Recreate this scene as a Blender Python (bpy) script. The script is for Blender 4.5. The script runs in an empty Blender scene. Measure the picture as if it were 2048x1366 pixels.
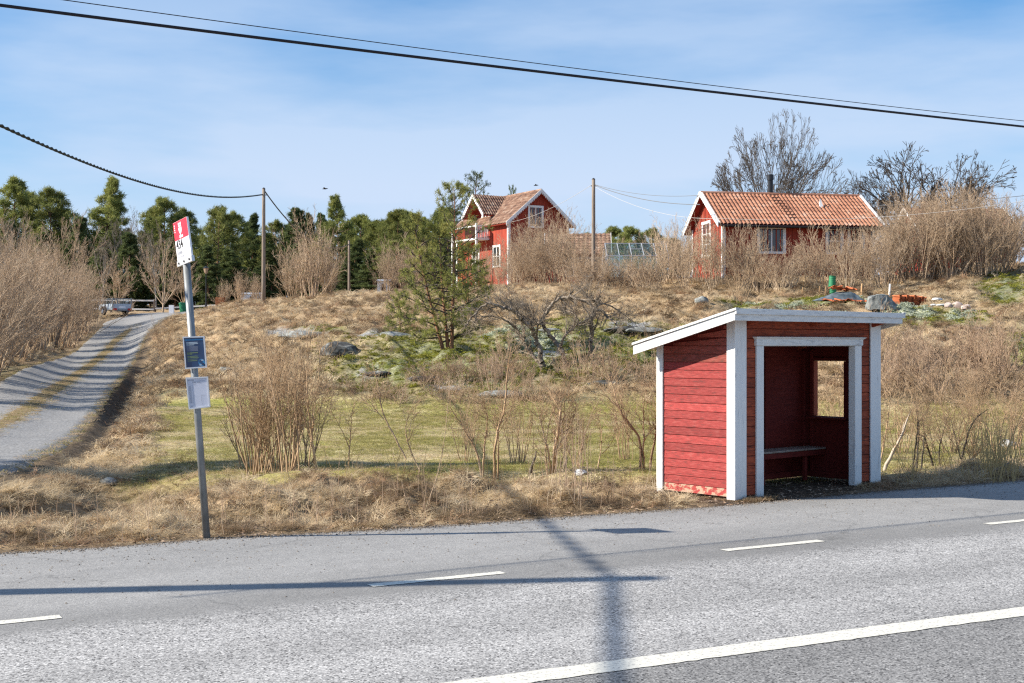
import bpy, bmesh, math, random
import numpy as np
from mathutils import Vector, Matrix

R = math.radians
SC = bpy.context.scene
COL = SC.collection
CAMZ, F, HY = 1.8, 2600.0, 690.0      # eye height, focal length in photo pixels, horizon row

# ------------------------------------------------------------------ camera, light, exposure
cam = bpy.data.cameras.new('camera'); cam_o = bpy.data.objects.new('camera', cam); COL.objects.link(cam_o)
cam_o.location = (0, 0, CAMZ); cam_o.rotation_euler = (R(90), 0, 0)
cam.sensor_width = 36; cam.lens = F / 2048 * 36; cam.shift_y = (HY - 683) / 2048
cam.clip_start = 0.1; cam.clip_end = 3000
SC.camera = cam_o
SUN_EL = 33.0
SUN_DIR = Vector((-math.cos(R(SUN_EL)) * .9930, -math.cos(R(SUN_EL)) * .118, math.sin(R(SUN_EL))))   # towards the sun
sun = bpy.data.lights.new('sun', 'SUN'); sun.energy = 5.0; sun.angle = R(0.5); sun.color = (1, .925, .81)
sun_o = bpy.data.objects.new('sun', sun); COL.objects.link(sun_o)
sun_o.rotation_euler = SUN_DIR.to_track_quat('Z', 'Y').to_euler()
sun_o.location = (-20, -5, 20)
W = bpy.data.worlds.new('World'); SC.world = W; W.use_nodes = True
nt = W.node_tree; nt.nodes.clear()
def wn(t, **k):
    n = nt.nodes.new(t)
    for a, b in k.items(): setattr(n, a, b)
    return n
sky = wn('ShaderNodeTexSky', sky_type='NISHITA', sun_disc=False, sun_elevation=R(SUN_EL), sun_rotation=R(263.3))
sky.air_density = 1.0; sky.dust_density = 0.25; sky.ozone_density = 4.0; sky.altitude = 0
bg = wn('ShaderNodeBackground'); bg.inputs[1].default_value = 0.083
wo = wn('ShaderNodeOutputWorld')
tc = wn('ShaderNodeTexCoord'); mp = wn('ShaderNodeMapping'); mp.inputs['Scale'].default_value = (1, 1, 4.5)
nz = wn('ShaderNodeTexNoise'); nz.inputs['Scale'].default_value = 2.3; nz.inputs['Detail'].default_value = 6; nz.inputs['Roughness'].default_value = .52
mp.inputs['Location'].default_value = (3.1, .7, .0)
rp = wn('ShaderNodeValToRGB'); rp.color_ramp.elements[0].position = .34; rp.color_ramp.elements[1].position = .60
rp.color_ramp.elements[0].color = (0.12, .12, .12, 1); rp.color_ramp.elements[1].color = (.9, .9, .9, 1)
mx = wn('ShaderNodeMix', data_type='RGBA'); mx.inputs[7].default_value = (4.05, 4.95, 6.35, 1)
hs = wn('ShaderNodeHueSaturation'); hs.inputs['Saturation'].default_value = 1.5; hs.inputs['Value'].default_value = 1.0
L = nt.links.new
L(tc.outputs['Generated'], mp.inputs[0]); L(mp.outputs[0], nz.inputs[0]); L(nz.outputs[0], rp.inputs[0])
L(sky.outputs[0], hs.inputs['Color']); L(hs.outputs[0], mx.inputs[6]); sz = wn('ShaderNodeSeparateXYZ'); L(tc.outputs['Generated'], sz.inputs[0])
mz = wn('ShaderNodeMapRange'); mz.inputs[1].default_value = .0; mz.inputs[2].default_value = .26; mz.inputs[3].default_value = .72; mz.inputs[4].default_value = .0; L(sz.outputs[2], mz.inputs[0])
mxx = wn('ShaderNodeMath', operation='MAXIMUM'); ad_ = wn('ShaderNodeMath', operation='MULTIPLY_ADD', use_clamp=True); ad_.inputs[1].default_value = .68
L(rp.outputs[0], ad_.inputs[0]); L(mz.outputs[0], ad_.inputs[2]); L(ad_.outputs[0], mx.inputs[0]); L(mx.outputs[2], bg.inputs[0]); L(bg.outputs[0], wo.inputs[0])
vs = SC.view_settings; vs.view_transform = 'Standard'; vs.look = 'None'; vs.gamma = 1; vs.use_curve_mapping = False
vs.exposure = 0.88
SC.cycles.use_denoising = False; SC.cycles.filter_width = 1.25; SC.cycles.sample_clamp_indirect = 4; SC.cycles.use_adaptive_sampling = False
SC.cycles.max_bounces = 6; SC.cycles.diffuse_bounces = 3; SC.cycles.glossy_bounces = 2; SC.cycles.transparent_max_bounces = 8

# ------------------------------------------------------------------ helpers
def W2(px, py, z):                       # photo pixel + distance -> point
    return np.array([(px - 1024) / F * z, z, CAMZ + (HY - py) / F * z])
def G0(px, py):                          # photo pixel on the level road -> point
    z = CAMZ * F / (py - HY); return np.array([(px - 1024) / F * z, z, 0.0])
def tag(o, label=None, cat=None, group=None, kind=None):
    if label: o['label'] = label
    if cat: o['category'] = cat
    if group: o['group'] = group
    if kind: o['kind'] = kind
    return o
def thing(name, label, cat, loc=(0, 0, 0), rotz=0, group=None):
    o = bpy.data.objects.new(name, None); COL.objects.link(o); o.empty_display_size = .2
    o.location = loc; o.rotation_euler = (0, 0, rotz); return tag(o, label, cat, group)
def link(name, me, parent=None, mat=None, loc=None):
    o = bpy.data.objects.new(name, me); COL.objects.link(o)
    if parent is not None: o.parent = parent
    if loc is not None: o.location = loc
    if mat is not None and len(me.materials) == 0: me.materials.append(mat)
    return o
def dup(root, loc, rotz=0, scale=1, label=None, group=None, name=None):
    r = root.copy(); COL.objects.link(r); r.location = loc; r.rotation_euler = (0, 0, rotz)
    r.scale = scale if hasattr(scale, '__len__') else (scale,) * 3
    if label: r['label'] = label
    if group: r['group'] = group
    elif 'group' in r and group is not None: del r['group']
    for ch in list(root.children):
        c = ch.copy(); COL.objects.link(c); c.parent = r
        for g in list(ch.children):
            d = g.copy(); COL.objects.link(d); d.parent = c
    return r

class MB:
    def __init__(s): s.v = []; s.f = []; s.n = 0
    def add(s, v, f):
        v = np.asarray(v, float); s.v.append(v)
        s.f += [tuple(i + s.n for i in q) for q in f]; s.n += len(v); return s
    def hexa(s, p):                      # 8 corners: bottom ring then top ring
        return s.add(p, [(0, 3, 2, 1), (4, 5, 6, 7), (0, 1, 5, 4), (1, 2, 6, 5), (2, 3, 7, 6), (3, 0, 4, 7)])
    def box(s, x0, x1, y0, y1, z0, z1):
        return s.hexa([(x0, y0, z0), (x1, y0, z0), (x1, y1, z0), (x0, y1, z0), (x0, y0, z1), (x1, y0, z1), (x1, y1, z1), (x0, y1, z1)])
    def obox(s, o, a, b, c):             # corner + three edge vectors
        o, a, b, c = map(np.asarray, (o, a, b, c))
        return s.hexa([o, o + a, o + a + b, o + b, o + c, o + a + c, o + a + b + c, o + b + c])
    def bar(s, p, q, w, h=None, up=(0, 0, 1)):   # rectangular bar from p to q
        h = h or w; p = np.array(p, float); q = np.array(q, float); d = q - p; d /= np.linalg.norm(d)
        u = np.array(up, float); x = np.cross(d, u)
        if np.linalg.norm(x) < 1e-4: x = np.cross(d, (1, 0, 0))
        x /= np.linalg.norm(x); y = np.cross(x, d)
        return s.obox(p - x * w / 2 - y * h / 2, x * w, y * h, q - p)
    def tube(s, pts, r, k=8, cap=True):
        pts = np.asarray(pts, float); n = len(pts); r = np.broadcast_to(np.asarray(r, float), (n,))
        t = np.gradient(pts, axis=0) if n > 2 else np.repeat((pts[1] - pts[0])[None], 2, 0)
        t /= np.linalg.norm(t, axis=1)[:, None]
        ref = np.array([0, 0, 1.0]) if abs(t[0][2]) < .9 else np.array([1.0, 0, 0])
        V = []
        for i in range(n):
            x = np.cross(t[i], ref); x /= np.linalg.norm(x); y = np.cross(x, t[i])
            a = np.arange(k) / k * 2 * math.pi
            V.append(pts[i] + r[i] * (np.cos(a)[:, None] * x + np.sin(a)[:, None] * y))
        f = [(i * k + j, i * k + (j + 1) % k, (i + 1) * k + (j + 1) % k, (i + 1) * k + j) for i in range(n - 1) for j in range(k)]
        if cap: f += [tuple(range(k))[::-1], tuple((n - 1) * k + j for j in range(k))]
        return s.add(np.concatenate(V), f)
    def mesh(s, name='m', mat=None, smooth=False):
        me = bpy.data.meshes.new(name); me.from_pydata(np.concatenate(s.v).tolist(), [], s.f); me.update()
        bm = bmesh.new(); bm.from_mesh(me); bmesh.ops.recalc_face_normals(bm, faces=bm.faces[:]); bm.to_mesh(me); bm.free()
        if mat: me.materials.append(mat)
        if smooth: me.polygons.foreach_set('use_smooth', [True] * len(me.polygons))
        return me
    def build(s, name, mat, parent=None, smooth=False, **k):
        o = link(name, s.mesh(name, mat, smooth), parent); return tag(o, **k)
def cbox(x0, x1, y0, y1, z0, z1, b=.004):   # box with small chamfers
    bm = bmesh.new(); bmesh.ops.create_cube(bm, size=1)
    for v in bm.verts: v.co = Vector(((x0 + x1) / 2 + v.co.x * (x1 - x0), (y0 + y1) / 2 + v.co.y * (y1 - y0), (z0 + z1) / 2 + v.co.z * (z1 - z0)))
    bmesh.ops.bevel(bm, geom=bm.edges[:], offset=b, segments=1, affect='EDGES')
    return bm
def bmobj(name, bm, mat, parent=None, **k):
    me = bpy.data.meshes.new(name); bm.to_mesh(me); bm.free(); me.materials.append(mat)
    return tag(link(name, me, parent), **k)
def fastmesh(name, V, Fa, mat, k=3):      # numpy verts and equal-sized faces
    me = bpy.data.meshes.new(name); V = np.ascontiguousarray(V, np.float32); Fa = np.ascontiguousarray(Fa, np.int32)
    k = Fa.shape[1]
    me.vertices.add(len(V)); me.vertices.foreach_set('co', V.ravel())
    me.loops.add(Fa.size); me.loops.foreach_set('vertex_index', Fa.ravel())
    me.polygons.add(len(Fa)); me.polygons.foreach_set('loop_start', np.arange(0, Fa.size, k, dtype=np.int32))
    me.update(calc_edges=True); me.validate()
    if mat: me.materials.append(mat)
    return me

# value noise
_rs = np.random.RandomState(11); _T = _rs.rand(256, 256)
def vnoise(x, y):
    x = np.asarray(x, float); y = np.asarray(y, float)
    xi = np.floor(x).astype(int); yi = np.floor(y).astype(int); fx = x - xi; fy = y - yi
    fx = fx * fx * (3 - 2 * fx); fy = fy * fy * (3 - 2 * fy)
    g = lambda a, b: _T[a % 256, b % 256]
    return (g(xi, yi) * (1 - fx) + g(xi + 1, yi) * fx) * (1 - fy) + (g(xi, yi + 1) * (1 - fx) + g(xi + 1, yi + 1) * fx) * fy
def fbm(x, y, o=4):
    s = 0; a = .5
    for i in range(o):
        s = s + a * vnoise(x * 2 ** i + 17.3 * i, y * 2 ** i + 5.1 * i); a *= .5
    return s
def sst(a, b, x):
    t = np.clip((np.asarray(x, float) - a) / (b - a), 0, 1); return t * t * (3 - 2 * t)

# ------------------------------------------------------------------ materials
def mat(name, base, rough=.8, metal=0, spec=.3):
    m = bpy.data.materials.new(name); m.use_nodes = True; b = m.node_tree.nodes['Principled BSDF']
    b.inputs['Base Color'].default_value = (*base, 1); b.inputs['Roughness'].default_value = rough
    b.inputs['Metallic'].default_value = metal; b.inputs['Specular IOR Level'].default_value = spec
    return m
def nodes(m):
    t = m.node_tree; N = t.nodes; Lk = t.links.new
    return t, N, Lk, N['Principled BSDF']
def noise_mat(name, cols, scale=8, stretch=(1, 1, 1), detail=5, rough=.8, bump=.0, bscale=None, rnd=.0, pos=(.3, .7), coord='Object', metal=0, spec=.3, dist=.01, rot=(0, 0, 0)):
    m = mat(name, cols[0], rough, metal, spec); t, N, Lk, b = nodes(m)
    tc = N.new('ShaderNodeTexCoord'); mp = N.new('ShaderNodeMapping'); mp.inputs['Scale'].default_value = stretch; mp.inputs['Rotation'].default_value = rot
    nz = N.new('ShaderNodeTexNoise'); nz.inputs['Scale'].default_value = scale; nz.inputs['Detail'].default_value = detail; nz.inputs['Roughness'].default_value = .6
    oi = N.new('ShaderNodeObjectInfo')
    add = N.new('ShaderNodeVectorMath'); add.operation = 'MULTIPLY_ADD'
    cx = N.new('ShaderNodeCombineXYZ'); Lk(oi.outputs['Random'], cx.inputs[0]); Lk(oi.outputs['Random'], cx.inputs[1]); Lk(oi.outputs['Random'], cx.inputs[2])
    add.inputs[1].default_value = (37, 53, 71); Lk(cx.outputs[0], add.inputs[0]); Lk(tc.outputs[coord], add.inputs[2])
    Lk(add.outputs[0], mp.inputs[0]); Lk(mp.outputs[0], nz.inputs[0])
    r = N.new('ShaderNodeValToRGB'); e = r.color_ramp.elements
    n = len(cols)
    while len(e) < n: e.new(.5)
    for i, c in enumerate(cols):
        e[i].position = pos[0] + (pos[1] - pos[0]) * i / (n - 1); e[i].color = (*c, 1)
    Lk(nz.outputs[0], r.inputs[0])
    out = r.outputs[0]
    if rnd:
        h = N.new('ShaderNodeHueSaturation'); mr = N.new('ShaderNodeMapRange'); mr.inputs[3].default_value = 1 - rnd; mr.inputs[4].default_value = 1 + rnd
        Lk(oi.outputs['Random'], mr.inputs[0]); Lk(mr.outputs[0], h.inputs['Value']); Lk(out, h.inputs['Color']); out = h.outputs[0]
    Lk(out, b.inputs['Base Color'])
    if bump:
        bp = N.new('ShaderNodeBump'); bp.inputs['Strength'].default_value = bump; bp.inputs['Distance'].default_value = dist
        if bscale:
            n2 = N.new('ShaderNodeTexNoise'); n2.inputs['Scale'].default_value = bscale; n2.inputs['Detail'].default_value = 4; Lk(mp.outputs[0], n2.inputs[0]); Lk(n2.outputs[0], bp.inputs['Height'])
        else: Lk(nz.outputs[0], bp.inputs['Height'])
        Lk(bp.outputs[0], b.inputs['Normal'])
    return m

M = {}
M['red_side'] = noise_mat('red_side', [(.17, .04, .035), (.28, .038, .034), (.32, .047, .042), (.34, .075, .065)], 5, (2, 2, 14), 8, .75, .5, 40, .24, (.36, .64))
M['red_front'] = noise_mat('red_front', [(.13, .035, .02), (.30, .055, .022), (.36, .085, .035)], 5, (1.5, 2, 14), 8, .75, .5, 40, .20, (.36, .64))
M['red_side_top'] = noise_mat('red_side_top', [(.16, .06, .045), (.30, .06, .04), (.36, .10, .08)], 6, (2, 2, 14), 8, .75, .5, 40, .24, (.36, .64))
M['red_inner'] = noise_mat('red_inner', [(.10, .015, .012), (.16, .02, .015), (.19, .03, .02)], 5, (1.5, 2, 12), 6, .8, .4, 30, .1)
M['peeling'] = noise_mat('peeling', [(.34, .05, .045), (.36, .055, .05), (.36, .19, .13), (.42, .28, .20)], 11, (1, 1, 1.6), 6, .8, .5, 40, .05, (.42, .52))
M['white_wood'] = noise_mat('white_wood', [(.36, .355, .34), (.60, .605, .60), (.72, .72, .70)], 5, (5, 5, 1), 8, .6, .35, 30, .03, (.24, .44))
M['white_wood_x'] = noise_mat('white_wood_x', [(.34, .335, .32), (.56, .565, .56), (.70, .70, .68)], 5, (1, 6, 6), 8, .6, .35, 30, .03, (.26, .5))
M['white'] = noise_mat('white', [(.70, .70, .68), (.80, .80, .79)], 3, (1, 1, 1), 3, .6, 0)
M['rust_dark'] = mat('rust_dark', (.06, .02, .015), .8)
M['bench'] = noise_mat('bench', [(.22, .16, .12), (.36, .29, .24), (.42, .36, .32)], 6, (1, 8, 8), 6, .7, .3, 30)
M['felt'] = noise_mat('felt', [(.05, .05, .05), (.10, .10, .095)], 20, rough=.9)
M['galv'] = noise_mat('galv', [(.17, .178, .18), (.24, .25, .25), (.30, .31, .315)], 9, (1, 1, .6), 5, .45, .05, 60, 0, (.3, .7), metal=.35)
M['alu'] = noise_mat('alu', [(.55, .56, .58), (.66, .67, .69)], 6, rough=.4, metal=.4)
M['sl_red'] = noise_mat('sign_red', [(.72, .018, .045), (.78, .025, .055)], 4, rough=.35, spec=.5)
M['sign_white'] = noise_mat('sign_white', [(.78, .78, .80), (.83, .83, .85)], 4, rough=.35, spec=.5)
M['paper'] = noise_mat('paper', [(.50, .52, .60), (.56, .58, .66)], 6, rough=.3, spec=.6)
M['navy'] = noise_mat('navy', [(.006, .022, .07), (.012, .04, .11), (.02, .06, .14)], 6, rough=.25, spec=.6)
M['ink'] = mat('ink', (.02, .02, .025), .6)
M['ink_grey'] = mat('ink_grey', (.22, .24, .30), .6)
M['print_green'] = mat('print_green', (.16, .22, .10), .5)
M['print_blue'] = mat('print_blue', (.05, .22, .42), .5)
M['print_pale'] = mat('print_pale', (.35, .42, .48), .5)
M['pole_wood'] = noise_mat('pole_wood', [(.17, .13, .10), (.25, .20, .155), (.31, .26, .21)], 5, (6, 6, .5), 7, .85, .5, 20, 0, (.3, .7))
M['cable_black'] = mat('cable_black', (.015, .014, .02), .5)
M['cable_green'] = mat('cable_green', (.02, .028, .022), .6)
M['cable_white'] = mat('cable_white', (.48, .46, .43), .5)
M['cable_grey'] = mat('cable_grey', (.16, .17, .18), .5)
M['house_red'] = noise_mat('house_red', [(.22, .035, .02), (.31, .045, .025), (.36, .065, .035)], 1.5, (3, 3, .6), 6, .85, .2, 20, 0, (.3, .7))
M['house_red_b'] = noise_mat('house_red_b', [(.20, .025, .015), (.27, .032, .02)], 1.5, (3, 3, .6), 6, .85)
M['tile_orange'] = noise_mat('tile_orange', [(.18, .08, .052), (.33, .145, .085), (.40, .195, .12), (.43, .30, .235)], 1.4, (1, 1, 1), 7, .8, .2, 30, 0, (.28, .74))
M['tile_mossy'] = noise_mat('tile_mossy', [(.07, .055, .045), (.20, .11, .075), (.30, .18, .12), (.45, .36, .28)], 2.2, (1, 1, 1), 8, .85, .2, 30, 0, (.3, .7))
M['tile_brown'] = noise_mat('tile_brown', [(.20, .09, .06), (.28, .14, .09)], 2, rough=.85)
M['tile_new'] = noise_mat('tile_new', [(.42, .11, .04), (.55, .17, .07)], 5, rough=.8, rnd=.12)
M['brick'] = noise_mat('chimney_brick', [(.16, .09, .06), (.24, .14, .10)], 9, rough=.9)
M['black_metal'] = noise_mat('black_metal', [(.012, .014, .018), (.03, .032, .036)], 6, rough=.4)
M['gutter'] = mat('gutter', (.02, .015, .015), .5)
M['plinth'] = noise_mat('plinth', [(.20, .19, .18), (.32, .31, .29)], 5, rough=.9)
M['dark_wood'] = noise_mat('dark_wood', [(.035, .02, .014), (.075, .04, .028)], 5, (1, 1, 6), 5, .85)
M['curtain'] = noise_mat('curtain', [(.35, .34, .32), (.55, .54, .52)], 14, (1, 1, .2), 3, .9)
M['warm_wood'] = noise_mat('warm_wood', [(.34, .20, .10), (.46, .30, .16)], 6, rough=.8)
M['tarp'] = noise_mat('tarp', [(.035, .05, .06), (.09, .115, .13), (.17, .20, .22)], 4, rough=.4, spec=.5, bump=.5)
M['stone_grey'] = noise_mat('stone_grey', [(.10, .105, .10), (.20, .21, .20), (.36, .37, .35)], 5, (1, 1, 1), 8, .9, .6, 16, .1, (.3, .7), dist=.02)
M['stone_dark'] = noise_mat('stone_dark', [(.025, .026, .025), (.07, .07, .066), (.30, .31, .29)], 3.6, (1, 1, 1), 8, .9, .6, 16, .1, (.36, .66), dist=.02)
M['stone_pink'] = noise_mat('stone_pink', [(.36, .27, .23), (.52, .43, .38)], 6, rough=.9, bump=.4, rnd=.1)
M['stone_white'] = noise_mat('stone_white', [(.42, .42, .41), (.62, .62, .60)], 6, rough=.9, bump=.4, rnd=.1)
M['twig'] = noise_mat('twig', [(.26, .185, .12), (.44, .325, .22), (.56, .44, .31)], 1.3, (1, 1, 1), 4, .85, 0, None, .14, (.3, .7), spec=.15)
M['twig_warm'] = noise_mat('twig_warm', [(.22, .14, .08), (.42, .29, .175), (.58, .43, .28)], 1.6, (1, 1, 1), 4, .85, 0, None, .14, (.3, .7), spec=.15)
M['twig_pale'] = noise_mat('twig_pale', [(.30, .22, .145), (.50, .385, .265), (.64, .52, .375)], 1.6, (1, 1, 1), 4, .85, 0, None, .14, (.3, .7), spec=.15)
M['twig_red'] = noise_mat('twig_red', [(.24, .16, .11), (.42, .295, .20), (.56, .43, .30)], 1.6, (1, 1, 1), 4, .85, 0, None, .12, (.3, .7), spec=.15)
M['bark_grey'] = noise_mat('bark_grey', [(.10, .08, .06), (.23, .185, .14), (.38, .32, .25)], 6, (1, 1, .5), 7, .9, .5, 20, .08, (.32, .68))
M['bark_mid'] = noise_mat('bark_mid', [(.07, .058, .048), (.15, .125, .10)], 6, (1, 1, .5), 6, .9)
M['bark_dark'] = noise_mat('bark_dark', [(.045, .038, .032), (.10, .082, .068)], 6, (1, 1, .5), 6, .9, .4, 20, .08)
M['bark_pine'] = noise_mat('bark_pine', [(.09, .055, .04), (.26, .13, .07), (.33, .19, .11)], 2, (1, 1, .4), 6, .9, .4, 20, .1)
M['bark_birch'] = noise_mat('bark_birch', [(.10, .09, .08), (.30, .28, .25), (.45, .43, .40)], 4, (1, 1, 3), 5, .8, 0, None, .1)
M['glass_dark'] = mat('glass_dark', (.03, .035, .04), .08, 0, .8)
gl = mat('glass_clear', (.85, .93, .92), .03); _t, _N, _L, _b = nodes(gl)
_b.inputs['Transmission Weight'].default_value = 0
_tr = _N.new('ShaderNodeBsdfTransparent'); _tr.inputs[0].default_value = (.86, .93, .92, 1); _gs = _N.new('ShaderNodeBsdfGlossy'); _gs.inputs['Roughness'].default_value = .05
_mx = _N.new('ShaderNodeMixShader'); _mx.inputs[0].default_value = .09; _L(_tr.outputs[0], _mx.inputs[1]); _L(_gs.outputs[0], _mx.inputs[2]); _L(_mx.outputs[0], _N['Material Output'].inputs[0])
M['glass_clear'] = gl
def plastic(n, c, r=.4): return noise_mat(n, [tuple(x * .8 for x in c), c], 5, rough=r, spec=.5)
M['green_net'] = plastic('green_net', (.02, .22, .09), .6)
M['trailer'] = noise_mat('trailer', [(.34, .40, .46), (.48, .55, .62)], 4, rough=.5, metal=.2)
M['tyre'] = mat('tyre', (.02, .02, .02), .8)
M['lamp_red'] = mat('lamp_red', (.45, .02, .015), .35)
M['amber'] = mat('lantern_glass', (.36, .25, .17), .3)
M['rust'] = noise_mat('rust', [(.28, .10, .04), (.40, .17, .08)], 5)
M['grey_plastic'] = plastic('grey_plastic', (.08, .085, .10), .5)

def foliage_mat(name, cols, rnd=.2):
    m = noise_mat(name, cols, 1.2, (1, 1, 1), 3, .65, 0, None, rnd, (.3, .7), spec=.25)
    t, N, Lk, b = nodes(m)
    tr = N.new('ShaderNodeBsdfTranslucent'); mx = N.new('ShaderNodeMixShader'); mx.inputs[0].default_value = .35
    src = b.inputs['Base Color'].links[0].from_socket
    Lk(src, tr.inputs[0]); Lk(b.outputs[0], mx.inputs[1]); Lk(tr.outputs[0], mx.inputs[2]); Lk(mx.outputs[0], N['Material Output'].inputs[0])
    return m
M['needles'] = foliage_mat('needles', [(.14, .165, .05), (.22, .24, .065), (.32, .31, .09)])
M['needles_dark'] = foliage_mat('needles_dark', [(.075, .105, .04), (.125, .16, .055), (.18, .20, .07)])
M['needles_yellow'] = foliage_mat('needles_yellow', [(.14, .16, .04), (.25, .26, .07), (.36, .33, .10)])
M['straw'] = foliage_mat('straw', [(.30, .21, .12), (.48, .36, .22), (.62, .50, .33)], .25)
M['straw_red'] = foliage_mat('straw_red', [(.24, .14, .08), (.40, .26, .155)], .25)
M['grass'] = foliage_mat('grass', [(.17, .165, .045), (.30, .27, .08), (.44, .37, .17)], .3)
M['reed'] = foliage_mat('reed', [(.42, .30, .13), (.56, .42, .20)], .15)
M['moss'] = foliage_mat('moss', [(.09, .095, .015), (.21, .21, .03), (.34, .32, .05)], .3)
M['lichen'] = foliage_mat('lichen', [(.34, .37, .26), (.52, .55, .42)], .15)

# ------------------------------------------------------------------ terrain
EDGE = [G0(*p) for p in [(0, 1108), (200, 1097), (430, 1078), (750, 1062), (1000, 1045), (1250, 1027), (1465, 1012), (1620, 997), (1750, 985), (1900, 973), (2048, 962)]]
ex = np.array([e[0] for e in EDGE]); ey = np.array([e[1] for e in EDGE])
ex = np.concatenate([[-200, -40, -12], ex, [14, 60, 300]]); ey = np.concatenate([[ey[0] - (200 - 4.8) * .5, ey[0] - 35.2 * .5, ey[0] - 7.2 * .47], ey, [ey[-1] + 7.3 * .55, ey[-1] + 53.3 * .56, ey[-1] + 293 * .56]])
def edgeY(x): return np.interp(x, ex, ey)
PROF = {
 -250: [(30, .4), (45, 1.3), (65, 2.2), (92, 3.8), (120, 5.2)],
 0:    [(16, 0), (26, .12), (32, .26), (40, .78), (60, 2.0), (92, 3.9), (120, 5.2)],
 150:  [(16, 0), (25, .02), (33, .14), (42, .42), (50, .66), (68, 1.54), (84, 3.1), (93, 3.95), (105, 4.4), (120, 5.2)],
 250:  [(16, 0), (28, .05), (38, .28), (48, .52), (66, 1.52), (84, 3.1), (92, 4.0), (105, 4.5), (120, 5.5)],
 350:  [(16, 0), (32, .05), (38, .55), (52, 1.65), (66, 2.75), (88, 3.95), (105, 4.5), (120, 5.5)],
 500:  [(16, 0), (33, .08), (42, 1.05), (52, 2.25), (65, 3.6), (75, 4.2), (100, 4.9), (120, 5.5)],
 800:  [(16, 0), (32, .1), (35, .6), (42, 1.64), (50, 2.6), (60, 3.7), (68, 4.35), (95, 5.7), (120, 5.9)],
 1100: [(16, 0), (32, .1), (35, .84), (40, 1.66), (46, 2.55), (54, 3.75), (60, 4.35), (95, 6.0), (120, 6.1)],
 1400: [(16, 0), (32, .1), (39, 1.7), (45, 2.7), (50, 3.45), (55, 4.2), (59, 4.65), (70, 4.95), (120, 5.9)],
 1700: [(17, 0), (30, .1), (36, 1.6), (43, 2.6), (48, 3.3), (53, 3.9), (60, 4.7), (70, 5.1), (120, 5.9)],
 2048: [(18, 0), (30, .25), (38, 1.65), (46, 3.05), (54, 4.5), (62, 5.5), (75, 6.2), (120, 6.4)],
 2350: [(20, 0), (30, .5), (38, 1.9), (46, 3.3), (54, 4.8), (62, 5.8), (75, 6.5), (120, 6.6)],
}
YS = np.arange(0, 140.01, .5); KS = np.array(sorted(PROF)); TAB = []
for k in KS:
    p = PROF[k]; z = np.interp(YS, [0] + [a for a, _ in p] + [140], [0] + [b for _, b in p] + [p[-1][1] + .4])
    ker = np.exp(-np.linspace(-2, 2, 9) ** 2); ker /= ker.sum(); zp = np.pad(z, 4, 'edge'); z = np.convolve(zp, ker, 'valid'); TAB.append(z)
TAB = np.array(TAB)
def base_h(X, Y):
    X = np.asarray(X, float); Y = np.asarray(Y, float); Yc = np.clip(Y, .5, 139.9)
    px = np.clip(1024 + F * X / np.maximum(Y, 3), KS[0], KS[-1] - .01)
    i = np.clip(np.searchsorted(KS, px, 'right') - 1, 0, len(KS) - 2); t = (px - KS[i]) / (KS[i + 1] - KS[i]); t = t * t * (3 - 2 * t) * .6 + t * .4
    j = np.clip((Yc / .5).astype(int), 0, len(YS) - 2); u = Yc / .5 - j
    a = TAB[i, j] * (1 - u) + TAB[i, j + 1] * u; b = TAB[i + 1, j] * (1 - u) + TAB[i + 1, j + 1] * u
    z = a * (1 - t) + b * t
    return z + np.clip(Y - 140, 0, 600) * .012
# driveway centre line (right edge, left edge pairs from the plan)
def terr_pt(px, Y): x = (px - 1024) / F * Y; return np.array([x, Y, float(base_h(x, Y))])
DRV = [(-1300, 11.8, 2.5), (-900, 12.4, 2.4), (-520, 15, 2.3), (-250, 19, 2.2), (-70, 23, 1.75), (20, 28, 1.62), (75, 34, 1.6), (118, 41, 1.6), (158, 50, 1.7), (200, 60, 1.75), (226, 70, 1.75), (262, 80, 2.0), (300, 87, 3.0), (360, 91.5, 3.6), (440, 93, 3.4)]
DC = np.array([((p - 1024) / F * y, y) for p, y, _ in DRV]); DW = np.array([w for *_, w in DRV])
def dense(P, Wd, n=220):
    s = np.concatenate([[0], np.cumsum(np.linalg.norm(np.diff(P, axis=0), axis=1))]); t = np.linspace(0, s[-1], n)
    Q = np.stack([np.interp(t, s, P[:, i]) for i in range(2)], 1); w = np.interp(t, s, Wd)
    for _ in range(14):
        Q[1:-1] = (Q[:-2] + Q[1:-1] * 2 + Q[2:]) / 4
    return Q, w, t
DQ, DWq, DT = dense(DC, DW)
def drive_d(X, Y):                       # distance to the driveway border (negative inside), and signed side coordinate
    X = np.asarray(X, float); Y = np.asarray(Y, float); sh = X.shape; P = np.stack([X.ravel(), Y.ravel()], 1)
    out = np.empty(len(P)); c = 20000
    for i in range(0, len(P), c):
        d = np.linalg.norm(P[i:i + c, None] - DQ[None, ::2], axis=2) - DWq[None, ::2]; out[i:i + c] = d.min(1)
    return out.reshape(sh)
DITCH = np.array([(-7.4, 10.9), (-6.2, 12.6), (-5.4, 14.4), (-4.85, 16.0), (-5.5, 18.4), (-7.5, 23), (-8.9, 29), (-10.3, 34), (-12.2, 41), (-14.2, 50), (-16.0, 60)])
DITD = np.array([.45, .62, .74, .62, .12, .05, .10, .26, .34, .34, .15])
def seg_d(X, Y, P, V):
    best = np.full(np.shape(X), 99.); val = np.zeros(np.shape(X))
    for (a, b, va, vb) in zip(P[:-1], P[1:], V[:-1], V[1:]):
        d = b - a; t = np.clip(((X - a[0]) * d[0] + (Y - a[1]) * d[1]) / (d @ d), 0, 1)
        r = np.hypot(X - a[0] - t * d[0], Y - a[1] - t * d[1]); m = r < best
        best = np.where(m, r, best); val = np.where(m, va + (vb - va) * t, val)
    return best, val
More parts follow.
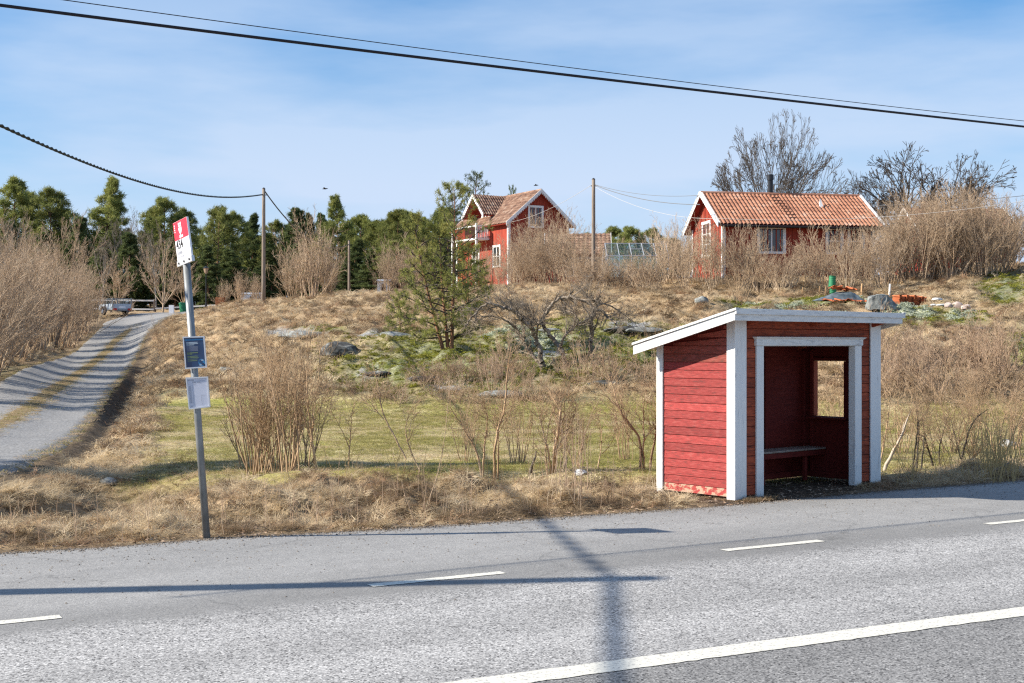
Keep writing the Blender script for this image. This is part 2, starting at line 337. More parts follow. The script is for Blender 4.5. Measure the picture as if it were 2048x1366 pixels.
def pxpy(X, Y, Z):
    Yc = np.maximum(Y, 3); return 1024 + F * X / Yc, HY - (Z - CAMZ) * F / Yc
def ell(px, py, cx, cy, rx, ry): return np.clip(1.35 - np.hypot((px - cx) / rx, (py - cy) / ry), 0, 1)
def ground_parts(X, Y):
    X = np.asarray(X, float); Y = np.asarray(Y, float)
    Z = base_h(X, Y); px, py = pxpy(X, Y, Z); e = Y - edgeY(X); dd = drive_d(X, Y)
    lawnL = sst(16.2, 17.4, Y + .5 * fbm(X * .6, Y * .6)) * (1 - sst(.25, .7, Z))
    lawn = lawnL * sst(-.7, .3, X + 6.0 + (Y - 17.5) * .40 + .8 * (fbm(X * .8, Y * .8) - .45)) * sst(1.0, 1.8, dd) * sst(1.2, 2.0, e)
    rD, dD = seg_d(X, Y, DITCH, DITD); lawn = lawn * (1 - np.clip(2.6 * dD * np.exp(-(rD / .95) ** 2), 0, 1))
    moss = np.zeros_like(Z); rock = np.zeros_like(Z); lich = np.zeros_like(Z)
    for c in [(800, 745, 170, 48), (960, 765, 150, 34), (1040, 700, 190, 46), (1240, 705, 130, 42), (880, 700, 160, 30), (1000, 735, 200, 30), (980, 715, 340, 62), (1180, 680, 220, 40), (650, 662, 60, 5), (1880, 640, 130, 20), (2010, 580, 60, 35), (1650, 608, 120, 12), (2040, 700, 40, 40), (1500, 612, 70, 8), (30, 740, 40, 14)]: moss = np.maximum(moss, ell(px, py, *c))
    for c in [(600, 668, 80, 7), (760, 672, 60, 8), (740, 745, 30, 8), (1260, 650, 50, 8), (905, 775, 60, 6), (1110, 705, 50, 5)]: rock = np.maximum(rock, ell(px, py, *c))
    for c in [(1812, 632, 60, 15), (1560, 610, 70, 5), (1740, 612, 40, 7), (1080, 684, 60, 10), (1010, 668, 60, 10), (1920, 632, 30, 6)]: lich = np.maximum(lich, ell(px, py, *c))
    n = fbm(X * .9, Y * .9); n2 = fbm(X * 2.6 + 9, Y * 2.6)
    moss = moss * sst(.30, .50, n2 + moss * .22); lich = sst(.35, .7, lich * (.6 + n2)); rock = sst(.4, .7, rock * (.6 + n2))
    return Z, px, py, e, dd, lawn, moss, rock, lich, n, n2
def ground(X, Y, full=False):
    Z, px, py, e, dd, lawn, moss, rock, lich, n, n2 = ground_parts(X, Y)
    rough = sst(.3, 1.4, dd) * sst(.15, 1.0, e) * (1 - .85 * lawn) * (1 - .6 * rock) * sst(-1, .1, e)
    bank = sst(.4, 1.2, Z)
    H = Z + rough * ((fbm(X * 1.1, Y * 1.1, 3) - .44) * (.34 + .55 * bank) + (fbm(X * 3.3, Y * 3.3, 2) - .37) * (.16 + .12 * bank))
    H = H + lawn * (fbm(X * .7, Y * .7, 2) - .38) * .08
    vg = sst(.3, 1.2, e) * (1 - sst(4.0, 6.5, e)) * sst(.3, 1.2, dd) * (1 - lawn)
    H = H + vg * ((fbm(X * 1.7 + 3, Y * 2.1, 3) - .45) * .56 + (np.abs(fbm(X * 4.3, Y * 4.3, 2) - .38)) * .22)
    H = H + .12 * np.exp(-((Y - 17.3) / .7) ** 2) * sst(-4.6, -3.8, X) * (1 - sst(2.0, 2.5, X)) * sst(.35, .6, fbm(X * 1.1, Y * 1.1, 2) + .1)
    r, dp = seg_d(X, Y, DITCH, DITD); H = H - 1.2 * dp * np.exp(-(r / .66) ** 2) * sst(.1, .9, e) * sst(-.2, .4, dd)
    H = H - .12 * np.exp(-((dd - .5) / .3) ** 2) * sst(15, 22, Y) * (Y < 80)
    H = H - .05 * (1 - sst(-.2, .35, dd))
    H = np.where(e < .35, np.minimum(H, H * sst(-.02, .35, e)) + (-.10) * (1 - sst(-.35, .05, e)) - .005 * (1 - sst(0, .35, e)), H)
    # level pad under the shelter
    sx = (X - 2.58) * .752 + (Y - 15.1) * .659; sy = -(X - 2.58) * .659 + (Y - 15.1) * .752
    pad = sst(-.75, -.3, sx) * (1 - sst(2.9, 3.3, sx)) * sst(-.6, -.2, sy) * (1 - sst(1.2, 1.8, sy))
    H = H * (1 - pad) + (-.01) * pad
    # level ground under the houses
    for hx, hy, hr in [(12, 61, 6.5), (-2, 98, 7)]:
        q = 1 - sst(hr * .6, hr, np.hypot(X - hx, Y - hy)); H = H * (1 - q) + (base_h(np.array([float(hx)]), np.array([float(hy)]))[0]) * q
    if full: return H, dict(lawn=lawn, moss=moss, rock=rock, lich=lich, dd=dd, e=e, px=px, py=py, n=n, n2=n2, pad=pad, Z=Z, ditch=dp * np.exp(-(r / .6) ** 2), rough=rough)
    return H
def gz(x, y): return float(ground(np.array([float(x)]), np.array([float(y)]))[0])
def on(px, Y): x = (px - 1024) / F * Y; return (x, Y, gz(x, Y))
def onpy(px, py):                        # where the sight line of a photo point meets the ground
    ys = np.arange(10, 130, .15); xs = (px - 1024) / F * ys; z = ground(xs, ys); r = CAMZ + (HY - py) / F * ys
    i = int(np.argmax(z >= r)); return (float(xs[i]), float(ys[i]), float(z[i]))

# ground sheet on a fan-shaped grid (fine near, coarse far)
def ygrid():
    y = [-60.0, -30, -12, -4, 0, 3, 6]
    while y[-1] < 10: y.append(y[-1] + .5)
    while y[-1] < 900: y.append(y[-1] + min(max(.055, (y[-1] / 13) ** 1.9 * .05), 40))
    return np.array(y)
YG = ygrid(); U = np.concatenate([np.linspace(-14, -.62, 34)[:-1], np.linspace(-.62, .52, 430), np.linspace(.52, 14, 34)[1:]])
XX = U[None, :] * np.maximum(YG, 12)[:, None] ; YY = np.repeat(YG[:, None], len(U), 1)
HH, gp = ground(XX, YY, True)
HH = np.where(YY < 8, -.12, HH)
n0, n1 = XX.shape
idx = np.arange(n0 * n1).reshape(n0, n1)
Fq = np.stack([idx[:-1, :-1], idx[:-1, 1:], idx[1:, 1:], idx[1:, :-1]], -1).reshape(-1, 4)
gm = fastmesh('ground', np.stack([XX, YY, HH], -1).reshape(-1, 3), Fq, None)
gm.polygons.foreach_set('use_smooth', [True] * len(gm.polygons))
def cattr(me, name, arr):
    a = me.color_attributes.new(name, 'FLOAT_COLOR', 'POINT'); a.data.foreach_set('color', np.ascontiguousarray(arr, np.float32).ravel())
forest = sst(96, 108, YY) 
dirt = np.clip(np.exp(-((gp['dd'] - .15) / .3) ** 2) * .8 * (YY > 14) + gp['pad'] + np.exp(-((gp['e']) / .22) ** 2) + gp['ditch'] * 1.2, 0, 1)
one = np.ones_like(HH)
cattr(gm, 'wa', np.stack([gp['lawn'], gp['moss'], gp['rock'], one], -1)); cattr(gm, 'wb', np.stack([dirt, gp['lich'], forest, one], -1))
def ground_mat():
    m = mat('ground_cover', (.3, .2, .1), .95, 0, .1); t, N, Lk, b = nodes(m)
    tc = N.new('ShaderNodeTexCoord')
    def noise(s, d=6, st=(1, 1, 1)):
        mp = N.new('ShaderNodeMapping'); mp.inputs['Scale'].default_value = st; Lk(tc.outputs['Object'], mp.inputs[0])
        n = N.new('ShaderNodeTexNoise'); n.inputs['Scale'].default_value = s; n.inputs['Detail'].default_value = d; n.inputs['Roughness'].default_value = .65; Lk(mp.outputs[0], n.inputs[0]); return n.outputs[0]
    def ramp(src, cols, a=.3, bb=.7):
        r = N.new('ShaderNodeValToRGB'); e = r.color_ramp.elements
        while len(e) < len(cols): e.new(.5)
        for i, c in enumerate(cols): e[i].position = a + (bb - a) * i / (len(cols) - 1); e[i].color = (*c, 1)
        Lk(src, r.inputs[0]); return r.outputs[0]
    def mix(f, a, c):
        x = N.new('ShaderNodeMix'); x.data_type = 'RGBA'; Lk(f, x.inputs[0]); Lk(a, x.inputs[6]); Lk(c, x.inputs[7]); return x.outputs[2]
    A = N.new('ShaderNodeAttribute'); A.attribute_name = 'wa'; B = N.new('ShaderNodeAttribute'); B.attribute_name = 'wb'
    sa = N.new('ShaderNodeSeparateColor'); sb = N.new('ShaderNodeSeparateColor'); Lk(A.outputs[0], sa.inputs[0]); Lk(B.outputs[0], sb.inputs[0])
    nb = noise(.8, 8); nf = noise(9, 8); nm = noise(2.4, 7)
    straw = mix(nb, ramp(nf, [(.14, .095, .055), (.36, .26, .155), (.56, .44, .29)], .3, .72), ramp(nm, [(.22, .155, .085), (.46, .34, .21)]))
    lawn = mix(ramp(noise(.45, 6), [(0, 0, 0), (1, 1, 1)], .36, .62), ramp(noise(14, 9), [(.10, .105, .025), (.27, .265, .06), (.48, .42, .17)], .34, .66), ramp(noise(14, 9), [(.24, .19, .09), (.48, .39, .22), (.64, .55, .36)], .34, .66))
    lawn = mix(ramp(noise(.33, 5, (.5, 1.2, 1)), [(0, 0, 0), (.55, .55, .55)], .5, .62), lawn, ramp(nf, [(.16, .17, .02), (.34, .32, .035)]))
    moss = mix(ramp(nm, [(0, 0, 0), (1, 1, 1)], .4, .6), ramp(nf, [(.04, .048, .012), (.11, .125, .025), (.25, .25, .04)]), ramp(nf, [(.10, .10, .06), (.23, .23, .14), (.40, .40, .28)]))
    rock = ramp(nf, [(.13, .13, .125), (.28, .285, .28), (.40, .41, .41)])
    dirtc = ramp(nf, [(.03, .022, .015), (.085, .062, .043), (.19, .15, .11)])
    lich = ramp(nf, [(.20, .20, .12), (.42, .44, .32), (.58, .60, .48)])
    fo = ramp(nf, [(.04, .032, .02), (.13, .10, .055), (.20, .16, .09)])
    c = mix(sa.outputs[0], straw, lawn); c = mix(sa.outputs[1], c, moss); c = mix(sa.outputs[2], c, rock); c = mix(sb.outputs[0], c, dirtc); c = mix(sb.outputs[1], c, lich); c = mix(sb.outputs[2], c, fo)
    Lk(c, b.inputs['Base Color'])
    bp = N.new('ShaderNodeBump'); bp.inputs['Strength'].default_value = .9; bp.inputs['Distance'].default_value = .06; Lk(nf, bp.inputs['Height']); Lk(bp.outputs[0], b.inputs['Normal'])
    return m
gm.materials.append(ground_mat()); go = link('ground', gm); tag(go, 'rough grassy ground rising from the verge to the hill', kind='structure')

# driveway: gravel sheet that follows the slope
def drive_mat():
    m = mat('drive_gravel', (.3, .3, .3), .95, 0, .15); t, N, Lk, b = nodes(m)
    A = N.new('ShaderNodeAttribute'); A.attribute_name = 'side'; sp = N.new('ShaderNodeSeparateColor'); Lk(A.outputs[0], sp.inputs[0])
    tc = N.new('ShaderNodeTexCoord')
    def noise(s, d=6):
        n = N.new('ShaderNodeTexNoise'); n.inputs['Scale'].default_value = s; n.inputs['Detail'].default_value = d; n.inputs['Roughness'].default_value = .6; Lk(tc.outputs['Object'], n.inputs[0]); return n.outputs[0]
    def ramp(src, cols, a=.3, bb=.7):
        r = N.new('ShaderNodeValToRGB'); e = r.color_ramp.elements
        while len(e) < len(cols): e.new(.5)
        for i, c in enumerate(cols): e[i].position = a + (bb - a) * i / (len(cols) - 1); e[i].color = (*c, 1)
        Lk(src, r.inputs[0]); return r.outputs[0]
    def mix(f, a, c):
        x = N.new('ShaderNodeMix'); x.data_type = 'RGBA'; Lk(f, x.inputs[0]); Lk(a, x.inputs[6]); Lk(c, x.inputs[7]); return x.outputs[2]
    nf = noise(22, 8); nm = noise(1.3, 6)
    g = mix(nm, ramp(nf, [(.11, .11, .11), (.23, .23, .23), (.38, .38, .375)]), ramp(nf, [(.17, .165, .16), (.33, .32, .305)]))
    mid = ramp(noise(14, 7), [(.09, .07, .035), (.21, .155, .08), (.34, .27, .15)])
    mt = N.new('ShaderNodeMath'); mt.operation = 'MULTIPLY_ADD'; Lk(noise(3.2, 6), mt.inputs[0]); mt.inputs[1].default_value = 1.1; Lk(sp.outputs[0], mt.inputs[2])
    f = ramp(mt.outputs[0], [(0, 0, 0), (1, 1, 1)], .98, 1.28)
    Lk(mix(f, g, mid), b.inputs['Base Color'])
    bp = N.new('ShaderNodeBump'); bp.inputs['Strength'].default_value = .7; bp.inputs['Distance'].default_value = .02; Lk(nf, bp.inputs['Height']); Lk(bp.outputs[0], b.inputs['Normal'])
    return m
DQf, DWf, DTf = dense(DC, DW, 420)
tg = np.gradient(DQf, axis=0); tg /= np.linalg.norm(tg, axis=1)[:, None]; nr = np.stack([-tg[:, 1], tg[:, 0]], 1)
SS = np.linspace(-1, 1, 23)
rag = 1 + .10 * (fbm(DTf * 1.3, DTf * 0 + 3) - .45)[:, None]
PX = DQf[:, 0:1] + nr[:, 0:1] * SS * DWf[:, None] * rag; PY = DQf[:, 1:2] + nr[:, 1:2] * SS * DWf[:, None] * rag
PZ = base_h(PX, PY) + .02 + (.02 * np.exp(-(SS / .16) ** 2) - .012 * np.exp(-((np.abs(SS) - .5) / .2) ** 2))[None, :] + (fbm(PX * 2, PY * 2, 3) - .44) * .05
PZ = PZ - .09 * (np.abs(SS) > .97)[None, :]
okd = PY - edgeY(PX) > .02
PZ = np.where(okd, PZ, -.06)
ii = np.arange(PX.size).reshape(PX.shape); Fd = np.stack([ii[:-1, :-1], ii[:-1, 1:], ii[1:, 1:], ii[1:, :-1]], -1).reshape(-1, 4)
dm = fastmesh('driveway', np.stack([PX, PY, PZ], -1).reshape(-1, 3), Fd, None); dm.polygons.foreach_set('use_smooth', [True] * len(dm.polygons))
sidev = np.repeat((np.exp(-((SS - .02) / .17) ** 2) * .75 + np.clip((np.abs(SS) - .86) / .14, 0, 1) * .6)[None, :], len(DQf), 0)
sidev = sidev * (1 - sst(76, 84, PY))
cattr(dm, 'side', np.stack([sidev] * 3 + [np.ones_like(sidev)], -1)); dm.materials.append(drive_mat())
tag(link('driveway', dm), 'gravel driveway with a grassy middle strip climbing left', kind='structure')

# road
def road_mat():
    m = mat('asphalt', (.2, .2, .2), .85, 0, .3); t, N, Lk, b = nodes(m)
    tc = N.new('ShaderNodeTexCoord'); mp = N.new('ShaderNodeMapping'); mp.inputs['Rotation'].default_value = (0, 0, R(-30.4)); Lk(tc.outputs['Object'], mp.inputs[0])
    sx = N.new('ShaderNodeSeparateXYZ'); Lk(mp.outputs[0], sx.inputs[0])
    def noise(s, d=5, st=None, src=None):
        n = N.new('ShaderNodeTexNoise'); n.inputs['Scale'].default_value = s; n.inputs['Detail'].default_value = d; n.inputs['Roughness'].default_value = .6
        if st:
            k = N.new('ShaderNodeMapping'); k.inputs['Scale'].default_value = st; Lk(mp.outputs[0], k.inputs[0]); Lk(k.outputs[0], n.inputs[0])
        else: Lk(mp.outputs[0], n.inputs[0])
        return n.outputs[0]
    def ramp(src, cols, a=None):
        r = N.new('ShaderNodeValToRGB'); e = r.color_ramp.elements
        while len(e) < len(cols): e.new(.5)
        for i, (p, c) in enumerate(cols): e[i].position = p; e[i].color = (c, c, c, 1) if not hasattr(c, '__len__') else (*c, 1)
        Lk(src, r.inputs[0]); return r.outputs[0]
    def mul(a, c, f=1, mode='MULTIPLY'):
        x = N.new('ShaderNodeMix'); x.data_type = 'RGBA'; x.blend_type = mode
        if hasattr(f, 'links'): Lk(f, x.inputs[0])
        else: x.inputs[0].default_value = f
        Lk(a, x.inputs[6]); Lk(c, x.inputs[7]); return x.outputs[2]
    vor = N.new('ShaderNodeTexVoronoi'); vor.inputs['Scale'].default_value = 95; Lk(mp.outputs[0], vor.inputs[0])
    sc_ = N.new('ShaderNodeSeparateColor'); Lk(vor.outputs['Color'], sc_.inputs[0])
    coarse = ramp(sc_.outputs[0], [(0, (.055, .052, .05)), (.16, (.16, .156, .152)), (.3, (.27, .264, .255)), (.7, (.335, .328, .317)), (.88, (.43, .42, .405)), (1, (.58, .565, .54))])
    vor2 = N.new('ShaderNodeTexVoronoi'); vor2.inputs['Scale'].default_value = 130; Lk(mp.outputs[0], vor2.inputs[0])
    s2 = N.new('ShaderNodeSeparateColor'); Lk(vor2.outputs['Color'], s2.inputs[0])
    fine = ramp(s2.outputs[0], [(0, (.15, .148, .145)), (.15, (.23, .226, .22)), (.8, (.285, .28, .27)), (1, (.39, .38, .36))])
    # across-road coordinate v (metres, 0 at dashed line, positive away from the camera)
    v = N.new('ShaderNodeMath'); v.operation = 'SUBTRACT'; Lk(sx.outputs[1], v.inputs[0]); v.inputs[1].default_value = VD
    wob = N.new('ShaderNodeMath'); wob.operation = 'MULTIPLY_ADD'; Lk(noise(.9, 4), wob.inputs[0]); wob.inputs[1].default_value = .5; Lk(v.outputs[0], wob.inputs[2])
    mr = N.new('ShaderNodeMapRange'); mr.inputs[1].default_value = -4; mr.inputs[2].default_value = 4; Lk(wob.outputs[0], mr.inputs[0])
    p = lambda x: (x + .25 + 4) / 8
    side = ramp(mr.outputs[0], [(p(-.5), 0), (p(-.15), 1)])
    c = mul(coarse, fine, side, 'MIX')
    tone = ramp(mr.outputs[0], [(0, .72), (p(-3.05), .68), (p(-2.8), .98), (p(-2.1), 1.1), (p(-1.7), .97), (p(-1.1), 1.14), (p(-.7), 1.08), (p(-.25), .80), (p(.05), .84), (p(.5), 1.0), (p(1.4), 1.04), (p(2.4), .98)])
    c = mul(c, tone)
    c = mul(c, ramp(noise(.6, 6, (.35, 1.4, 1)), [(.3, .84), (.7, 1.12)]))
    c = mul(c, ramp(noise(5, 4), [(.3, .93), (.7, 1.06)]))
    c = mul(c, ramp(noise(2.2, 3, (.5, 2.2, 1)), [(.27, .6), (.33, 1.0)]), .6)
    # hairline crack bands
    nn = noise(.8, 3)
    wv = N.new('ShaderNodeTexVoronoi'); wv.feature = 'DISTANCE_TO_EDGE'; wv.inputs['Scale'].default_value = .32
    ad = N.new('ShaderNodeVectorMath'); ad.operation = 'ADD'; nv = N.new('ShaderNodeTexNoise'); nv.inputs['Scale'].default_value = 1.2; nv.inputs['Detail'].default_value = 5; Lk(mp.outputs[0], nv.inputs[0]); Lk(nv.outputs[1], ad.inputs[0]); Lk(mp.outputs[0], ad.inputs[1]); Lk(ad.outputs[0], wv.inputs[0])
    c = mul(c, ramp(wv.outputs[0], [(.0, .5), (.005, 1.0)]), .5)
    Lk(c, b.inputs['Base Color'])
    bp = N.new('ShaderNodeBump'); bp.inputs['Strength'].default_value = .55; bp.inputs['Distance'].default_value = .006; Lk(sc_.outputs[0], bp.inputs['Height']); Lk(bp.outputs[0], b.inputs['Normal'])
    return m
DA = G0(740, 1172); DB = G0(1640, 1082); ddir = DB - DA; ddir /= np.linalg.norm(ddir); dn = np.array([-ddir[1], ddir[0], 0])
_a = R(-30.4); VD = DA[0] * math.sin(_a) + DA[1] * math.cos(_a)
rx = np.concatenate([[-200, -100, -50, -25], np.linspace(-14, 16, 121), [25, 50, 100, 250]])
rv = []
for x in rx:
    y1 = float(edgeY(x)) + .03 * math.sin(x * 3.1) + .07 * (float(fbm(np.array([x * 2.3]), np.array([4.]))[0]) - .45)
    rv.append([(x, y1 - t, 0.0) for t in (0, 1.5, 4, 8, 15)])
rv = np.array(rv); ii = np.arange(rv.shape[0] * 5).reshape(-1, 5)
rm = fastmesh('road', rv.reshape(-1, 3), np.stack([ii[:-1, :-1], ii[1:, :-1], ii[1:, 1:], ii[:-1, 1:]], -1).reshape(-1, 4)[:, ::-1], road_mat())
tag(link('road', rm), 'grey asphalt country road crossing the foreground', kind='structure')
def paint_mat():
    m = mat('road_paint', (.75, .74, .70), .7); t, N, Lk, b = nodes(m)
    tc = N.new('ShaderNodeTexCoord'); n = N.new('ShaderNodeTexNoise'); n.inputs['Scale'].default_value = 45; n.inputs['Detail'].default_value = 8; n.inputs['Roughness'].default_value = .7; Lk(tc.outputs['Object'], n.inputs[0])
    r = N.new('ShaderNodeValToRGB'); e = r.color_ramp.elements; e[0].position = .37; e[0].color = (.27, .265, .255, 1); e[1].position = .45; e[1].color = (.58, .56, .49, 1); k = e.new(.7); k.color = (.72, .69, .60, 1)
    Lk(n.outputs[0], r.inputs[0]); Lk(r.outputs[0], b.inputs['Base Color']); return m
M['paint'] = paint_mat()
def ribbon(name, a, b, w, z=.004, label=None):
    a = np.array(a, float); b = np.array(b, float); d = b - a; ln = np.linalg.norm(d); d /= ln; nn = np.array([-d[1], d[0], 0]); n = max(2, int(ln / .06)); n = min(n, 400)
    rs = np.random.RandomState(int(abs(a[0]) * 100) % 9999 + 3); t = np.linspace(0, ln, n)
    lo = a + d * t[:, None] - nn * (w / 2 + rs.randn(n)[:, None] * .0035); hi = a + d * t[:, None] + nn * (w / 2 + rs.randn(n)[:, None] * .0035)
    V = np.concatenate([lo, hi]); V[:, 2] = z; i = np.arange(n - 1)
    me = fastmesh(name, V, np.stack([i, i + 1, i + 1 + n, i + n], 1), M['paint']); return tag(link(name, me), label, kind='structure')
for k in range(-3, 8):
    s = DA + ddir * 3.36 * k; ribbon('road_marking_dash', s, s + ddir * 1.14, .11, label='short white dash of the broken edge line')
LA = G0(1400, 1309.5); LB = G0(2048, 1223); ld = (LB - LA) / np.linalg.norm(LB - LA)
ribbon('road_marking_line', LA - ld * 8, LB + ld * 12, .215, label='long solid white line across the near corner of the road')

# ------------------------------------------------------------------ bus shelter
TH = math.atan2(.659, .752)
sh = thing('bus_shelter', 'small red wooden bus shelter with white trim standing at the road edge', 'bus shelter', (2.58, 15.1, 0), TH)
SW, SD = 2.89, 1.13
def roofz(y): return 2.205 - .2535 * (y + .25)       # top of roof deck at depth y
def wob(s=.002): return random.uniform(-s, s)
random.seed(5)
def bpart(name, x0, x1, y0, y1, z0, z1, m, parent=sh, b=.004, **k):
    o = bmobj(name, cbox(x0, x1, y0, y1, z0, z1, b), M[m] if isinstance(m, str) else m, parent, **k); return o
def cut_top(o, under=.085):                          # trim boards under the sloping roof
    for v in o.data.vertices:
        lim = roofz(v.co.y) - under
        if v.co.z > lim: v.co.z = lim
# left side wall boards
z = .03; i = 0
while z < 2.05:
    h = .098
    zt = z + h - .005
    # board runs until it meets the roof line
    ymax = SD - .055
    lim_y = (2.205 - (z + .03) - .085) / .2535 - .25
    y1 = min(ymax, lim_y)
    if y1 > .12:
        m = 'peeling' if i == 0 else ('red_side_top' if i >= 16 else 'red_side')
        o = bpart('board', -.022 + wob(.0015), 0 + wob(.001), .05, y1, z, zt, m, b=.003)
        for v in o.data.vertices:
            if v.co.z < z + .01: v.co.x -= .004
        cut_top(o)
        if i == 0: o['label'] = 'lowest board with red paint peeled to bare wood'
    z += h; i += 1
# front boards
def front_board(x0, x1, z0, z1, k):
    o = bpart('board', x0, x1, -.022 + wob(.0015), wob(.001), z0, z1, 'red_front', b=.003)
    for v in o.data.vertices:
        if v.co.z < z0 + .01: v.co.y -= .004
    return o
z = .04
k = 0
while z < 2.09:
    zt = min(z + .110, 2.1)
    if z < 1.80:
        front_board(.165, .365, z, zt, k); front_board(2.49, 2.71, z, zt, k)
    else:
        if k % 2: front_board(.165, 1.35, z, zt, k); front_board(1.354, 2.71, z, zt, k)
        else: front_board(.165, 2.71, z, zt, k)
    z += .115; k += 1
mb = MB(); zz_ = .08
while zz_ < 1.75:
    for yy_ in (.09, SD - .10):
        mb.tube([(-.0215, yy_, zz_), (-.0255, yy_, zz_)], .0045, 6)
    zz_ += .098
mb.build('nail_heads', M['rust_dark'], sh, kind='stuff')
# right and back outer boards
z = .03
while z < 1.98:
    lim_y = (2.205 - (z + .03) - .085) / .2535 - .25; y1 = min(SD - .02, lim_y)
    if y1 > .15:
        if .80 < z < 1.60:
            bpart('board', SW, SW + .022, .05, .40, z, z + .093, 'red_side', b=.003)
            if y1 > .98: bpart('board', SW, SW + .022, .96, y1, z, z + .093, 'red_side', b=.003)
        else: cut_top(bpart('board', SW, SW + .022, .05, y1, z, z + .093, 'red_side', b=.003))
    if z < 1.72: bpart('board', .02, SW - .02, SD, SD + .022, z, z + .093, 'red_side', b=.003)
    z += .098
# lining (inner faces)
def lining(x0, x1, y0, y1, z0, z1, name='lining'):
    o = bpart(name, x0, x1, y0, y1, z0, z1, 'red_inner', b=.001); return o
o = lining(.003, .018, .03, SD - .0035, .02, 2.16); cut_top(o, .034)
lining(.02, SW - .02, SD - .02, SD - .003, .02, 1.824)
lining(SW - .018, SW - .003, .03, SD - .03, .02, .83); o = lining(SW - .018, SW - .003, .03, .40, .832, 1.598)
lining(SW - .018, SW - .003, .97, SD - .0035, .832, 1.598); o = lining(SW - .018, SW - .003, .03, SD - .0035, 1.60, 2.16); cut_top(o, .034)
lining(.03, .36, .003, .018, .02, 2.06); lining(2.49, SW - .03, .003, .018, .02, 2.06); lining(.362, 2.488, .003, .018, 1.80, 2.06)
# inner studs, rails, brace
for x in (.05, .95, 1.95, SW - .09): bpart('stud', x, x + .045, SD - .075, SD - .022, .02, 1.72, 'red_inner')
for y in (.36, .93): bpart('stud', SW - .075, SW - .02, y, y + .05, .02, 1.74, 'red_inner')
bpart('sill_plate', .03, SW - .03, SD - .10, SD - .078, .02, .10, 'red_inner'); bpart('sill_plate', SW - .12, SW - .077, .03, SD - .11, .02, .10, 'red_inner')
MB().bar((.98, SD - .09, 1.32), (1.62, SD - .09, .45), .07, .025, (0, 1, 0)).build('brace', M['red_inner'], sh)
# window in the right wall
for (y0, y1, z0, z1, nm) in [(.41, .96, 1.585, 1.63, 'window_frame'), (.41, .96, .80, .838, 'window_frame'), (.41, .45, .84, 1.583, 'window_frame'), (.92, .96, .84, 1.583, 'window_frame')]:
    bpart(nm, SW - .06, SW + .03, y0, y1, z0, z1, noise_mat('sunlit_red', [(.36, .08, .04), (.44, .11, .06)], 5) if y0 > .9 and z0 < 1 else 'red_inner')  # rear upright gets a brighter red: sunlight put into its colour
bpart('window_sill', SW - .14, SW - .062, .36, 1.0, .80, .83, 'red_inner')
# white corner posts
for nm, x0, x1, y0, y1, zt in [('corner_board', -.046, -.024, -.03, .075, 2.12), ('corner_board', -.046, .165, -.052, -.030, 2.12), ('corner_board', 2.71, SW + .046, -.052, -.030, 2.12), ('corner_board', SW + .024, SW + .046, -.028, .09, 2.12), ('corner_board', -.046, -.024, SD - .055, SD + .045, 1.9)]:
    o = bpart(nm, x0, x1, y0, y1, 0 if x0 < 2 else .01, zt, 'white_wood', b=.003); cut_top(o, .06)
bpart('corner_board', -.022, .10, SD + .024, SD + .045, 0, 1.75, 'white_wood')
# door casing
bpart('door_casing', .358, .492, -.05, -.0245, .0, 1.788, 'white_wood'); bpart('door_casing', 2.37, 2.505, -.05, -.0245, .0, 1.788, 'white_wood')
bpart('door_jamb', .478, .50, -.023, .05, .0, 1.785, 'white_wood'); bpart('door_jamb', 2.352, 2.368, -.055, .045, .0, 1.787, 'white_wood')
bpart('door_jamb', .502, 2.35, -.023, .05, 1.787, 1.80, 'white_wood_x')
mb = MB(); zz = (1.79, 1.80, 1.868, 1.885, 1.895, 1.90); ov = (.0, .008, .008, .035, .045, .03)
ring = []
for zv, oo in zip(zz, ov): ring.append([(.35 - oo, -.053 - oo * .8, zv), (2.515 + oo, -.053 - oo * .8, zv), (2.515 + oo, -.0245, zv), (.35 - oo, -.0245, zv)])
mb.add(np.array(ring).reshape(-1, 3), [(a * 4 + j, a * 4 + (j + 1) % 4, a * 4 + 4 + (j + 1) % 4, a * 4 + 4 + j) for a in range(5) for j in range(4)] + [(3, 2, 1, 0), (20, 21, 22, 23)]); mb.build('door_head', M['white_wood_x'], sh)
# bench
for q in range(3): bpart('seat_plank', .05, SW - .10, .70 + q * .115, .81 + q * .115, .405, .43, 'bench', b=.004)
bpart('bench_apron', .05, SW - .10, .715, .74, .33, .402, 'red_inner')
for x in (.5, 1.5, 2.4): bpart('bench_leg', x, x + .05, .75, .80, .0, .40, 'red_inner')
# roof: rafters, deck, fascia, rake boards
X0, X1, Y0, Y1 = -.3, SW + .20, -.25, SD + .17
for x in (.20, 1.44, 2.72):
    mb = MB(); y0, y1 = -.22, SD + .14
    mb.hexa([(x, y0, roofz(y0) - .075), (x + .05, y0, roofz(y0) - .075), (x + .05, y1, roofz(y1) - .115), (x, y1, roofz(y1) - .115), (x, y0, roofz(y0) - .03), (x + .05, y0, roofz(y0) - .03), (x + .05, y1, roofz(y1) - .03), (x, y1, roofz(y1) - .03)])
    mb2 = MB(); mb2.hexa([(x, y0, roofz(y0) - .125), (x + .05, y0, roofz(y0) - .125), (x + .05, y1, roofz(y1) - .125), (x, y1, roofz(y1) - .125), (x, y0, roofz(y0) - .03), (x + .05, y0, roofz(y0) - .03), (x + .05, y1, roofz(y1) - .03), (x, y1, roofz(y1) - .03)]); mb2.build('rafter', M['red_front'], sh)
nb = 11
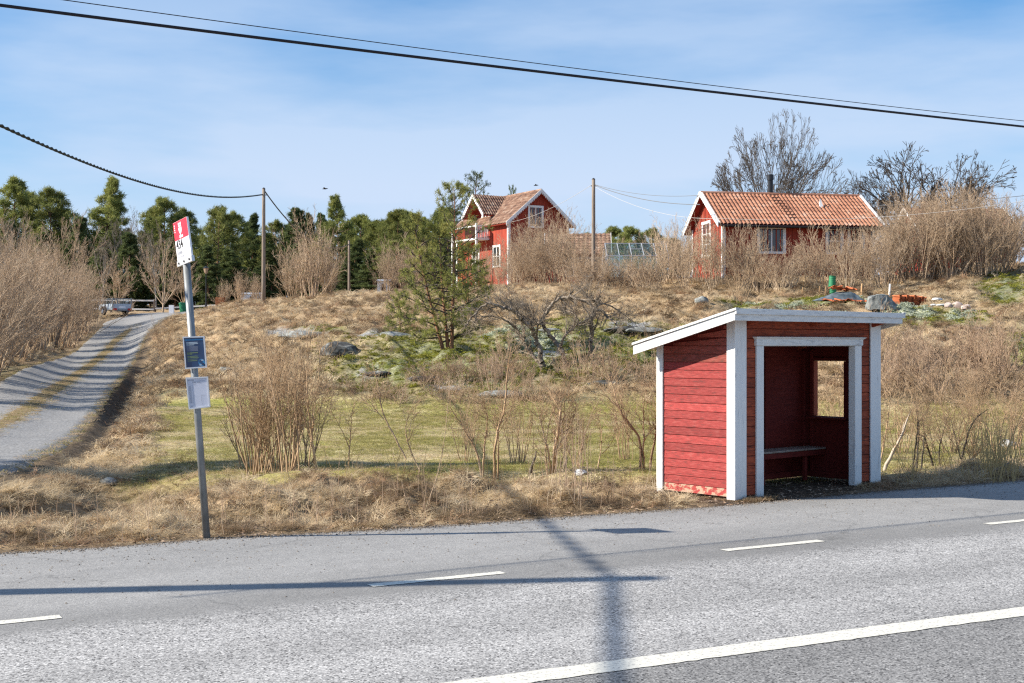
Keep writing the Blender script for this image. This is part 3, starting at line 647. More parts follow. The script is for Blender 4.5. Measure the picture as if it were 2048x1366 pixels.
for q in range(nb):
    y0 = Y0 + .02 + (Y1 - Y0 - .04) * q / nb; y1 = Y0 + .02 + (Y1 - Y0 - .04) * (q + 1) / nb - .005
    MB().hexa([(X0 + .03, y0, roofz(y0) - .029), (X1 - .03, y0, roofz(y0) - .029), (X1 - .03, y1, roofz(y1) - .029), (X0 + .03, y1, roofz(y1) - .029), (X0 + .03, y0, roofz(y0) - .006), (X1 - .03, y0, roofz(y0) - .006), (X1 - .03, y1, roofz(y1) - .006), (X0 + .03, y1, roofz(y1) - .006)]).build('roof_board', M['red_front'], sh)
MB().hexa([(X0 - .005, Y0 - .01, roofz(Y0) - .004), (X1 + .005, Y0 - .01, roofz(Y0) - .004), (X1 + .005, Y1, roofz(Y1) - .004), (X0 - .005, Y1, roofz(Y1) - .004), (X0 - .005, Y0 - .01, roofz(Y0) + .006), (X1 + .005, Y0 - .01, roofz(Y0) + .006), (X1 + .005, Y1, roofz(Y1) + .006), (X0 - .005, Y1, roofz(Y1) + .006)]).build('roof_felt', M['felt'], sh)
bpart('fascia', X0 - .022, X1 + .004, Y0 - .024, Y0, 2.077, 2.182, 'white_wood_x', b=.003)
bpart('fascia_cap', X0 - .028, X1 + .03, Y0 - .05, Y0 - .0245, 2.150, 2.214, 'white_wood_x', b=.003)
for xs, xe in ((X0 - .022, X0), (X1, X1 + .022)):
    MB().hexa([(xs, Y0 + .001, roofz(Y0) - .128), (xe, Y0 + .001, roofz(Y0) - .128), (xe, Y1, roofz(Y1) - .128), (xs, Y1, roofz(Y1) - .128), (xs, Y0 + .001, roofz(Y0) - .02), (xe, Y0 + .001, roofz(Y0) - .02), (xe, Y1, roofz(Y1) - .02), (xs, Y1, roofz(Y1) - .02)]).build('rake_board', M['white_wood_x'], sh)
    MB().hexa([(xs - .018, Y0 - .05, roofz(Y0) - .008), (xe + .018, Y0 - .05, roofz(Y0) - .008), (xe + .018, Y1 + .01, roofz(Y1) - .012), (xs - .018, Y1 + .01, roofz(Y1) - .012), (xs - .018, Y0 - .05, roofz(Y0) + .018), (xe + .018, Y0 - .05, roofz(Y0) + .018), (xe + .018, Y1 + .01, roofz(Y1) + .014), (xs - .018, Y1 + .01, roofz(Y1) + .014)]).build('rake_cap', M['white_wood_x'], sh)
MB().tube([(SW + .03, .35, .92), (SW + .14, .33, .92)], .16, 20).build('round_bin', M['grey_plastic'], sh, label='dark round object on the outer right wall, edge just visible')

def clump_mesh(seed, n, size, mat_, tri=(.02, .05)):
    rs = np.random.RandomState(seed); V = []; Fc = []
    for i in range(n):
        p = rs.randn(3) * size * np.array([.5, .5, .3]); p[2] = abs(p[2]); d = rs.randn(3); d /= np.linalg.norm(d); e = rs.randn(3); e -= d * (e @ d); e /= np.linalg.norm(e)
        l = rs.uniform(*tri); V += [p - d * l, p + d * l, p + e * l * 1.2]; Fc.append((3 * i, 3 * i + 1, 3 * i + 2))
    return fastmesh('clump', np.array(V), np.array(Fc), mat_)
# moss and grit that has collected on the shelter roof edge
rs = np.random.RandomState(4); V = []; Fc = []
for i in range(900):
    x = rs.uniform(-.2, 2.9) ; 
    if vnoise(np.array([x * 3.1]), np.array([2.]))[0] < .45: continue
    y = Y0 - .0 + abs(rs.randn()) * .06; l = rs.uniform(.004, .013); c = np.array([x, y, roofz(y) + .006 + abs(rs.randn()) * .004])
    a, b_, c_ = c + rs.randn(3) * l, c + rs.randn(3) * l, c + rs.randn(3) * l * 1.4; k = len(V); V += [a, b_, c_]; Fc.append((k, k + 1, k + 2))
o = link('roof_moss', fastmesh('roof_moss', np.array(V), np.array(Fc), M['lichen']), sh); o['kind'] = 'stuff'

# ------------------------------------------------------------------ bus stop sign
PB = G0(415, 1075); PT = W2(373, 527, PB[1] - .02)
bs = thing('bus_stop_sign', 'leaning grey bus stop pole with red and white flag and two notice frames', 'bus stop sign', tuple(PB))
def wl(p): return np.array(p) - PB
MB().tube([wl(PB) + (0, 0, -.1), wl(PT)], .034, 20).build('pole', M['galv'], bs, smooth=True)
TL = W2(347.5, 447, PB[1] + .10)
e_ = np.array([.203, -.30, .036]); u_ = -np.array([-.135, .03, 1.0]); u_ /= np.linalg.norm(u_); nrm = np.cross(e_, u_); nrm /= np.linalg.norm(nrm)
if nrm[1] > 0: nrm = -nrm
Hf = .362; e1 = e_ / np.linalg.norm(e_); wf = np.linalg.norm(e_)
def fl(s, t, d=0): return wl(TL) + e_ * s + u_ * Hf * t + nrm * d    # s across 0..1, t down 0..1
def quadbox(s0, s1, t0, t1, d0, d1, name, m, parent=bs, **k):
    c = [fl(s0, t0, d0), fl(s1, t0, d0), fl(s1, t1, d0), fl(s0, t1, d0), fl(s0, t0, d1), fl(s1, t0, d1), fl(s1, t1, d1), fl(s0, t1, d1)]
    return MB().hexa(c).build(name, M[m], parent, **k)
flag = quadbox(0, 1, 0, 1, -.009, .009, 'flag', 'sign_white')
quadbox(.01, .99, .005, .475, .0095, .0105, 'red_field', 'sl_red', flag)
quadbox(-.03, 1.03, 1.0, 1.14, -.014, .014, 'bracket', 'alu')
for s in (.12, .5, .88):
    c = fl(s, 1.07, .014); MB().tube([c, c + nrm * .008], .009, 8).build('bolt', M['ink'], bs)
def text_mesh(txt, size, bold=0.0):
    c = bpy.data.curves.new('txt', 'FONT'); c.body = txt; c.size = size; c.offset = bold; c.resolution_u = 3
    o = bpy.data.objects.new('txt', c); COL.objects.link(o); dg = bpy.context.evaluated_depsgraph_get(); me = bpy.data.meshes.new_from_object(o.evaluated_get(dg)); bpy.data.objects.remove(o)
    return me
def put_text(txt, size, fn, name, m, parent, xs=1.0, bold=0):
    me = text_mesh(txt, size, bold)
    for v in me.vertices: v.co = Vector(fn(v.co.x * xs, v.co.y))
    me.materials.clear(); me.materials.append(M[m]); return link(name, me, parent)
def flf(s0, t0, d=.0118): return lambda x, y: fl(s0 + x / wf, t0 - y / Hf, d)
put_text('434', .115, flf(.06, .705), 'lettering', 'ink', flag, 1.0, .0012)
put_text('Slussen', .056, flf(.07, .845), 'lettering', 'ink_grey', flag, .82, .0008)
put_text('via Orminge', .044, flf(.07, .95), 'lettering', 'ink_grey', flag, .78, .0005)
put_text('ojBuss', .052, flf(.36, .445), 'lettering', 'sign_white', flag, .72, .0012)
# emblem: white crowned oval with small red marks
def disc(cx, cy, rx_, ry_, d, n=24, top=0):
    P = [fl(cx + rx_ * math.cos(a) / wf, cy - (ry_ * math.sin(a)) / Hf, d) for a in np.linspace(0, 2 * math.pi, n, endpoint=False)]; return P
mb = MB(); P = disc(.47, .205, .040, .052, .0115); mb.add(P, [tuple(range(len(P)))])
for dx in (-.028, 0, .028):
    mb.add([fl(.47 + (dx - .012) / wf, .10, .0116), fl(.47 + (dx + .012) / wf, .10, .0116), fl(.47 + dx * 1.1 / wf, .035, .0116)], [(0, 1, 2)])
mb.build('emblem', M['sign_white'], flag)
mb = MB()
for cx, cy, r1, r2 in [(.40, .17, .008, .005), (.54, .17, .008, .005), (.47, .235, .006, .010), (.47, .305, .014, .004), (.47, .115, .026, .003)]:
    P = disc(cx, cy, r1, r2, .0128, 10); mb.add(P, [tuple(range(len(P)))])
mb.build('emblem_mark', M['sl_red'], flag)
mb = MB()
for k in range(4):
    mb.add([fl(.07, .07 + k * .055, .0118), fl(.12, .07 + k * .055, .0118), fl(.12, .105 + k * .055, .0118), fl(.07, .105 + k * .055, .0118)], [(0, 1, 2, 3)])
mb.build('side_lettering', M['sign_white'], flag)
# notice frames: corners in the photo give place, tilt and size
def frame(tl, tr, br, bl, z, label, face):
    P = [wl(W2(x, y, z)) for x, y in (tl, tr, br, bl)]; c = sum(P) / 4
    def q(s, t, d=0): return (P[0] * (1 - s) + P[1] * s) * (1 - t) + (P[3] * (1 - s) + P[2] * s) * t + np.array([0, -d, 0])
    fr = thing_part = MB()
    b = .055; bt = .04
    for (s0, s1, t0, t1) in [(0, 1, 0, bt), (0, 1, 1 - bt, 1), (0, b, bt, 1 - bt), (1 - b, 1, bt, 1 - bt)]:
        fr.hexa([q(s0, t0, -.010), q(s1, t0, -.010), q(s1, t1, -.010), q(s0, t1, -.010), q(s0, t0, .010), q(s1, t0, .010), q(s1, t1, .010), q(s0, t1, .010)])
    fo = fr.build('notice_frame', M['alu'], bs, label=label)
    MB().hexa([q(b, bt, -.008), q(1 - b, bt, -.008), q(1 - b, 1 - bt, -.008), q(b, 1 - bt, -.008), q(b, bt, .003), q(1 - b, bt, .003), q(1 - b, 1 - bt, .003), q(b, 1 - bt, .003)]).build('notice', M[face], fo)
    return fo, q
zf = PB[1] - .055
f1, q1 = frame((365.5, 673.5), (409, 672), (414, 735), (371, 738), zf, 'dark blue notice in a pale frame', 'navy')
def bars(q, items, m, parent, name='print', d=.0045):
    mb = MB()
    for s0, s1, t0, t1 in items: mb.add([q(s0, t0, d), q(s1, t0, d), q(s1, t1, d), q(s0, t1, d)], [(0, 1, 2, 3)])
    return mb.build(name, M[m], parent)
bars(q1, [(.07, .92, .09, .125)], 'print_blue', f1)
bars(q1, [(.14, .66, .175, .2), (.14, .68, .215, .24), (.14, .5, .255, .275)], 'print_pale', f1)
bars(q1, [(.14, .66, .31 + k * .033, .322 + k * .033) for k in range(5)], 'ink_grey', f1)
bars(q1, [(.14, .64, .50, .525), (.14, .38, .54, .56), (.14, .62, .61, .63), (.14, .66, .65, .67), (.14, .6, .70, .715), (.14, .58, .75, .77)], 'print_green', f1)
def qdisc(q, cx, cy, rx_, ry_, d, m, parent, name, n=20, a0=0, a1=2 * math.pi):
    P = [q(cx + rx_ * math.cos(a), cy + ry_ * math.sin(a), d) for a in np.linspace(a0, a1, n, endpoint=False)]
    MB().add(P, [tuple(range(n))]).build(name, M[m], parent)
qdisc(q1, .78, .83, .15, .115, .0045, 'print_blue', f1, 'print_circle'); qdisc(q1, .74, .80, .08, .06, .0055, 'navy', f1, 'print_circle'); qdisc(q1, .83, .88, .07, .04, .0065, 'navy', f1, 'print_circle'); qdisc(q1, .72, .905, .07, .02, .0075, 'print_pale', f1, 'print_circle'); qdisc(q1, .82, .76, .06, .02, .0075, 'print_pale', f1, 'print_circle')
f2, q2 = frame((371.5, 755), (416, 753), (421, 814), (378, 819), zf, 'white timetable in a pale frame', 'paper')
bars(q2, [(.10, .16, .085, .105), (.18, .36, .085, .1), (.28, .86, .125, .131)] + [(.28, .44, .155 + k * .014, .161 + k * .014) for k in range(3)] + [(.5, .64, .155 + k * .014, .161 + k * .014) for k in range(3)] + [(.28, .44, .235, .243)], 'ink_grey', f2)
bars(q2, [(.10, .2, .27 + k * .02, .276 + k * .02) for k in range(28)] + [(.25, .27, .27 + k * .02, .276 + k * .02) for k in range(32)] + [(.62, .65, .62 + k * .02, .626 + k * .02) for k in range(15)] + [(.62, .82, .59, .597), (.28, .36, .59, .6), (.10, .2, .9, .915)], 'ink_grey', f2)
for t in (.3, .62):
    c = wl(PB) * (1 - t) + wl(PT) * t
for y_, (xa) in ((.2, 0), (.8, 0)):
    for q in (q1, q2):
        c = q(.5, y_, -.03); MB().box(c[0] - .04, c[0] + .04, c[1] - .012, c[1] + .02, c[2] - .012, c[2] + .012).build('clamp', M['galv'], bs)

# ------------------------------------------------------------------ poles and wires
def pole(base, top, r0, r1, label, name='utility_pole'):
    base = np.array(base); top = np.array(top); o = thing(name, label, 'utility pole', tuple(base), group=None)
    n = 6; pts = [(top - base) * t for t in np.linspace(0, 1, n)]; pts[0] = pts[0] - np.array([0, 0, .4])
    MB().tube(pts, np.linspace(r0, r1, n), 12).build('post', M['pole_wood'], o, smooth=True)
    MB().tube([(top - base) + (0, 0, -.02), (top - base) + (0, 0, .05)], [r1 * 1.12, r1 * .4], 12).build('cap', M['black_metal'], o)
    MB().bar((top - base) + (-r1 - .05, 0, -.35), (top - base) + (r1 + .12, 0, -.35), .05, .04).build('hook_bracket', M['black_metal'], o)
    return o
P0b = np.array([-9.8, 8.75, 0]); P0t = np.array([-9.78, 8.75, 7.10])
P0b[2] = 0; pole(P0b, P0t, .15, .105, 'wooden roadside utility pole outside the frame at left, casting the long road shadow')
P1b = np.array(on(527, 70)); P1t = W2(527.5, 377, 70); pole(P1b, P1t, .115, .085, 'tall brown utility pole holding the twisted cable, left of the round bare shrub')
P2b = np.array(on(698, 100)); P2t = W2(698, 481, 100); pole(P2b, P2t, .10, .08, 'short far utility pole in front of the dark pines')
P3b = np.array(on(1187, 66)); P3t = W2(1187, 358, 66); pole(P3b, P3t, .11, .085, 'tall grey utility pole standing between the two red houses')
def wire(name, pts, r, m, label, k=6):
    o = MB().tube(pts, r, k).build(name, M[m], None); return tag(o, label, 'cable')
def curve_pts(P, n=60):                  # smooth curve through points given (arc parameter by first coordinate)
    P = np.array(P, float); s = np.concatenate([[0], np.cumsum(np.linalg.norm(np.diff(P, axis=0), axis=1))]); t = np.linspace(0, s[-1], n)
    c = [np.polyfit(s, P[:, i], min(3, len(P) - 1)) for i in range(3)]; return np.stack([np.polyval(q, t) for q in c], 1)
tw = [P0t + (0, 0, -.2), W2(0, 240, 26.6), W2(130, 312, 31.5), W2(250, 357, 37.8), W2(380, 386, 48.2), W2(450, 393, 56.6), W2(525, 389, 70)]
tp = curve_pts(tw, 900); tp += np.linspace(1, 0, 900)[:, None] * (tw[0] - tp[0]) + np.linspace(0, 1, 900)[:, None] * (tw[-1] - tp[-1])
ph = np.arange(900) * .62; off = np.stack([np.cos(ph), 0 * ph, np.sin(ph)], 1) * .02
tc_o = thing('twisted_cable', 'thick dark twisted cable sagging from upper left to the tall brown pole', 'cable', tuple(tw[0]))
MB().tube(tp + off - tw[0], .021, 5).build('strand', M['cable_green'], tc_o); MB().tube(tp - off - tw[0], .021, 5).build('strand', M['cable_green'], tc_o)
t2 = np.stack([P0t - (0, 0, .2) + (np.array([-10.3, -30, 7.0]) - P0t) * t + np.array([0, 0, -.35]) * 4 * t * (1 - t) for t in np.linspace(0, 1, 40)]); wire('overhead_cable', t2, .036, 'cable_green', 'thick dark cable leaving the roadside pole towards the viewer')
t3 = np.stack([W2(530, 383, 70) * (1 - t) + (P2t + (0, 0, -.3)) * t + np.array([0, 0, -1.3]) * 4 * t * (1 - t) for t in np.linspace(0, 1, 40)]); wire('overhead_cable', t3, .035, 'cable_green', 'dark cable dropping from the tall brown pole into the pines')
# the two long wires along the road
def long_wire(samples, r, label, m):
    # plane through the roadside pole, parallel to the road
    P = []
    for px, py in samples:
        k = (px - 1024) / F; z = 14.2 / (1 - .594 * k); P.append(W2(px, py, z))
    P = np.array(P); x = P[:, 0]; cz = np.polyfit(x, P[:, 2], 3)
    X = np.linspace(P0t[0], 24, 140); Y = 14.2 + .594 * X; Zc = np.polyval(cz, np.clip(X, x[0], x[-1])); 
    sl0 = (np.polyval(cz, x[0] + .3) - np.polyval(cz, x[0])) / .3; sl1 = (np.polyval(cz, x[-1]) - np.polyval(cz, x[-1] - .3)) / .3
    Zc = np.where(X < x[0], np.polyval(cz, x[0]) + sl0 * (X - x[0]), Zc); Zc = np.where(X > x[-1], np.polyval(cz, x[-1]) + sl1 * (X - x[-1]), Zc)
    wire('overhead_wire', np.stack([X, Y, Zc], 1), r, m, label)
long_wire([(0, 11), (250, 41), (512, 75), (768, 106), (1024, 139), (1280, 165), (1536, 196), (1792, 226), (2048, 253)], .0155, 'thick dark wire running across the whole sky, lower of the two', 'cable_black')
long_wire([(120, 0), (320, 25), (512, 52), (768, 87), (1024, 121), (1280, 153), (1536, 184), (1792, 214), (2048, 242)], .0045, 'thin dark wire running above the thick one', 'cable_black')
def span(a, b, sag, r, m, label, n=40):
    a, b = np.array(a), np.array(b); wire('overhead_wire', np.stack([a * (1 - t) + b * t - np.array([0, 0, sag]) * 4 * t * (1 - t) for t in np.linspace(0, 1, n)]), r, m, label)
span(W2(1189, 369, 66), W2(1404, 390, 60), .25, .012, 'cable_grey', 'thin grey wire from the pole to the cottage ridge, uppermost')
span(W2(1189, 370, 66), W2(1400, 409, 58), .25, .018, 'cable_grey', 'grey wire from the pole to the cottage gable')
span(W2(1189, 373, 66), W2(1440, 437, 55.5), .45, .008, 'cable_white', 'white wire from the pole to the front of the cottage')
span(W2(1440, 437, 55.5), W2(2150, 385, 50), .42, .008, 'cable_white', 'white wire sagging past the cottage roof to the right')
span(W2(1189, 366, 66), W2(1022, 444, 93), .3, .009, 'cable_white', 'white wire from the pole to the two-storey house')
span(W2(1720, 412, 70), W2(2200, 372, 66), .2, .016, 'cable_grey', 'thin dark wire running right behind the cottage roof')

# ------------------------------------------------------------------ buildings
def pantile(o, ax, dn_, width, length, pitch_n, cols, rows, amp=.035, step=.03, sub=6):
    """tile sheet: o corner at the ridge, ax unit along ridge, dn_ unit down slope, normal pitch_n"""
    o, ax, dn_, pn = map(np.asarray, (o, ax, dn_, pitch_n)); nu = cols * sub + 1
    u = np.linspace(0, width, nu); wv = amp * np.abs(np.sin(np.pi * u / (width / cols))) ** .8
    rsx = np.random.RandomState(3); V = []; Fa = []
    for r in range(rows):
        for e, (t, hh) in enumerate(((r / rows, 0.0), ((r + 1.02) / rows, step))):
            jit = np.repeat(rsx.randn(cols) * .004, sub); jit = np.concatenate([jit, jit[-1:]])
            V.append(o + ax * u[:, None] + dn_ * (length * t) + pn * (wv + hh + jit)[:, None])
        b0 = r * 2 * nu
        for i in range(nu - 1): Fa.append((b0 + i, b0 + i + 1, b0 + nu + i + 1, b0 + nu + i))
    return np.concatenate(V), np.array(Fa)
def sheet_obj(name, VF, m, parent, kind=None):
    me = fastmesh(name, VF[0], VF[1], m); o = link(name, me, parent); 
    if kind: o['kind'] = kind
    return o
def window(parent, o, ax, zt, w, h, cols, rows, out, fr=.09, mun=.035, curtain=False, sash=0, sl=True):
    """o: bottom-left corner on the wall plane, ax: unit along the wall, out: unit outwards"""
    o, ax, out = np.array(o, float), np.array(ax, float), np.array(out, float); up = np.array([0, 0, 1.])
    mb = MB()
    def b(s0, s1, t0, t1, d0, d1, mbx): mbx.obox(o + ax * s0 + up * t0 + out * d0, ax * (s1 - s0), up * (t1 - t0), out * (d1 - d0))
    b(-fr, w + fr, h, h + fr * 1.2, .0, .055, mb); b(-fr, w + fr, -fr, 0, .0, .05, mb); b(-fr, 0, 0, h, .0, .045, mb); b(w, w + fr, 0, h, .0, .045, mb)
    wo_ = mb.build('window', M['white'], parent)
    g = MB(); b(0, w, 0, h, .004, .010, g); g.build('pane', M['glass_dark'], wo_)
    mb = MB()
    for i in range(1, cols): b(w * i / cols - mun / 2 * (1.8 if cols == 2 else 1), w * i / cols + mun / 2 * (1.8 if cols == 2 else 1), 0, h, .012, .035, mb)
    for j in range(1, rows):
        for i in range(cols): b(w * i / cols + mun, w * (i + 1) / cols - mun, h * j / rows - mun / 2, h * j / rows + mun / 2, .012, .032, mb)
    for i in range(cols):
        b(w * i / cols + .002, w * i / cols + mun, 0, h, .0125, .034, mb); b(w * (i + 1) / cols - mun, w * (i + 1) / cols - .002, 0, h, .0125, .034, mb)
    mb.build('sash', M['white'], wo_)
    if curtain:
        cb = MB(); b(w * .04, w * .22, h * .1, h * .95, .0, .0035, cb); 
    return wo_
def battens(o, ax, out, w, hfn, parent, m, sp=.2, bw=.05, skip=None):
    mb = MB(); o, ax, out = np.array(o, float), np.array(ax, float), np.array(out, float); x = sp / 2
    while x < w:
        h = hfn(x) - .02; mb.obox(o + ax * (x - bw / 2), ax * bw, np.array([0, 0, h]), out * .022); x += sp
    p = mb.build('wall_battens', m, parent); p['kind'] = 'stuff'; return p

# red cottage on the right
ang = R(10); ca, sa_ = math.cos(ang), math.sin(ang)
CL, CD, BZ = 7.15, 4.3, 4.35
ct = thing('red_cottage', 'single storey red cottage with orange tile roof and black flue on the hill', 'house', (9.41, 58, BZ), ang)
EZ, RZ = 7.22 - BZ, 8.80 - BZ                     # eave and ridge heights
def crz(y): return RZ - abs(y - CD / 2) * (RZ - EZ) / (CD / 2 + .3)
mb = MB(); mb.add([(0, 0, .35), (CL, 0, .35), (CL, CD, .35), (0, CD, .35), (0, 0, crz(0) - .08), (CL, 0, crz(0) - .08), (CL, CD, crz(0) - .08), (0, CD, crz(0) - .08), (0, CD / 2, RZ - .10), (CL, CD / 2, RZ - .10)],
   [(0, 1, 5, 4), (2, 3, 7, 6), (3, 0, 4, 8, 7), (1, 2, 6, 9, 5), (0, 3, 2, 1), (4, 5, 9, 8), (8, 9, 6, 7)]); mb.build('wall', M['house_red'], ct)
MB().box(.03, CL - .03, .03, CD - .03, -1.0, .36).build('plinth', M['plinth'], ct)
battens((0, 0, .35), (1, 0, 0), (0, -1, 0), CL, lambda x: crz(0) - .45, ct, M['house_red'])
battens((0, CD, .35), (0, -1, 0), (-1, 0, 0), CD, lambda x: crz(CD - x) - .45, ct, M['house_red'])
for x0, x1, y0, y1 in [(-.03, .11, -.045, -.023), (-.047, -.025, -.045, .10), (-.047, -.025, CD - .10, CD + .03), (CL - .11, CL + .03, -.045, -.023)]: MB().box(x0, x1, y0, y1, .35, crz(0) - .12).build('corner_board', M['white'], ct)
for sgn in (1, -1):
    sl = np.array([0, -sgn * (CD / 2 + .42), -(RZ - EZ) * (CD / 2 + .42) / (CD / 2 + .3)]); ll = np.linalg.norm(sl); d_ = sl / ll; pn = np.cross((1, 0, 0), d_); pn = pn if pn[2] > 0 else -pn
    sheet_obj('roof_tiles', pantile((-.33, CD / 2, RZ + .0), (1, 0, 0), d_, CL + .68, ll, pn, 42, 9, .075, .014), M['tile_orange'], ct, 'stuff')
    MB().obox(np.array([-.30, CD / 2, RZ - .10]), (CL + .6, 0, 0), d_ * (ll - .05), pn * .07).build('roof_deck', M['house_red_b'], ct)
mb = MB(); mb.tube([(-.33, CD / 2, RZ + .03), (CL + .35, CD / 2, RZ + .03)], .085, 8); mb.build('ridge_tiles', M['tile_orange'], ct)
for x in (-.375, CL + .33):
    for sgn in (1, -1):
        sl = np.array([0, -sgn * (CD / 2 + .42), -(RZ - EZ) * (CD / 2 + .42) / (CD / 2 + .3)])
        MB().obox((x, CD / 2, RZ - .13), (.03, 0, 0), sl, (0, 0, .20)).build('barge_board', M['white'], ct)
for x in (-.40, CL + .30):
    for sgn in (1, -1):
        sl = np.array([0, -sgn * (CD / 2 + .44), -(RZ - EZ) * (CD / 2 + .44) / (CD / 2 + .3)])
        MB().obox((x, CD / 2, RZ + .075), (.13, 0, 0), sl, (0, 0, .03)).build('barge_cap', M['white'], ct)
MB().tube([(-.2, -.46, EZ - .13), (CL + .2, -.46, EZ - .16)], .06, 8).build('gutter', M['gutter'], ct)
MB().tube([(CL - .2, -.44, EZ - .16), (CL - .05, -.08, EZ - .5), (CL - .05, -.08, .3)], .04, 8).build('downpipe', M['white'], ct)
window(ct, (0, 2.75, 5.98 - BZ), (0, -1, 0), 0, 1.05, 1.42, 2, 3, (-1, 0, 0), fr=.11)
for x, w in ((1.70, 1.15), (4.95, .65), (6.0, .65)): window(ct, (x, 0, 6.00 - BZ), (1, 0, 0), 0, w, 1.02, 2 if w > 1 else 1, 2 if w < 1 else 1, (0, -1, 0), fr=.10)
fx = 3.1
fl_ = MB(); fl_.tube([(fx, CD / 2 + .1, RZ - .15), (fx, CD / 2 + .1, 9.72 - BZ)], .125, 16); fl_.tube([(fx, CD / 2 + .1, 9.50 - BZ), (fx, CD / 2 + .1, 9.76 - BZ)], .155, 16); fl_.build('flue_pipe', M['black_metal'], ct, smooth=False)
zz = crz(1.1); MB().add([(5.05, 1.05, zz - .02), (5.25, 1.0, zz - .1), (5.35, .9, zz - .12), (5.08, 1.15, zz + .42), (5.12, 1.15, zz + .42), (5.1, 1.3, zz + .1)], [(0, 1, 2), (0, 3, 4, 1), (3, 5, 4), (0, 5, 3), (1, 4, 5), (1, 2, 5)]).build('roof_vent', M['white'], ct)
# ladder of hooks on the roof
mb = MB()
for k in range(9):
    y = CD / 2 - .15 - k * .24; mb.box(2.95 + k * .02, 3.35 + k * .02, y - .02, y + .02, crz(y) + .07, crz(y) + .11)
mb.build('roof_ladder', M['tile_brown'], ct)

# two-storey house on the left
HL, HWd, HB = 8.0, 5.1, 5.55
hang = math.atan2(.5, .866)                      # direction of the gable wall
hs_ = thing('red_house', 'taller red house with dormer, balcony and weathered tile roof', 'house', (-.25, 93.5, HB), hang)
# local x: along gable wall, local y: along ridge going back
HR, HE = 13.05 - HB, 10.75 - HB
def hz(x): return HR - abs(x - HWd / 2) * (HR - HE) / (HWd / 2 + .15)
mb = MB(); mb.add([(0, 0, .4), (HWd, 0, .4), (HWd, HL, .4), (0, HL, .4), (0, 0, hz(0) - .1), (HWd, 0, hz(0) - .1), (HWd, HL, hz(0) - .1), (0, HL, hz(0) - .1), (HWd / 2, 0, HR - .12), (HWd / 2, HL, HR - .12)],
   [(1, 2, 6, 5), (3, 0, 4, 7), (0, 1, 5, 8, 4), (2, 3, 7, 9, 6), (0, 3, 2, 1), (4, 8, 9, 7), (8, 5, 6, 9)]); mb.build('wall', M['house_red'], hs_)
MB().box(.03, HWd - .03, .03, HL - .03, -1.2, .41).build('plinth', M['plinth'], hs_)
for x0, x1, y0, y1 in [(-.04, .14, -.05, -.025), (-.05, -.025, -.05, .14), (HWd - .14, HWd + .04, -.05, -.025), (-.05, -.025, HL - .14, HL + .04)]: MB().box(x0, x1, y0, y1, .4, hz(0) - .1).build('corner_board', M['white'], hs_)
battens((0, 0, .4), (1, 0, 0), (0, -1, 0), HWd, lambda x: hz(x) - .5, hs_, M['house_red'], .25)
for sgn in (1, -1):
    ov_ = HWd / 2 + .42; sl = np.array([-sgn * ov_, 0, -(HR - HE) * ov_ / (HWd / 2 + .15)]); ll = np.linalg.norm(sl); d_ = sl / ll; pn = np.cross((0, 1, 0), d_); pn = pn if pn[2] > 0 else -pn
    sheet_obj('roof_tiles', pantile((HWd / 2, -.38, HR), (0, 1, 0), d_, HL + .76, ll, pn, 38, 11, .08, .02), M['tile_mossy'], hs_, 'stuff')
    MB().obox((HWd / 2, -.35, HR - .10), (0, HL + .7, 0), d_ * (ll - .05), pn * .07).build('roof_deck', M['house_red'], hs_)
    for y in (-.42, HL + .39):
        MB().obox((HWd / 2, y, HR - .14), (0, .03, 0), sl, (0, 0, .24)).build('barge_board', M['white'], hs_)
    # saw-tooth trim under the front barge board
    mb = MB(); n = 22
    for k in range(n):
        a = np.array([HWd / 2, -.40, HR - .14]) + sl * (k / n); c = np.array([HWd / 2, -.40, HR - .14]) + sl * ((k + 1) / n); mid = (a + c) / 2 - np.array([0, 0, .13])
        mb.add([a, c, mid, a + (0, .02, 0), c + (0, .02, 0), mid + (0, .02, 0)], [(0, 1, 2), (3, 5, 4), (0, 2, 5, 3), (1, 4, 5, 2)])
    mb.build('verge_trim', M['white'], hs_)
mb = MB(); mb.tube([(HWd / 2, -.38, HR + .03), (HWd / 2, HL + .38, HR + .03)], .09, 8); mb.build('ridge_tiles', M['tile_mossy'], hs_)
window(hs_, (1.75, 0, 10.45 - HB), (1, 0, 0), 0, 1.05, 1.35, 2, 1, (0, -1, 0), fr=.13)
for yy in (5.4, 2.2): window(hs_, (0, yy, 7.6 - HB), (0, -1, 0), 0, .95, 1.35, 2, 2, (-1, 0, 0), fr=.13)
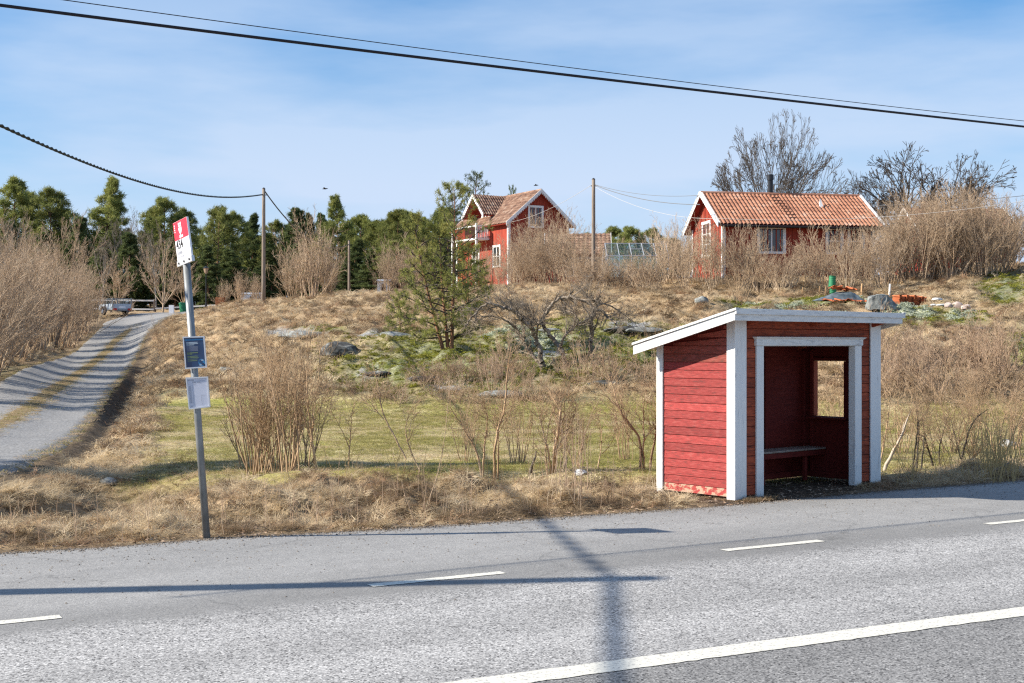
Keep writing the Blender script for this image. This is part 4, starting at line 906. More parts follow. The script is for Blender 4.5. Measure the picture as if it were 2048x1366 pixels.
# cross gable dormer on the left slope, its face nearly flush with the wall
Dc, Dh, DR, DE = 4.7, 1.35, 13.05 - HB, 11.75 - HB; fxd = .55
zb = hz(fxd) - .05
mb = MB(); mb.add([(fxd, Dc - Dh, zb - 1.2), (fxd, Dc + Dh, zb - 1.2), (fxd, Dc - Dh, DE), (fxd, Dc + Dh, DE), (fxd, Dc, DR - .15), (HWd / 2, Dc - Dh, zb - 1.2), (HWd / 2, Dc + Dh, zb - 1.2), (HWd / 2, Dc - Dh, DE), (HWd / 2, Dc + Dh, DE), (HWd / 2, Dc, DR - .15)],
   [(0, 2, 4, 3, 1), (0, 5, 7, 2), (1, 3, 8, 6), (2, 7, 9, 4), (3, 4, 9, 8)]); mb.build('dormer_wall', M['house_red'], hs_)
for sgn in (1, -1):
    ov_ = Dh + .35; sl = np.array([0, sgn * ov_, -(DR - DE) * ov_ / Dh]); ll = np.linalg.norm(sl); d_ = sl / ll; pn = np.cross((1, 0, 0), d_); pn = pn if pn[2] > 0 else -pn
    sheet_obj('dormer_tiles', pantile((-.42, Dc, DR), (1, 0, 0), d_, HWd / 2 + .42, ll, pn, 14, 6, .08, .02), M['tile_mossy'], hs_, 'stuff')
    MB().obox((-.40, Dc, DR - .10), (HWd / 2 + .38, 0, 0), d_ * (ll - .04), pn * .07).build('dormer_deck', M['house_red'], hs_)
    MB().obox((-.45, Dc, DR - .14), (.03, 0, 0), sl, (0, 0, .24)).build('barge_board', M['white'], hs_)
    mb = MB(); n = 12
    for k in range(n):
        a = np.array([-.43, Dc, DR - .14]) + sl * (k / n); c = np.array([-.43, Dc, DR - .14]) + sl * ((k + 1) / n); mid = (a + c) / 2 - np.array([0, 0, .13])
        mb.add([a, c, mid, a + (.02, 0, 0), c + (.02, 0, 0), mid + (.02, 0, 0)], [(0, 1, 2), (3, 5, 4), (0, 2, 5, 3), (1, 4, 5, 2)])
    mb.build('verge_trim', M['white'], hs_)
window(hs_, (fxd, Dc + .15, 10.05 - HB), (0, -1, 0), 0, .95, 1.75, 2, 3, (-1, 0, 0), fr=.13)
for y in (Dc - Dh, Dc + Dh): MB().box(fxd - .05, fxd - .02, y - .08, y + .08, zb - .6, DE - .1).build('dormer_corner_board', M['white'], hs_)
# balcony
by0, by1, bx = Dc - 1.9, Dc + 1.9, -1.1
MB().box(bx, -.03, by0, by1, 9.55 - HB, 9.68 - HB).build('balcony_floor', M['white'], hs_)
MB().box(bx - .03, bx + .04, by0, by1, 10.52 - HB, 10.60 - HB).build('balcony_rail', M['white'], hs_); MB().box(bx, -.03, by0 - .035, by0 + .035, 10.52 - HB, 10.60 - HB).build('balcony_rail', M['white'], hs_)
for k in range(27):
    y = by0 + .1 + k * (by1 - by0 - .2) / 26; MB().box(bx - .01, bx + .02, y - .03, y + .03, 9.69 - HB, 10.51 - HB).build('baluster', M['house_red'] if k > 12 else M['dark_wood'], hs_)
for k in range(7):
    x = bx + .12 + k * .14; MB().box(x - .03, x + .03, by0 - .015, by0 + .015, 9.69 - HB, 10.51 - HB).build('baluster', M['white'], hs_)
for y in (by0, by1): MB().box(bx - .07, bx + .07, y - .07, y + .07, -.8, 10.75 - HB).build('balcony_post', M['white'], hs_)
# wind vane / antenna on the dormer ridge
MB().tube([(-.3, Dc, DR), (-.3, Dc, DR + .35)], .02, 6).build('finial', M['cable_grey'], hs_)

# outbuilding roof and the brown-roofed house far right
def simple_house(name, label, loc, rot, L_, D_, we, rr, wallm, roofm, chim=None, base=-1.5):
    t = thing(name, label, 'house', loc, rot)
    mb = MB(); mb.add([(0, 0, base), (L_, 0, base), (L_, D_, base), (0, D_, base), (0, 0, we), (L_, 0, we), (L_, D_, we), (0, D_, we), (0, D_ / 2, rr - .1), (L_, D_ / 2, rr - .1)], [(0, 1, 5, 4), (2, 3, 7, 6), (3, 0, 4, 8, 7), (1, 2, 6, 9, 5), (4, 5, 9, 8), (8, 9, 6, 7)]); mb.build('wall', M[wallm], t)
    for sgn in (1, -1):
        sl = np.array([0, -sgn * (D_ / 2 + .3), -(rr - we) * (D_ / 2 + .3) / (D_ / 2)]); ll = np.linalg.norm(sl); d_ = sl / ll; pn = np.cross((1, 0, 0), d_); pn = pn if pn[2] > 0 else -pn
        sheet_obj('roof_tiles', pantile((-.3, D_ / 2, rr), (1, 0, 0), d_, L_ + .6, ll, pn, int(L_ / .24), 8, .04, .03), M[roofm], t, 'stuff')
        for x in (-.34, L_ + .31): MB().obox((x, D_ / 2, rr - .12), (.03, 0, 0), sl, (0, 0, .2)).build('barge_board', M['white'], t)
    if chim:
        c = MB().box(chim[0], chim[0] + .9, D_ / 2 - .35, D_ / 2 + .35, rr - .4, rr + chim[1]).build('chimney', M['brick'], t)
        mb = MB(); a = np.linspace(0, math.pi, 9); pr = [(chim[0] - .05 + .5 - .5 * math.cos(q), rr + chim[1] + .02 + .28 * math.sin(q)) for q in a]
        V = [(x, D_ / 2 - .4, z) for x, z in pr] + [(x, D_ / 2 + .4, z) for x, z in pr]; n = len(pr)
        mb.add(V, [(i, i + 1, n + i + 1, n + i) for i in range(n - 1)] + [tuple(range(n))[::-1], tuple(range(n, 2 * n))]); mb.build('chimney_cap', M['black_metal'], c)
    window(t, (L_ * .3, 0, we - 1.6), (1, 0, 0), 0, 1.0, 1.1, 2, 2, (0, -1, 0)); window(t, (L_ * .65, 0, we - 1.6), (1, 0, 0), 0, 1.0, 1.1, 2, 2, (0, -1, 0)); return t
b3 = W2(1845, 560, 84); simple_house('brown_roofed_house', 'low house with brown tile roof and capped chimney almost hidden by shrubs', (b3[0], 84, 5.6), R(4), 6.2, 5.0, 9.3 - 5.6, 10.9 - 5.6, 'house_red_b', 'tile_brown', (1.0, .45))
b4 = W2(1098, 560, 86); simple_house('outbuilding', 'small outbuilding with worn brown roof behind the bare shrubs', (b4[0], 86, 5.6), R(-3), 3.8, 3.6, 8.0 - 5.6, 9.3 - 5.6, 'house_red_b', 'tile_mossy')

# greenhouse on a dark timber deck
g0 = W2(1214, 558, 62); gh = thing('greenhouse', 'small glass greenhouse with aluminium frame on the dark deck', 'greenhouse', (float(g0[0]), 62, float(g0[2])), R(2))
GL, GD, GE, GR = 2.95, 1.9, 1.12, 1.78
fr = .022
def gbar(p, q, nm='frame_bar', w=.03): return MB().bar(p, q, w).build(nm, M['alu'], gh)
nb = 5
for i in range(nb + 1):
    x = GL * i / nb
    gbar((x, 0, 0), (x, 0, GE)); gbar((x, GD, 0), (x, GD, GE)); gbar((x, 0, GE), (x, GD / 2, GR)); gbar((x, GD, GE), (x, GD / 2, GR))
for z_ in (0, GE): gbar((0, 0, z_), (GL, 0, z_)); gbar((0, GD, z_), (GL, GD, z_)); gbar((0, 0, z_), (0, GD, z_)); gbar((GL, 0, z_), (GL, GD, z_))
gbar((0, GD / 2, GR), (GL, GD / 2, GR)); gbar((.0, GD / 3, 0), (0, GD / 3, GE + .4)); gbar((GL * .4, .27 * GD, GE + .27 * 2 * (GR - GE)), (GL * .6, .27 * GD, GE + .27 * 2 * (GR - GE)))
def gpane(P): MB().hexa([np.array(p) for p in P] + [np.array(p) + (0, .004, .003) for p in P]).build('pane', M['glass_clear'], gh)
for i in range(nb):
    a, b_ = GL * i / nb + .016, GL * (i + 1) / nb - .016
    gpane([(a, 0, .02), (b_, 0, .02), (b_, 0, GE - .02), (a, 0, GE - .02)]); gpane([(a, GD, .02), (b_, GD, .02), (b_, GD, GE - .02), (a, GD, GE - .02)])
    gpane([(a, .02, GE + .015), (b_, .02, GE + .015), (b_, GD / 2 - .02, GR - .015), (a, GD / 2 - .02, GR - .015)]); gpane([(a, GD - .02, GE + .015), (b_, GD - .02, GE + .015), (b_, GD / 2 + .02, GR - .015), (a, GD / 2 + .02, GR - .015)])
ch = thing('white_chair', 'white slatted garden chair standing inside the greenhouse', 'chair', (g0[0] + .55, 62.6, g0[2]), R(30))
for x in (-.2, .2):
    for y in (-.2, .2): MB().box(x - .02, x + .02, y - .02, y + .02, 0, .42 if y < 0 else .8).build('leg', M['white'], ch)
for k in range(4): MB().box(-.22, .22, -.2 + k * .11, -.11 + k * .11, .42, .445).build('seat_slat', M['white'], ch)
for k in range(3): MB().box(-.2, .2, .19, .215, .5 + k * .11, .58 + k * .11).build('back_slat', M['white'], ch)
wt = thing('wooden_bench_table', 'low light brown wooden table inside the greenhouse', 'table', (g0[0] + 1.7, 62.7, g0[2]), R(5))
MB().box(-.7, .7, -.3, .3, .42, .5).build('tabletop', M['warm_wood'], wt); MB().box(-.7, .7, -.29, -.26, .1, .41).build('front_panel', M['warm_wood'], wt)
for x in (-.65, .6):
    for y in (-.24, .24): MB().box(x, x + .05, y, y + .05, 0, .419).build('leg', M['warm_wood'], wt)
dk = thing('timber_deck', 'dark brown timber deck on posts under the greenhouse', 'deck', (float(g0[0]) - 1.0, 60.4, float(g0[2])), R(2))
for k in range(20): MB().box(.0, 5.0, k * .2, k * .2 + .19, -.07, -.004).build('plank', M['dark_wood'], dk)
MB().box(0, 5.0, -.04, -.005, -.22, -.004).build('fascia', M['dark_wood'], dk); MB().box(.4, 5.0, -.03, .0, -.48, -.36).build('lower_rail', M['dark_wood'], dk)
for x in (.05, 1.2, 2.4, 3.6, 4.8): MB().box(x, x + .12, .0, .12, -1.2, -.08).build('post', M['dark_wood'], dk)

# ------------------------------------------------------------------ yard things
# trailer
tb = W2(208, 627, 90); tr = thing('car_trailer', 'grey box trailer with mesh sides parked at the top of the driveway', 'trailer', (float((222 - 1024) / F * 91), 91, gz((222 - 1024) / F * 91, 91)), R(-38))
# local x = length (front at -x), y; rear face at +x facing camera-right
TLn, TWd = 2.4, 1.35
def tpart(n, x0, x1, y0, y1, z0, z1, m): return bpart(n, x0, x1, y0, y1, z0, z1, m, tr, .006)
tr.location = tuple(on(216, 92)); tr.rotation_euler = (0, 0, R(-50))
tpart('floor', 0.0, TLn, -TWd / 2, TWd / 2, .38, .43, 'trailer')
tpart('rear_panel', TLn - .0, TLn + .03, -TWd / 2, TWd / 2, .43, .78, 'trailer'); tpart('front_panel', -.03, 0, -TWd / 2, TWd / 2, .43, .78, 'trailer')
for s in (-1, 1): tpart('side_panel', 0.002, TLn - .002, s * TWd / 2 - .015, s * TWd / 2 + .015, .432, .78, 'trailer')
mb = MB()
for s in (-1, 1):
    for k in range(13): x = k * TLn / 12; mb.box(x - .012, x + .012, s * TWd / 2 - .008, s * TWd / 2 + .008, .78, 1.12)
    mb.box(0, TLn, s * TWd / 2 - .02, s * TWd / 2 + .02, 1.12, 1.16)
for xx in (0, TLn):
    for k in range(8): y = -TWd / 2 + k * TWd / 7; mb.box(xx - .008, xx + .008, y - .008, y + .008, .78, 1.12)
    mb.box(xx - .02, xx + .02, -TWd / 2, TWd / 2, 1.1205, 1.162)
    for y in (-TWd / 2, TWd / 2): mb.box(xx - .03, xx + .03, y - .03, y + .03, .40, 1.2)
mb.build('mesh_side', M['galv'], tr, kind='stuff')
for s in (-1, 1):
    w_ = thing_ = MB().tube([(1.15, s * (TWd / 2 + .04), .28), (1.15, s * (TWd / 2 + .20), .28)], .27, 20).build('wheel', M['tyre'], tr)
    MB().tube([(1.15, s * (TWd / 2 + .205), .28), (1.15, s * (TWd / 2 + .215), .28)], .15, 16).build('rim', M['alu'], w_)
    mb = MB(); a = np.linspace(-.2, math.pi + .2, 9); V = []
    for yy in (s * (TWd / 2 + .02), s * (TWd / 2 + .24)):
        for q in a: V.append((1.15 + .36 * math.cos(q), yy, .28 + .34 * math.sin(q)))
    mb.add(V, [(i, i + 1, 10 + i, 9 + i) for i in range(8)]); mb.build('mudguard', M['grey_plastic'], tr)
    tpart('tail_light', TLn + .03, TLn + .08, s * TWd / 2 - .15 * s - .13, s * TWd / 2 - .15 * s + .13, .33, .47, 'lamp_red')
tpart('number_plate', TLn + .031, TLn + .04, -.25, .25, .50, .61, 'sign_white'); tpart('bumper_bar', TLn + .0, TLn + .06, -.45, .45, .30, .36, 'galv')
MB().bar((0, 0, .36), (-1.1, 0, .36), .07).build('drawbar', M['galv'], tr)
mb = MB(); put = None
me = text_mesh('TRAILER', .001)  # measured only
bpy.data.meshes.remove(me)

# lamp post
lb = on(412, 90); lp = thing('street_lamp', 'black old-fashioned lantern on a slim post at the top of the driveway', 'street lamp', lb)
hL = W2(412, 533, 90)[2] - lb[2]
MB().tube([(0, 0, -.2), (0, 0, hL - .5)], [.05, .03], 10).build('post', M['black_metal'], lp); MB().tube([(0, 0, 0), (0, 0, .5)], [.09, .07], 10).build('foot', M['black_metal'], lp)
MB().tube([(0, 0, hL - .5), (0, 0, hL - .42), (0, 0, hL - .12)], [.06, .12, .19], 6).build('lantern_glass', M['amber'], lp); MB().tube([(0, 0, hL - .12), (0, 0, hL - .1), (0, 0, hL), (0, 0, hL + .05)], [.22, .23, .07, .02], 6).build('lantern_roof', M['black_metal'], lp)
# fence at the back of the yard
def rail_fence(pa, pb, label, n, hs, m, rail_m):
    a, b = np.array(pa), np.array(pb); t = thing('rail_fence', label, 'fence', tuple(a))
    for i in range(n + 1):
        p = (b - a) * i / n; MB().box(p[0] - .06, p[0] + .06, p[1] - .06, p[1] + .06, p[2] - .3, p[2] + hs[-1] + .12).build('post', M[m], t)
    for i in range(n):
        for h in hs: MB().bar((b - a) * i / n + (0, -.08, h), (b - a) * (i + 1) / n + (0, -.08, h), .03, .11).build('rail', M[rail_m], t)
    return t
rail_fence(on(180, 97), on(308, 97), 'pale rail fence running behind the trailer', 3, (.25, .9), 'pole_wood', 'white')
rail_fence(on(310, 98), on(440, 98), 'low white rail fence at the foot of the pine wood', 5, (.3,), 'dark_wood', 'white')
MB().box(-.16, .16, -.1, .1, 0, .62).build('utility_cabinet', M['sign_white'], None); o = bpy.data.objects['utility_cabinet']; o.location = on(343, 88)
for v in o.data.vertices:
    if v.co.z > .5: v.co.y *= .8
tag(o, 'small pale grey utility cabinet at the edge of the gravel yard', 'cabinet')
bx_ = thing('compost_bin', 'dark green plastic bin beside the fence under the pines', 'bin', on(367, 92)); MB().tube([(0, 0, 0), (0, 0, .65)], [.24, .32], 14).build('body', M['green_net'], bx_); MB().tube([(0, 0, .65), (0, 0, .74)], [.35, .26], 14).build('lid', M['green_net'], bx_)
cb_ = thing('brown_crate', 'rust brown wooden crate at the end of the white fence', 'crate', on(441, 88)); 
for k in range(4): MB().box(-.3, .3, -.2, -.17, k * .2, k * .2 + .17).build('board', M['rust'], cb_); MB().box(-.3, .3, .17, .2, k * .2, k * .2 + .17).build('board', M['rust'], cb_)
for x in (-.3, .27): MB().box(x, x + .03, -.169, .169, 0, .77).build('side', M['rust'], cb_)
# two small white sheds seen past the crest
for px_, Yd, w_, lab in ((505, 96, 1.7, 'low white shed roof showing above the grassy crest left'), (768, 78, .75, 'small white box behind the crest right of the far pole')):
    t = thing('white_shed', lab, 'shed', on(px_, Yd)); hh = .75
    MB().box(-w_ / 2, w_ / 2, -.3, .3, -.5, hh).build('wall', M['white'], t); MB().add([(-w_ / 2 - .05, -.36, hh), (w_ / 2 + .05, -.36, hh), (w_ / 2 + .05, .36, hh + .1), (-w_ / 2 - .05, .36, hh + .1), (-w_ / 2 - .05, -.36, hh + .04), (w_ / 2 + .05, -.36, hh + .04), (w_ / 2 + .05, .36, hh + .14), (-w_ / 2 - .05, .36, hh + .14)], [(0, 3, 2, 1), (4, 5, 6, 7), (0, 1, 5, 4), (1, 2, 6, 5), (2, 3, 7, 6), (3, 0, 4, 7)]).build('roof', M['alu'], t)
    MB().box(-.12, .12, -.32, -.305, .1, .6).build('door', M['dark_wood'], t)

def rock_mesh(seed, s, m, sub=3, flat=.6, ang=.35):
    rs = np.random.RandomState(seed); bm = bmesh.new(); bmesh.ops.create_icosphere(bm, subdivisions=sub, radius=1)
    dirs = rs.randn(7, 3); dirs /= np.linalg.norm(dirs, axis=1)[:, None]; cuts = rs.uniform(.55, .9, 7); o3 = rs.rand(3) * 20
    for v in bm.verts:
        p = np.array(v.co)
        for d, c in zip(dirs, cuts):
            t = p @ d
            if t > c: p = p - d * (t - c) * .85
        n = fbm(np.array([p[0] * 2 + o3[0] + p[2]]), np.array([p[1] * 2 + o3[1] + p[2] * .7]))[0] - .45
        p = p * (1 + ang * n); v.co = Vector((p[0] * s[0], p[1] * s[1], max(p[2] * s[2], -.35 * s[2])))
    me = bpy.data.meshes.new('rock'); bm.to_mesh(me); bm.free(); me.materials.append(M[m]); return me
def rock(px_, py_, s, m, seed, label, name='rock', cat='rock', dz=0, group=None, ang=.35):
    p = onpy(px_, py_); o = link(name, rock_mesh(seed, s, m, ang=ang)); o.location = (p[0], p[1], p[2] + dz); return tag(o, label, cat, group)
rock(678, 706, (.62, .5, .36), 'stone_dark', 4, 'dark lichen-spotted boulder on the slope left of the pine', 'boulder')
rock(450, 745, (.24, .2, .13), 'stone_grey', 7, 'pale grey stone in dry grass right of the blue notice')
rock(1403, 607, (.26, .22, .2), 'stone_grey', 9, 'blue-grey stone on the crest above the shelter roof')
bp_ = onpy(1757, 612); mb = MB(); rsb = np.random.RandomState(2)
base_ = [(-.38, -.25), (.05, -.34), (.72, -.12), (.6, .3), (-.1, .4), (-.42, .15)]; top_ = [(-.2, -.05), (.1, -.08), (.16, .06), (-.1, .12)]
V_ = [(x, y, -.15) for x, y in base_] + [(-.36, -.16, .24), (-.05, -.2, .38), (.3, -.1, .36), (.5, .1, .2), (0, .25, .4), (-.35, .1, .3)]
mb.add(V_, [(0, 1, 7, 6), (1, 2, 9, 8), (1, 8, 7), (2, 3, 9), (3, 4, 10, 9), (4, 5, 11, 10), (5, 0, 6, 11), (6, 7, 10, 11), (7, 8, 10), (8, 9, 10)])
me_ = mb.mesh('boulder', M['stone_grey']); bmx = bmesh.new(); bmx.from_mesh(me_); bmesh.ops.subdivide_edges(bmx, edges=bmx.edges[:], cuts=3, use_grid_fill=True)
for v in bmx.verts: v.co += Vector(rsb.randn(3) * .012)
bmx.to_mesh(me_); bmx.free(); o = link('boulder', me_); o.location = (bp_[0], bp_[1], bp_[2]); tag(o, 'pyramid shaped grey boulder between tarp and tile stacks', 'boulder')
for k, (a, b, s) in enumerate([(1875, 606, .16), (1882, 611, .15), (1870, 612, .14)]): rock(a, b, (s * 1.3, s, s * .45), 'stone_white', 20 + k, ['flat white stone, top of the little pile', 'flat white stone at the right of the little pile', 'flat white stone at the left of the little pile'][k], group='white stones beside the tile stacks', dz=.12 if k == 0 else 0)
for k, (a, b, s, l) in enumerate([(1897, 614, .16, 'rounded pink stone next to the white stone pile'), (1914, 613, .19, 'larger rounded pink stone with pale top'), (1932, 616, .16, 'pale pinkish stone, rightmost of the row')]): rock(a, b, (s * 1.1, s, s * .9), 'stone_pink', 30 + k, l)
rock(215, 973, (.13, .10, .08), 'stone_grey', 41, 'small grey stone at the head of the ditch')
rock(1162, 950, (.10, .1, .06), 'stone_white', 42, 'small white stone among verge shrubs')
rock(2016, 893, (.16, .12, .12), 'stone_white', 43, 'pale stone behind the reeds at the right edge')
for k, (a, b, s) in enumerate([(1100, 662, .3), (1245, 662, .5), (790, 672, .5), (850, 760, .35), (600, 672, .6), (760, 750, .3), (1000, 790, .4), (1200, 770, .3), (1290, 665, .4), (1960, 660, .25), (905, 780, .3)]):
    rock(a, b, (s * 1.5, s * 1.1, s * .32), 'stone_dark' if k % 2 else 'stone_grey', 50 + k, ['low grey rock outcrop behind the apple trees', 'dark rock face on the slope left of the shelter roof', 'long grey rock hump above the dark boulder', 'mossy dark rock below the pine', 'flat pale bedrock in the dry grass of the slope', 'dark rock patch in the moss left of the pine', 'pale rock at the foot of the slope', 'dark rock at the foot of the slope under the apple trees', 'grey outcrop just left of the shelter roof', 'dark rock on the right slope', 'grey rock ledge below the pine shadow'][k], 'rock_outcrop')
# tarp covered rubble with tiles
tp0 = np.array(onpy(1675, 606)); tt = thing('tarp_pile', 'rubble heap under a dark grey tarpaulin held down by orange tiles', 'tarpaulin pile', tuple(tp0))
nx, ny = 34, 22; V = []
for j in range(ny):
    for i in range(nx):
        x = (i / (nx - 1) - .5) * 1.75; y = (j / (ny - 1) - .5) * 1.1
        e = max(0, 1 - (abs(x) / .87) ** 2.4) * max(0, 1 - (abs(y) / .55) ** 3)
        h = .38 * e * (.75 + .45 * (x / .87)) + .16 * (fbm(np.array([x * 5 + 3]), np.array([y * 5 + x * 3]))[0] - .4) * min(1, e * 3); V.append((x, y, h + .05))
iA = np.arange(nx * ny).reshape(ny, nx); tme = fastmesh('sheet', np.array(V), np.stack([iA[:-1, :-1], iA[:-1, 1:], iA[1:, 1:], iA[1:, :-1]], -1).reshape(-1, 4), M['tarp']); link('sheet', tme, tt)
def tile_mesh():
    V = []; 
    for j, y in enumerate((-.19, .19)):
        for x in np.linspace(-.12, .12, 7): V.append((x, y, .025 * math.sin((x + .12) / .24 * 2 * math.pi)))
    n = 7; V2 = V + [(x, y, z - .018) for x, y, z in V]; f = [(i, i + 1, n + i + 1, n + i) for i in range(n - 1)] + [(14 + i, 14 + n + i, 14 + n + i + 1, 14 + i + 1) for i in range(n - 1)] + [(0, 14, 15, 1)] + [(i, 14 + i, 15 + i, i + 1) for i in range(1, 6)] + [(n + i, n + i + 1, 14 + n + i + 1, 14 + n + i) for i in range(6)] + [(0, n, 14 + n, 14), (6, 20, 27, 13)]
    return MB().add(V2, f).mesh('tile', M['tile_new'])
TM = tile_mesh(); random.seed(8)
for k in range(16):
    if k < 7: x, y, z_ = -.15 + k * .11, random.uniform(-.15, .1), .50 + random.uniform(-.03, .05)
    else: x, y, z_ = -.6 + (k - 7) * .17, -.55 + random.uniform(-.05, .05), .04 + random.uniform(0, .05)
    o = link('tile', TM, tt); o.location = (x, y, z_); o.rotation_euler = (random.uniform(-.3, .3), random.uniform(-.3, .3), random.uniform(0, 3))
ts0 = np.array(onpy(1820, 610))
for s in range(4):
    st = thing('tile_stack', ['leftmost stack of orange roof tiles, edges facing left', 'second stack of orange roof tiles from the left', 'third stack of orange roof tiles from the left', 'rightmost, lower stack of orange roof tiles'][s], 'tile stack', (ts0[0] - .42 + s * .29, ts0[1] + s * .08, ts0[2] - .02), R(25), group='stacks of roof tiles')
    for k in range(8 if s < 3 else 7):
        o = link('tile', TM, st); o.location = (random.uniform(-.012, .012), random.uniform(-.012, .012), .03 + k * .045); o.rotation_euler = (0, 0, random.uniform(-.05, .05))
gr_ = thing('green_net_roll', 'upright green plastic netting roll behind the tarp heap', 'netting roll', tuple(onpy(1665, 590)))
MB().tube([(0, 0, -.1), (.02, 0, .3), (-.02, 0, .31), (0, 0, .72)], [.13, .12, .14, .125], 18, cap=False).build('roll', M['green_net'], gr_); mb = MB()
for k in range(9): mb.tube([(.133 * math.cos(a), .133 * math.sin(a), .06 + k * .08 + .015 * math.sin(3 * a)) for a in np.linspace(0, 2 * math.pi, 17)], .007, 4)
mb.build('net_rib', M['green_net'], gr_)
for k, (a, b, h, lab) in enumerate([(1604, 590, .3, 'short pale stake left in the hedge'), (1638, 590, .32, 'pale stake left of the green roll'), (1650, 590, .32, 'pale stake just beside the green roll'), (1722, 596, .5, 'broad pale plank leaning in the shrubs'), (1778, 594, .45, 'pale leaning board in front of the right shrubs')]):
    p = onpy(a, b); o = MB().bar((0, 0, -.1), (.04, 0, h), .05 if k < 3 else .16, .03).build('wooden_stake' if k < 3 else 'leaning_plank', M['warm_wood'] if k != 4 else M['white'], None); o.location = p; tag(o, lab, 'stake' if k < 3 else 'plank')

# ------------------------------------------------------------------ vegetation generators
def seg_mesh(name, S, m, thr=((.03, 7), (.008, 4), (0, 3))):
    """S: array n x 8 (p0, p1, r0, r1) -> prisms"""
    S = np.array(S, float); parts = []; Fs = []; n0 = 0
    last = 1e9
    for lim, k in thr:
        q = S[(S[:, 6] >= lim) & (S[:, 6] < last)]; last = lim
        if not len(q): continue
        p0, p1, r0, r1 = q[:, :3], q[:, 3:6], q[:, 6], q[:, 7]; d = p1 - p0; d /= np.linalg.norm(d, axis=1)[:, None] + 1e-9
        ref = np.where(np.abs(d[:, 2:3]) < .9, np.array([[0, 0, 1.]]), np.array([[1., 0, 0]])); x = np.cross(d, ref); x /= np.linalg.norm(x, axis=1)[:, None]; y = np.cross(d, x)
        a = np.arange(k) / k * 2 * np.pi; c, s = np.cos(a), np.sin(a)
        ring = x[:, None] * c[None, :, None] + y[:, None] * s[None, :, None]
        V = np.concatenate([p0[:, None] + ring * r0[:, None, None], p1[:, None] + ring * r1[:, None, None]], 1).reshape(-1, 3)
        b = (np.arange(len(q)) * 2 * k)[:, None]; j = np.arange(k)[None]; jn = (j + 1) % k
        Fa = np.stack([b + j, b + jn, b + k + jn, b + k + j], -1).reshape(-1, 4) + n0
        parts.append(V); Fs.append(Fa); n0 += len(V)
    return fastmesh(name, np.concatenate(parts), np.concatenate(Fs), m)
def rdir(rs, d, ang):
    v = rs.randn(3); v -= d * (v @ d); v /= np.linalg.norm(v) + 1e-9; return d * math.cos(ang) + v * math.sin(ang)
def branch(rs, S, p, d, ln, r, lvl, cfg, up=.0):
    """cfg: list per level of dict(n segs, kids, ang, lr (length ratio), rr (radius ratio), wob, up)"""
    c = cfg[min(lvl, len(cfg) - 1)]; n = c['n']; sl = ln / n; pts = []
    taper = c.get('tp', .65)
    for i in range(n):
        w = c['wob']; d = d + rs.randn(3) * w + np.array([0, 0, c['up'] * sl / max(ln, .1)]); d = d / np.linalg.norm(d)
        q = p + d * sl; t0, t1 = i / n, (i + 1) / n; ra, rb = r * (1 - taper * t0), r * (1 - taper * t1)
        S.append((*p, *q, ra, rb, lvl)); p = q
        if lvl < len(cfg) - 1 and t1 >= c.get('st', .3):
            nk = c['kids']; nk = int(nk) + (rs.rand() < nk - int(nk))
            for _ in range(nk):
                L2 = ln * c['lr'] * rs.uniform(.6, 1.15) * (1 - c.get('fall', .3) * t1)
                branch(rs, S, p, rdir(rs, d, R(rs.uniform(*c['ang']))), L2, max(rb * c['rr'], cfg[-1].get('rmin', .002)), lvl + 1, cfg)
def plant(name, label, cat, S, m_stem, m_twig, split=1, group=None, stem='stems', twig='twigs'):
    S = np.array(S); t = thing(name, label, cat, (0, 0, 0), 0, group)
    a = S[S[:, 8] < split]; b = S[S[:, 8] >= split]
    if len(a): link(stem, seg_mesh(stem, a[:, :8], m_stem), t)
    if len(b): link(twig, seg_mesh(twig, b[:, :8], m_twig), t)
    return t
def shrub_S(seed, h, w, stems, rmin=.006, dens=1.0, fan=35, r0=.02, deep=3):
    rs = np.random.RandomState(seed); S = []
    cfg = [dict(n=6, kids=1.4 * dens, ang=(15, 45), lr=.42, rr=.6, wob=.09, up=.25, st=.25), dict(n=4, kids=1.5 * dens, ang=(15, 50), lr=.5, rr=.65, wob=.11, up=.35, st=.2), dict(n=3, kids=1.2 * dens, ang=(20, 50), lr=.6, rr=.7, wob=.12, up=.3, st=.3), dict(n=2, kids=0, ang=(0, 0), lr=0, rr=0, wob=.12, up=.2, rmin=rmin)]
    if deep == 2: cfg = [cfg[0], cfg[1], cfg[3]]
    for i in range(stems):
        a = rs.rand() * 2 * math.pi; rad = abs(rs.randn()) * .16 * w; p = np.array([math.cos(a) * rad, math.sin(a) * rad, -.05])
        th = R(min(abs(rs.randn()) * fan * .7, fan * 1.5)); d = np.array([math.cos(a) * math.sin(th), math.sin(a) * math.sin(th), math.cos(th)])
        hh = h * rs.uniform(.6, 1.0) * (1.0 - .25 * (th / R(60)))
        branch(rs, S, p, d, hh, r0 * rs.uniform(.6, 1.2), 0, cfg)
    return S
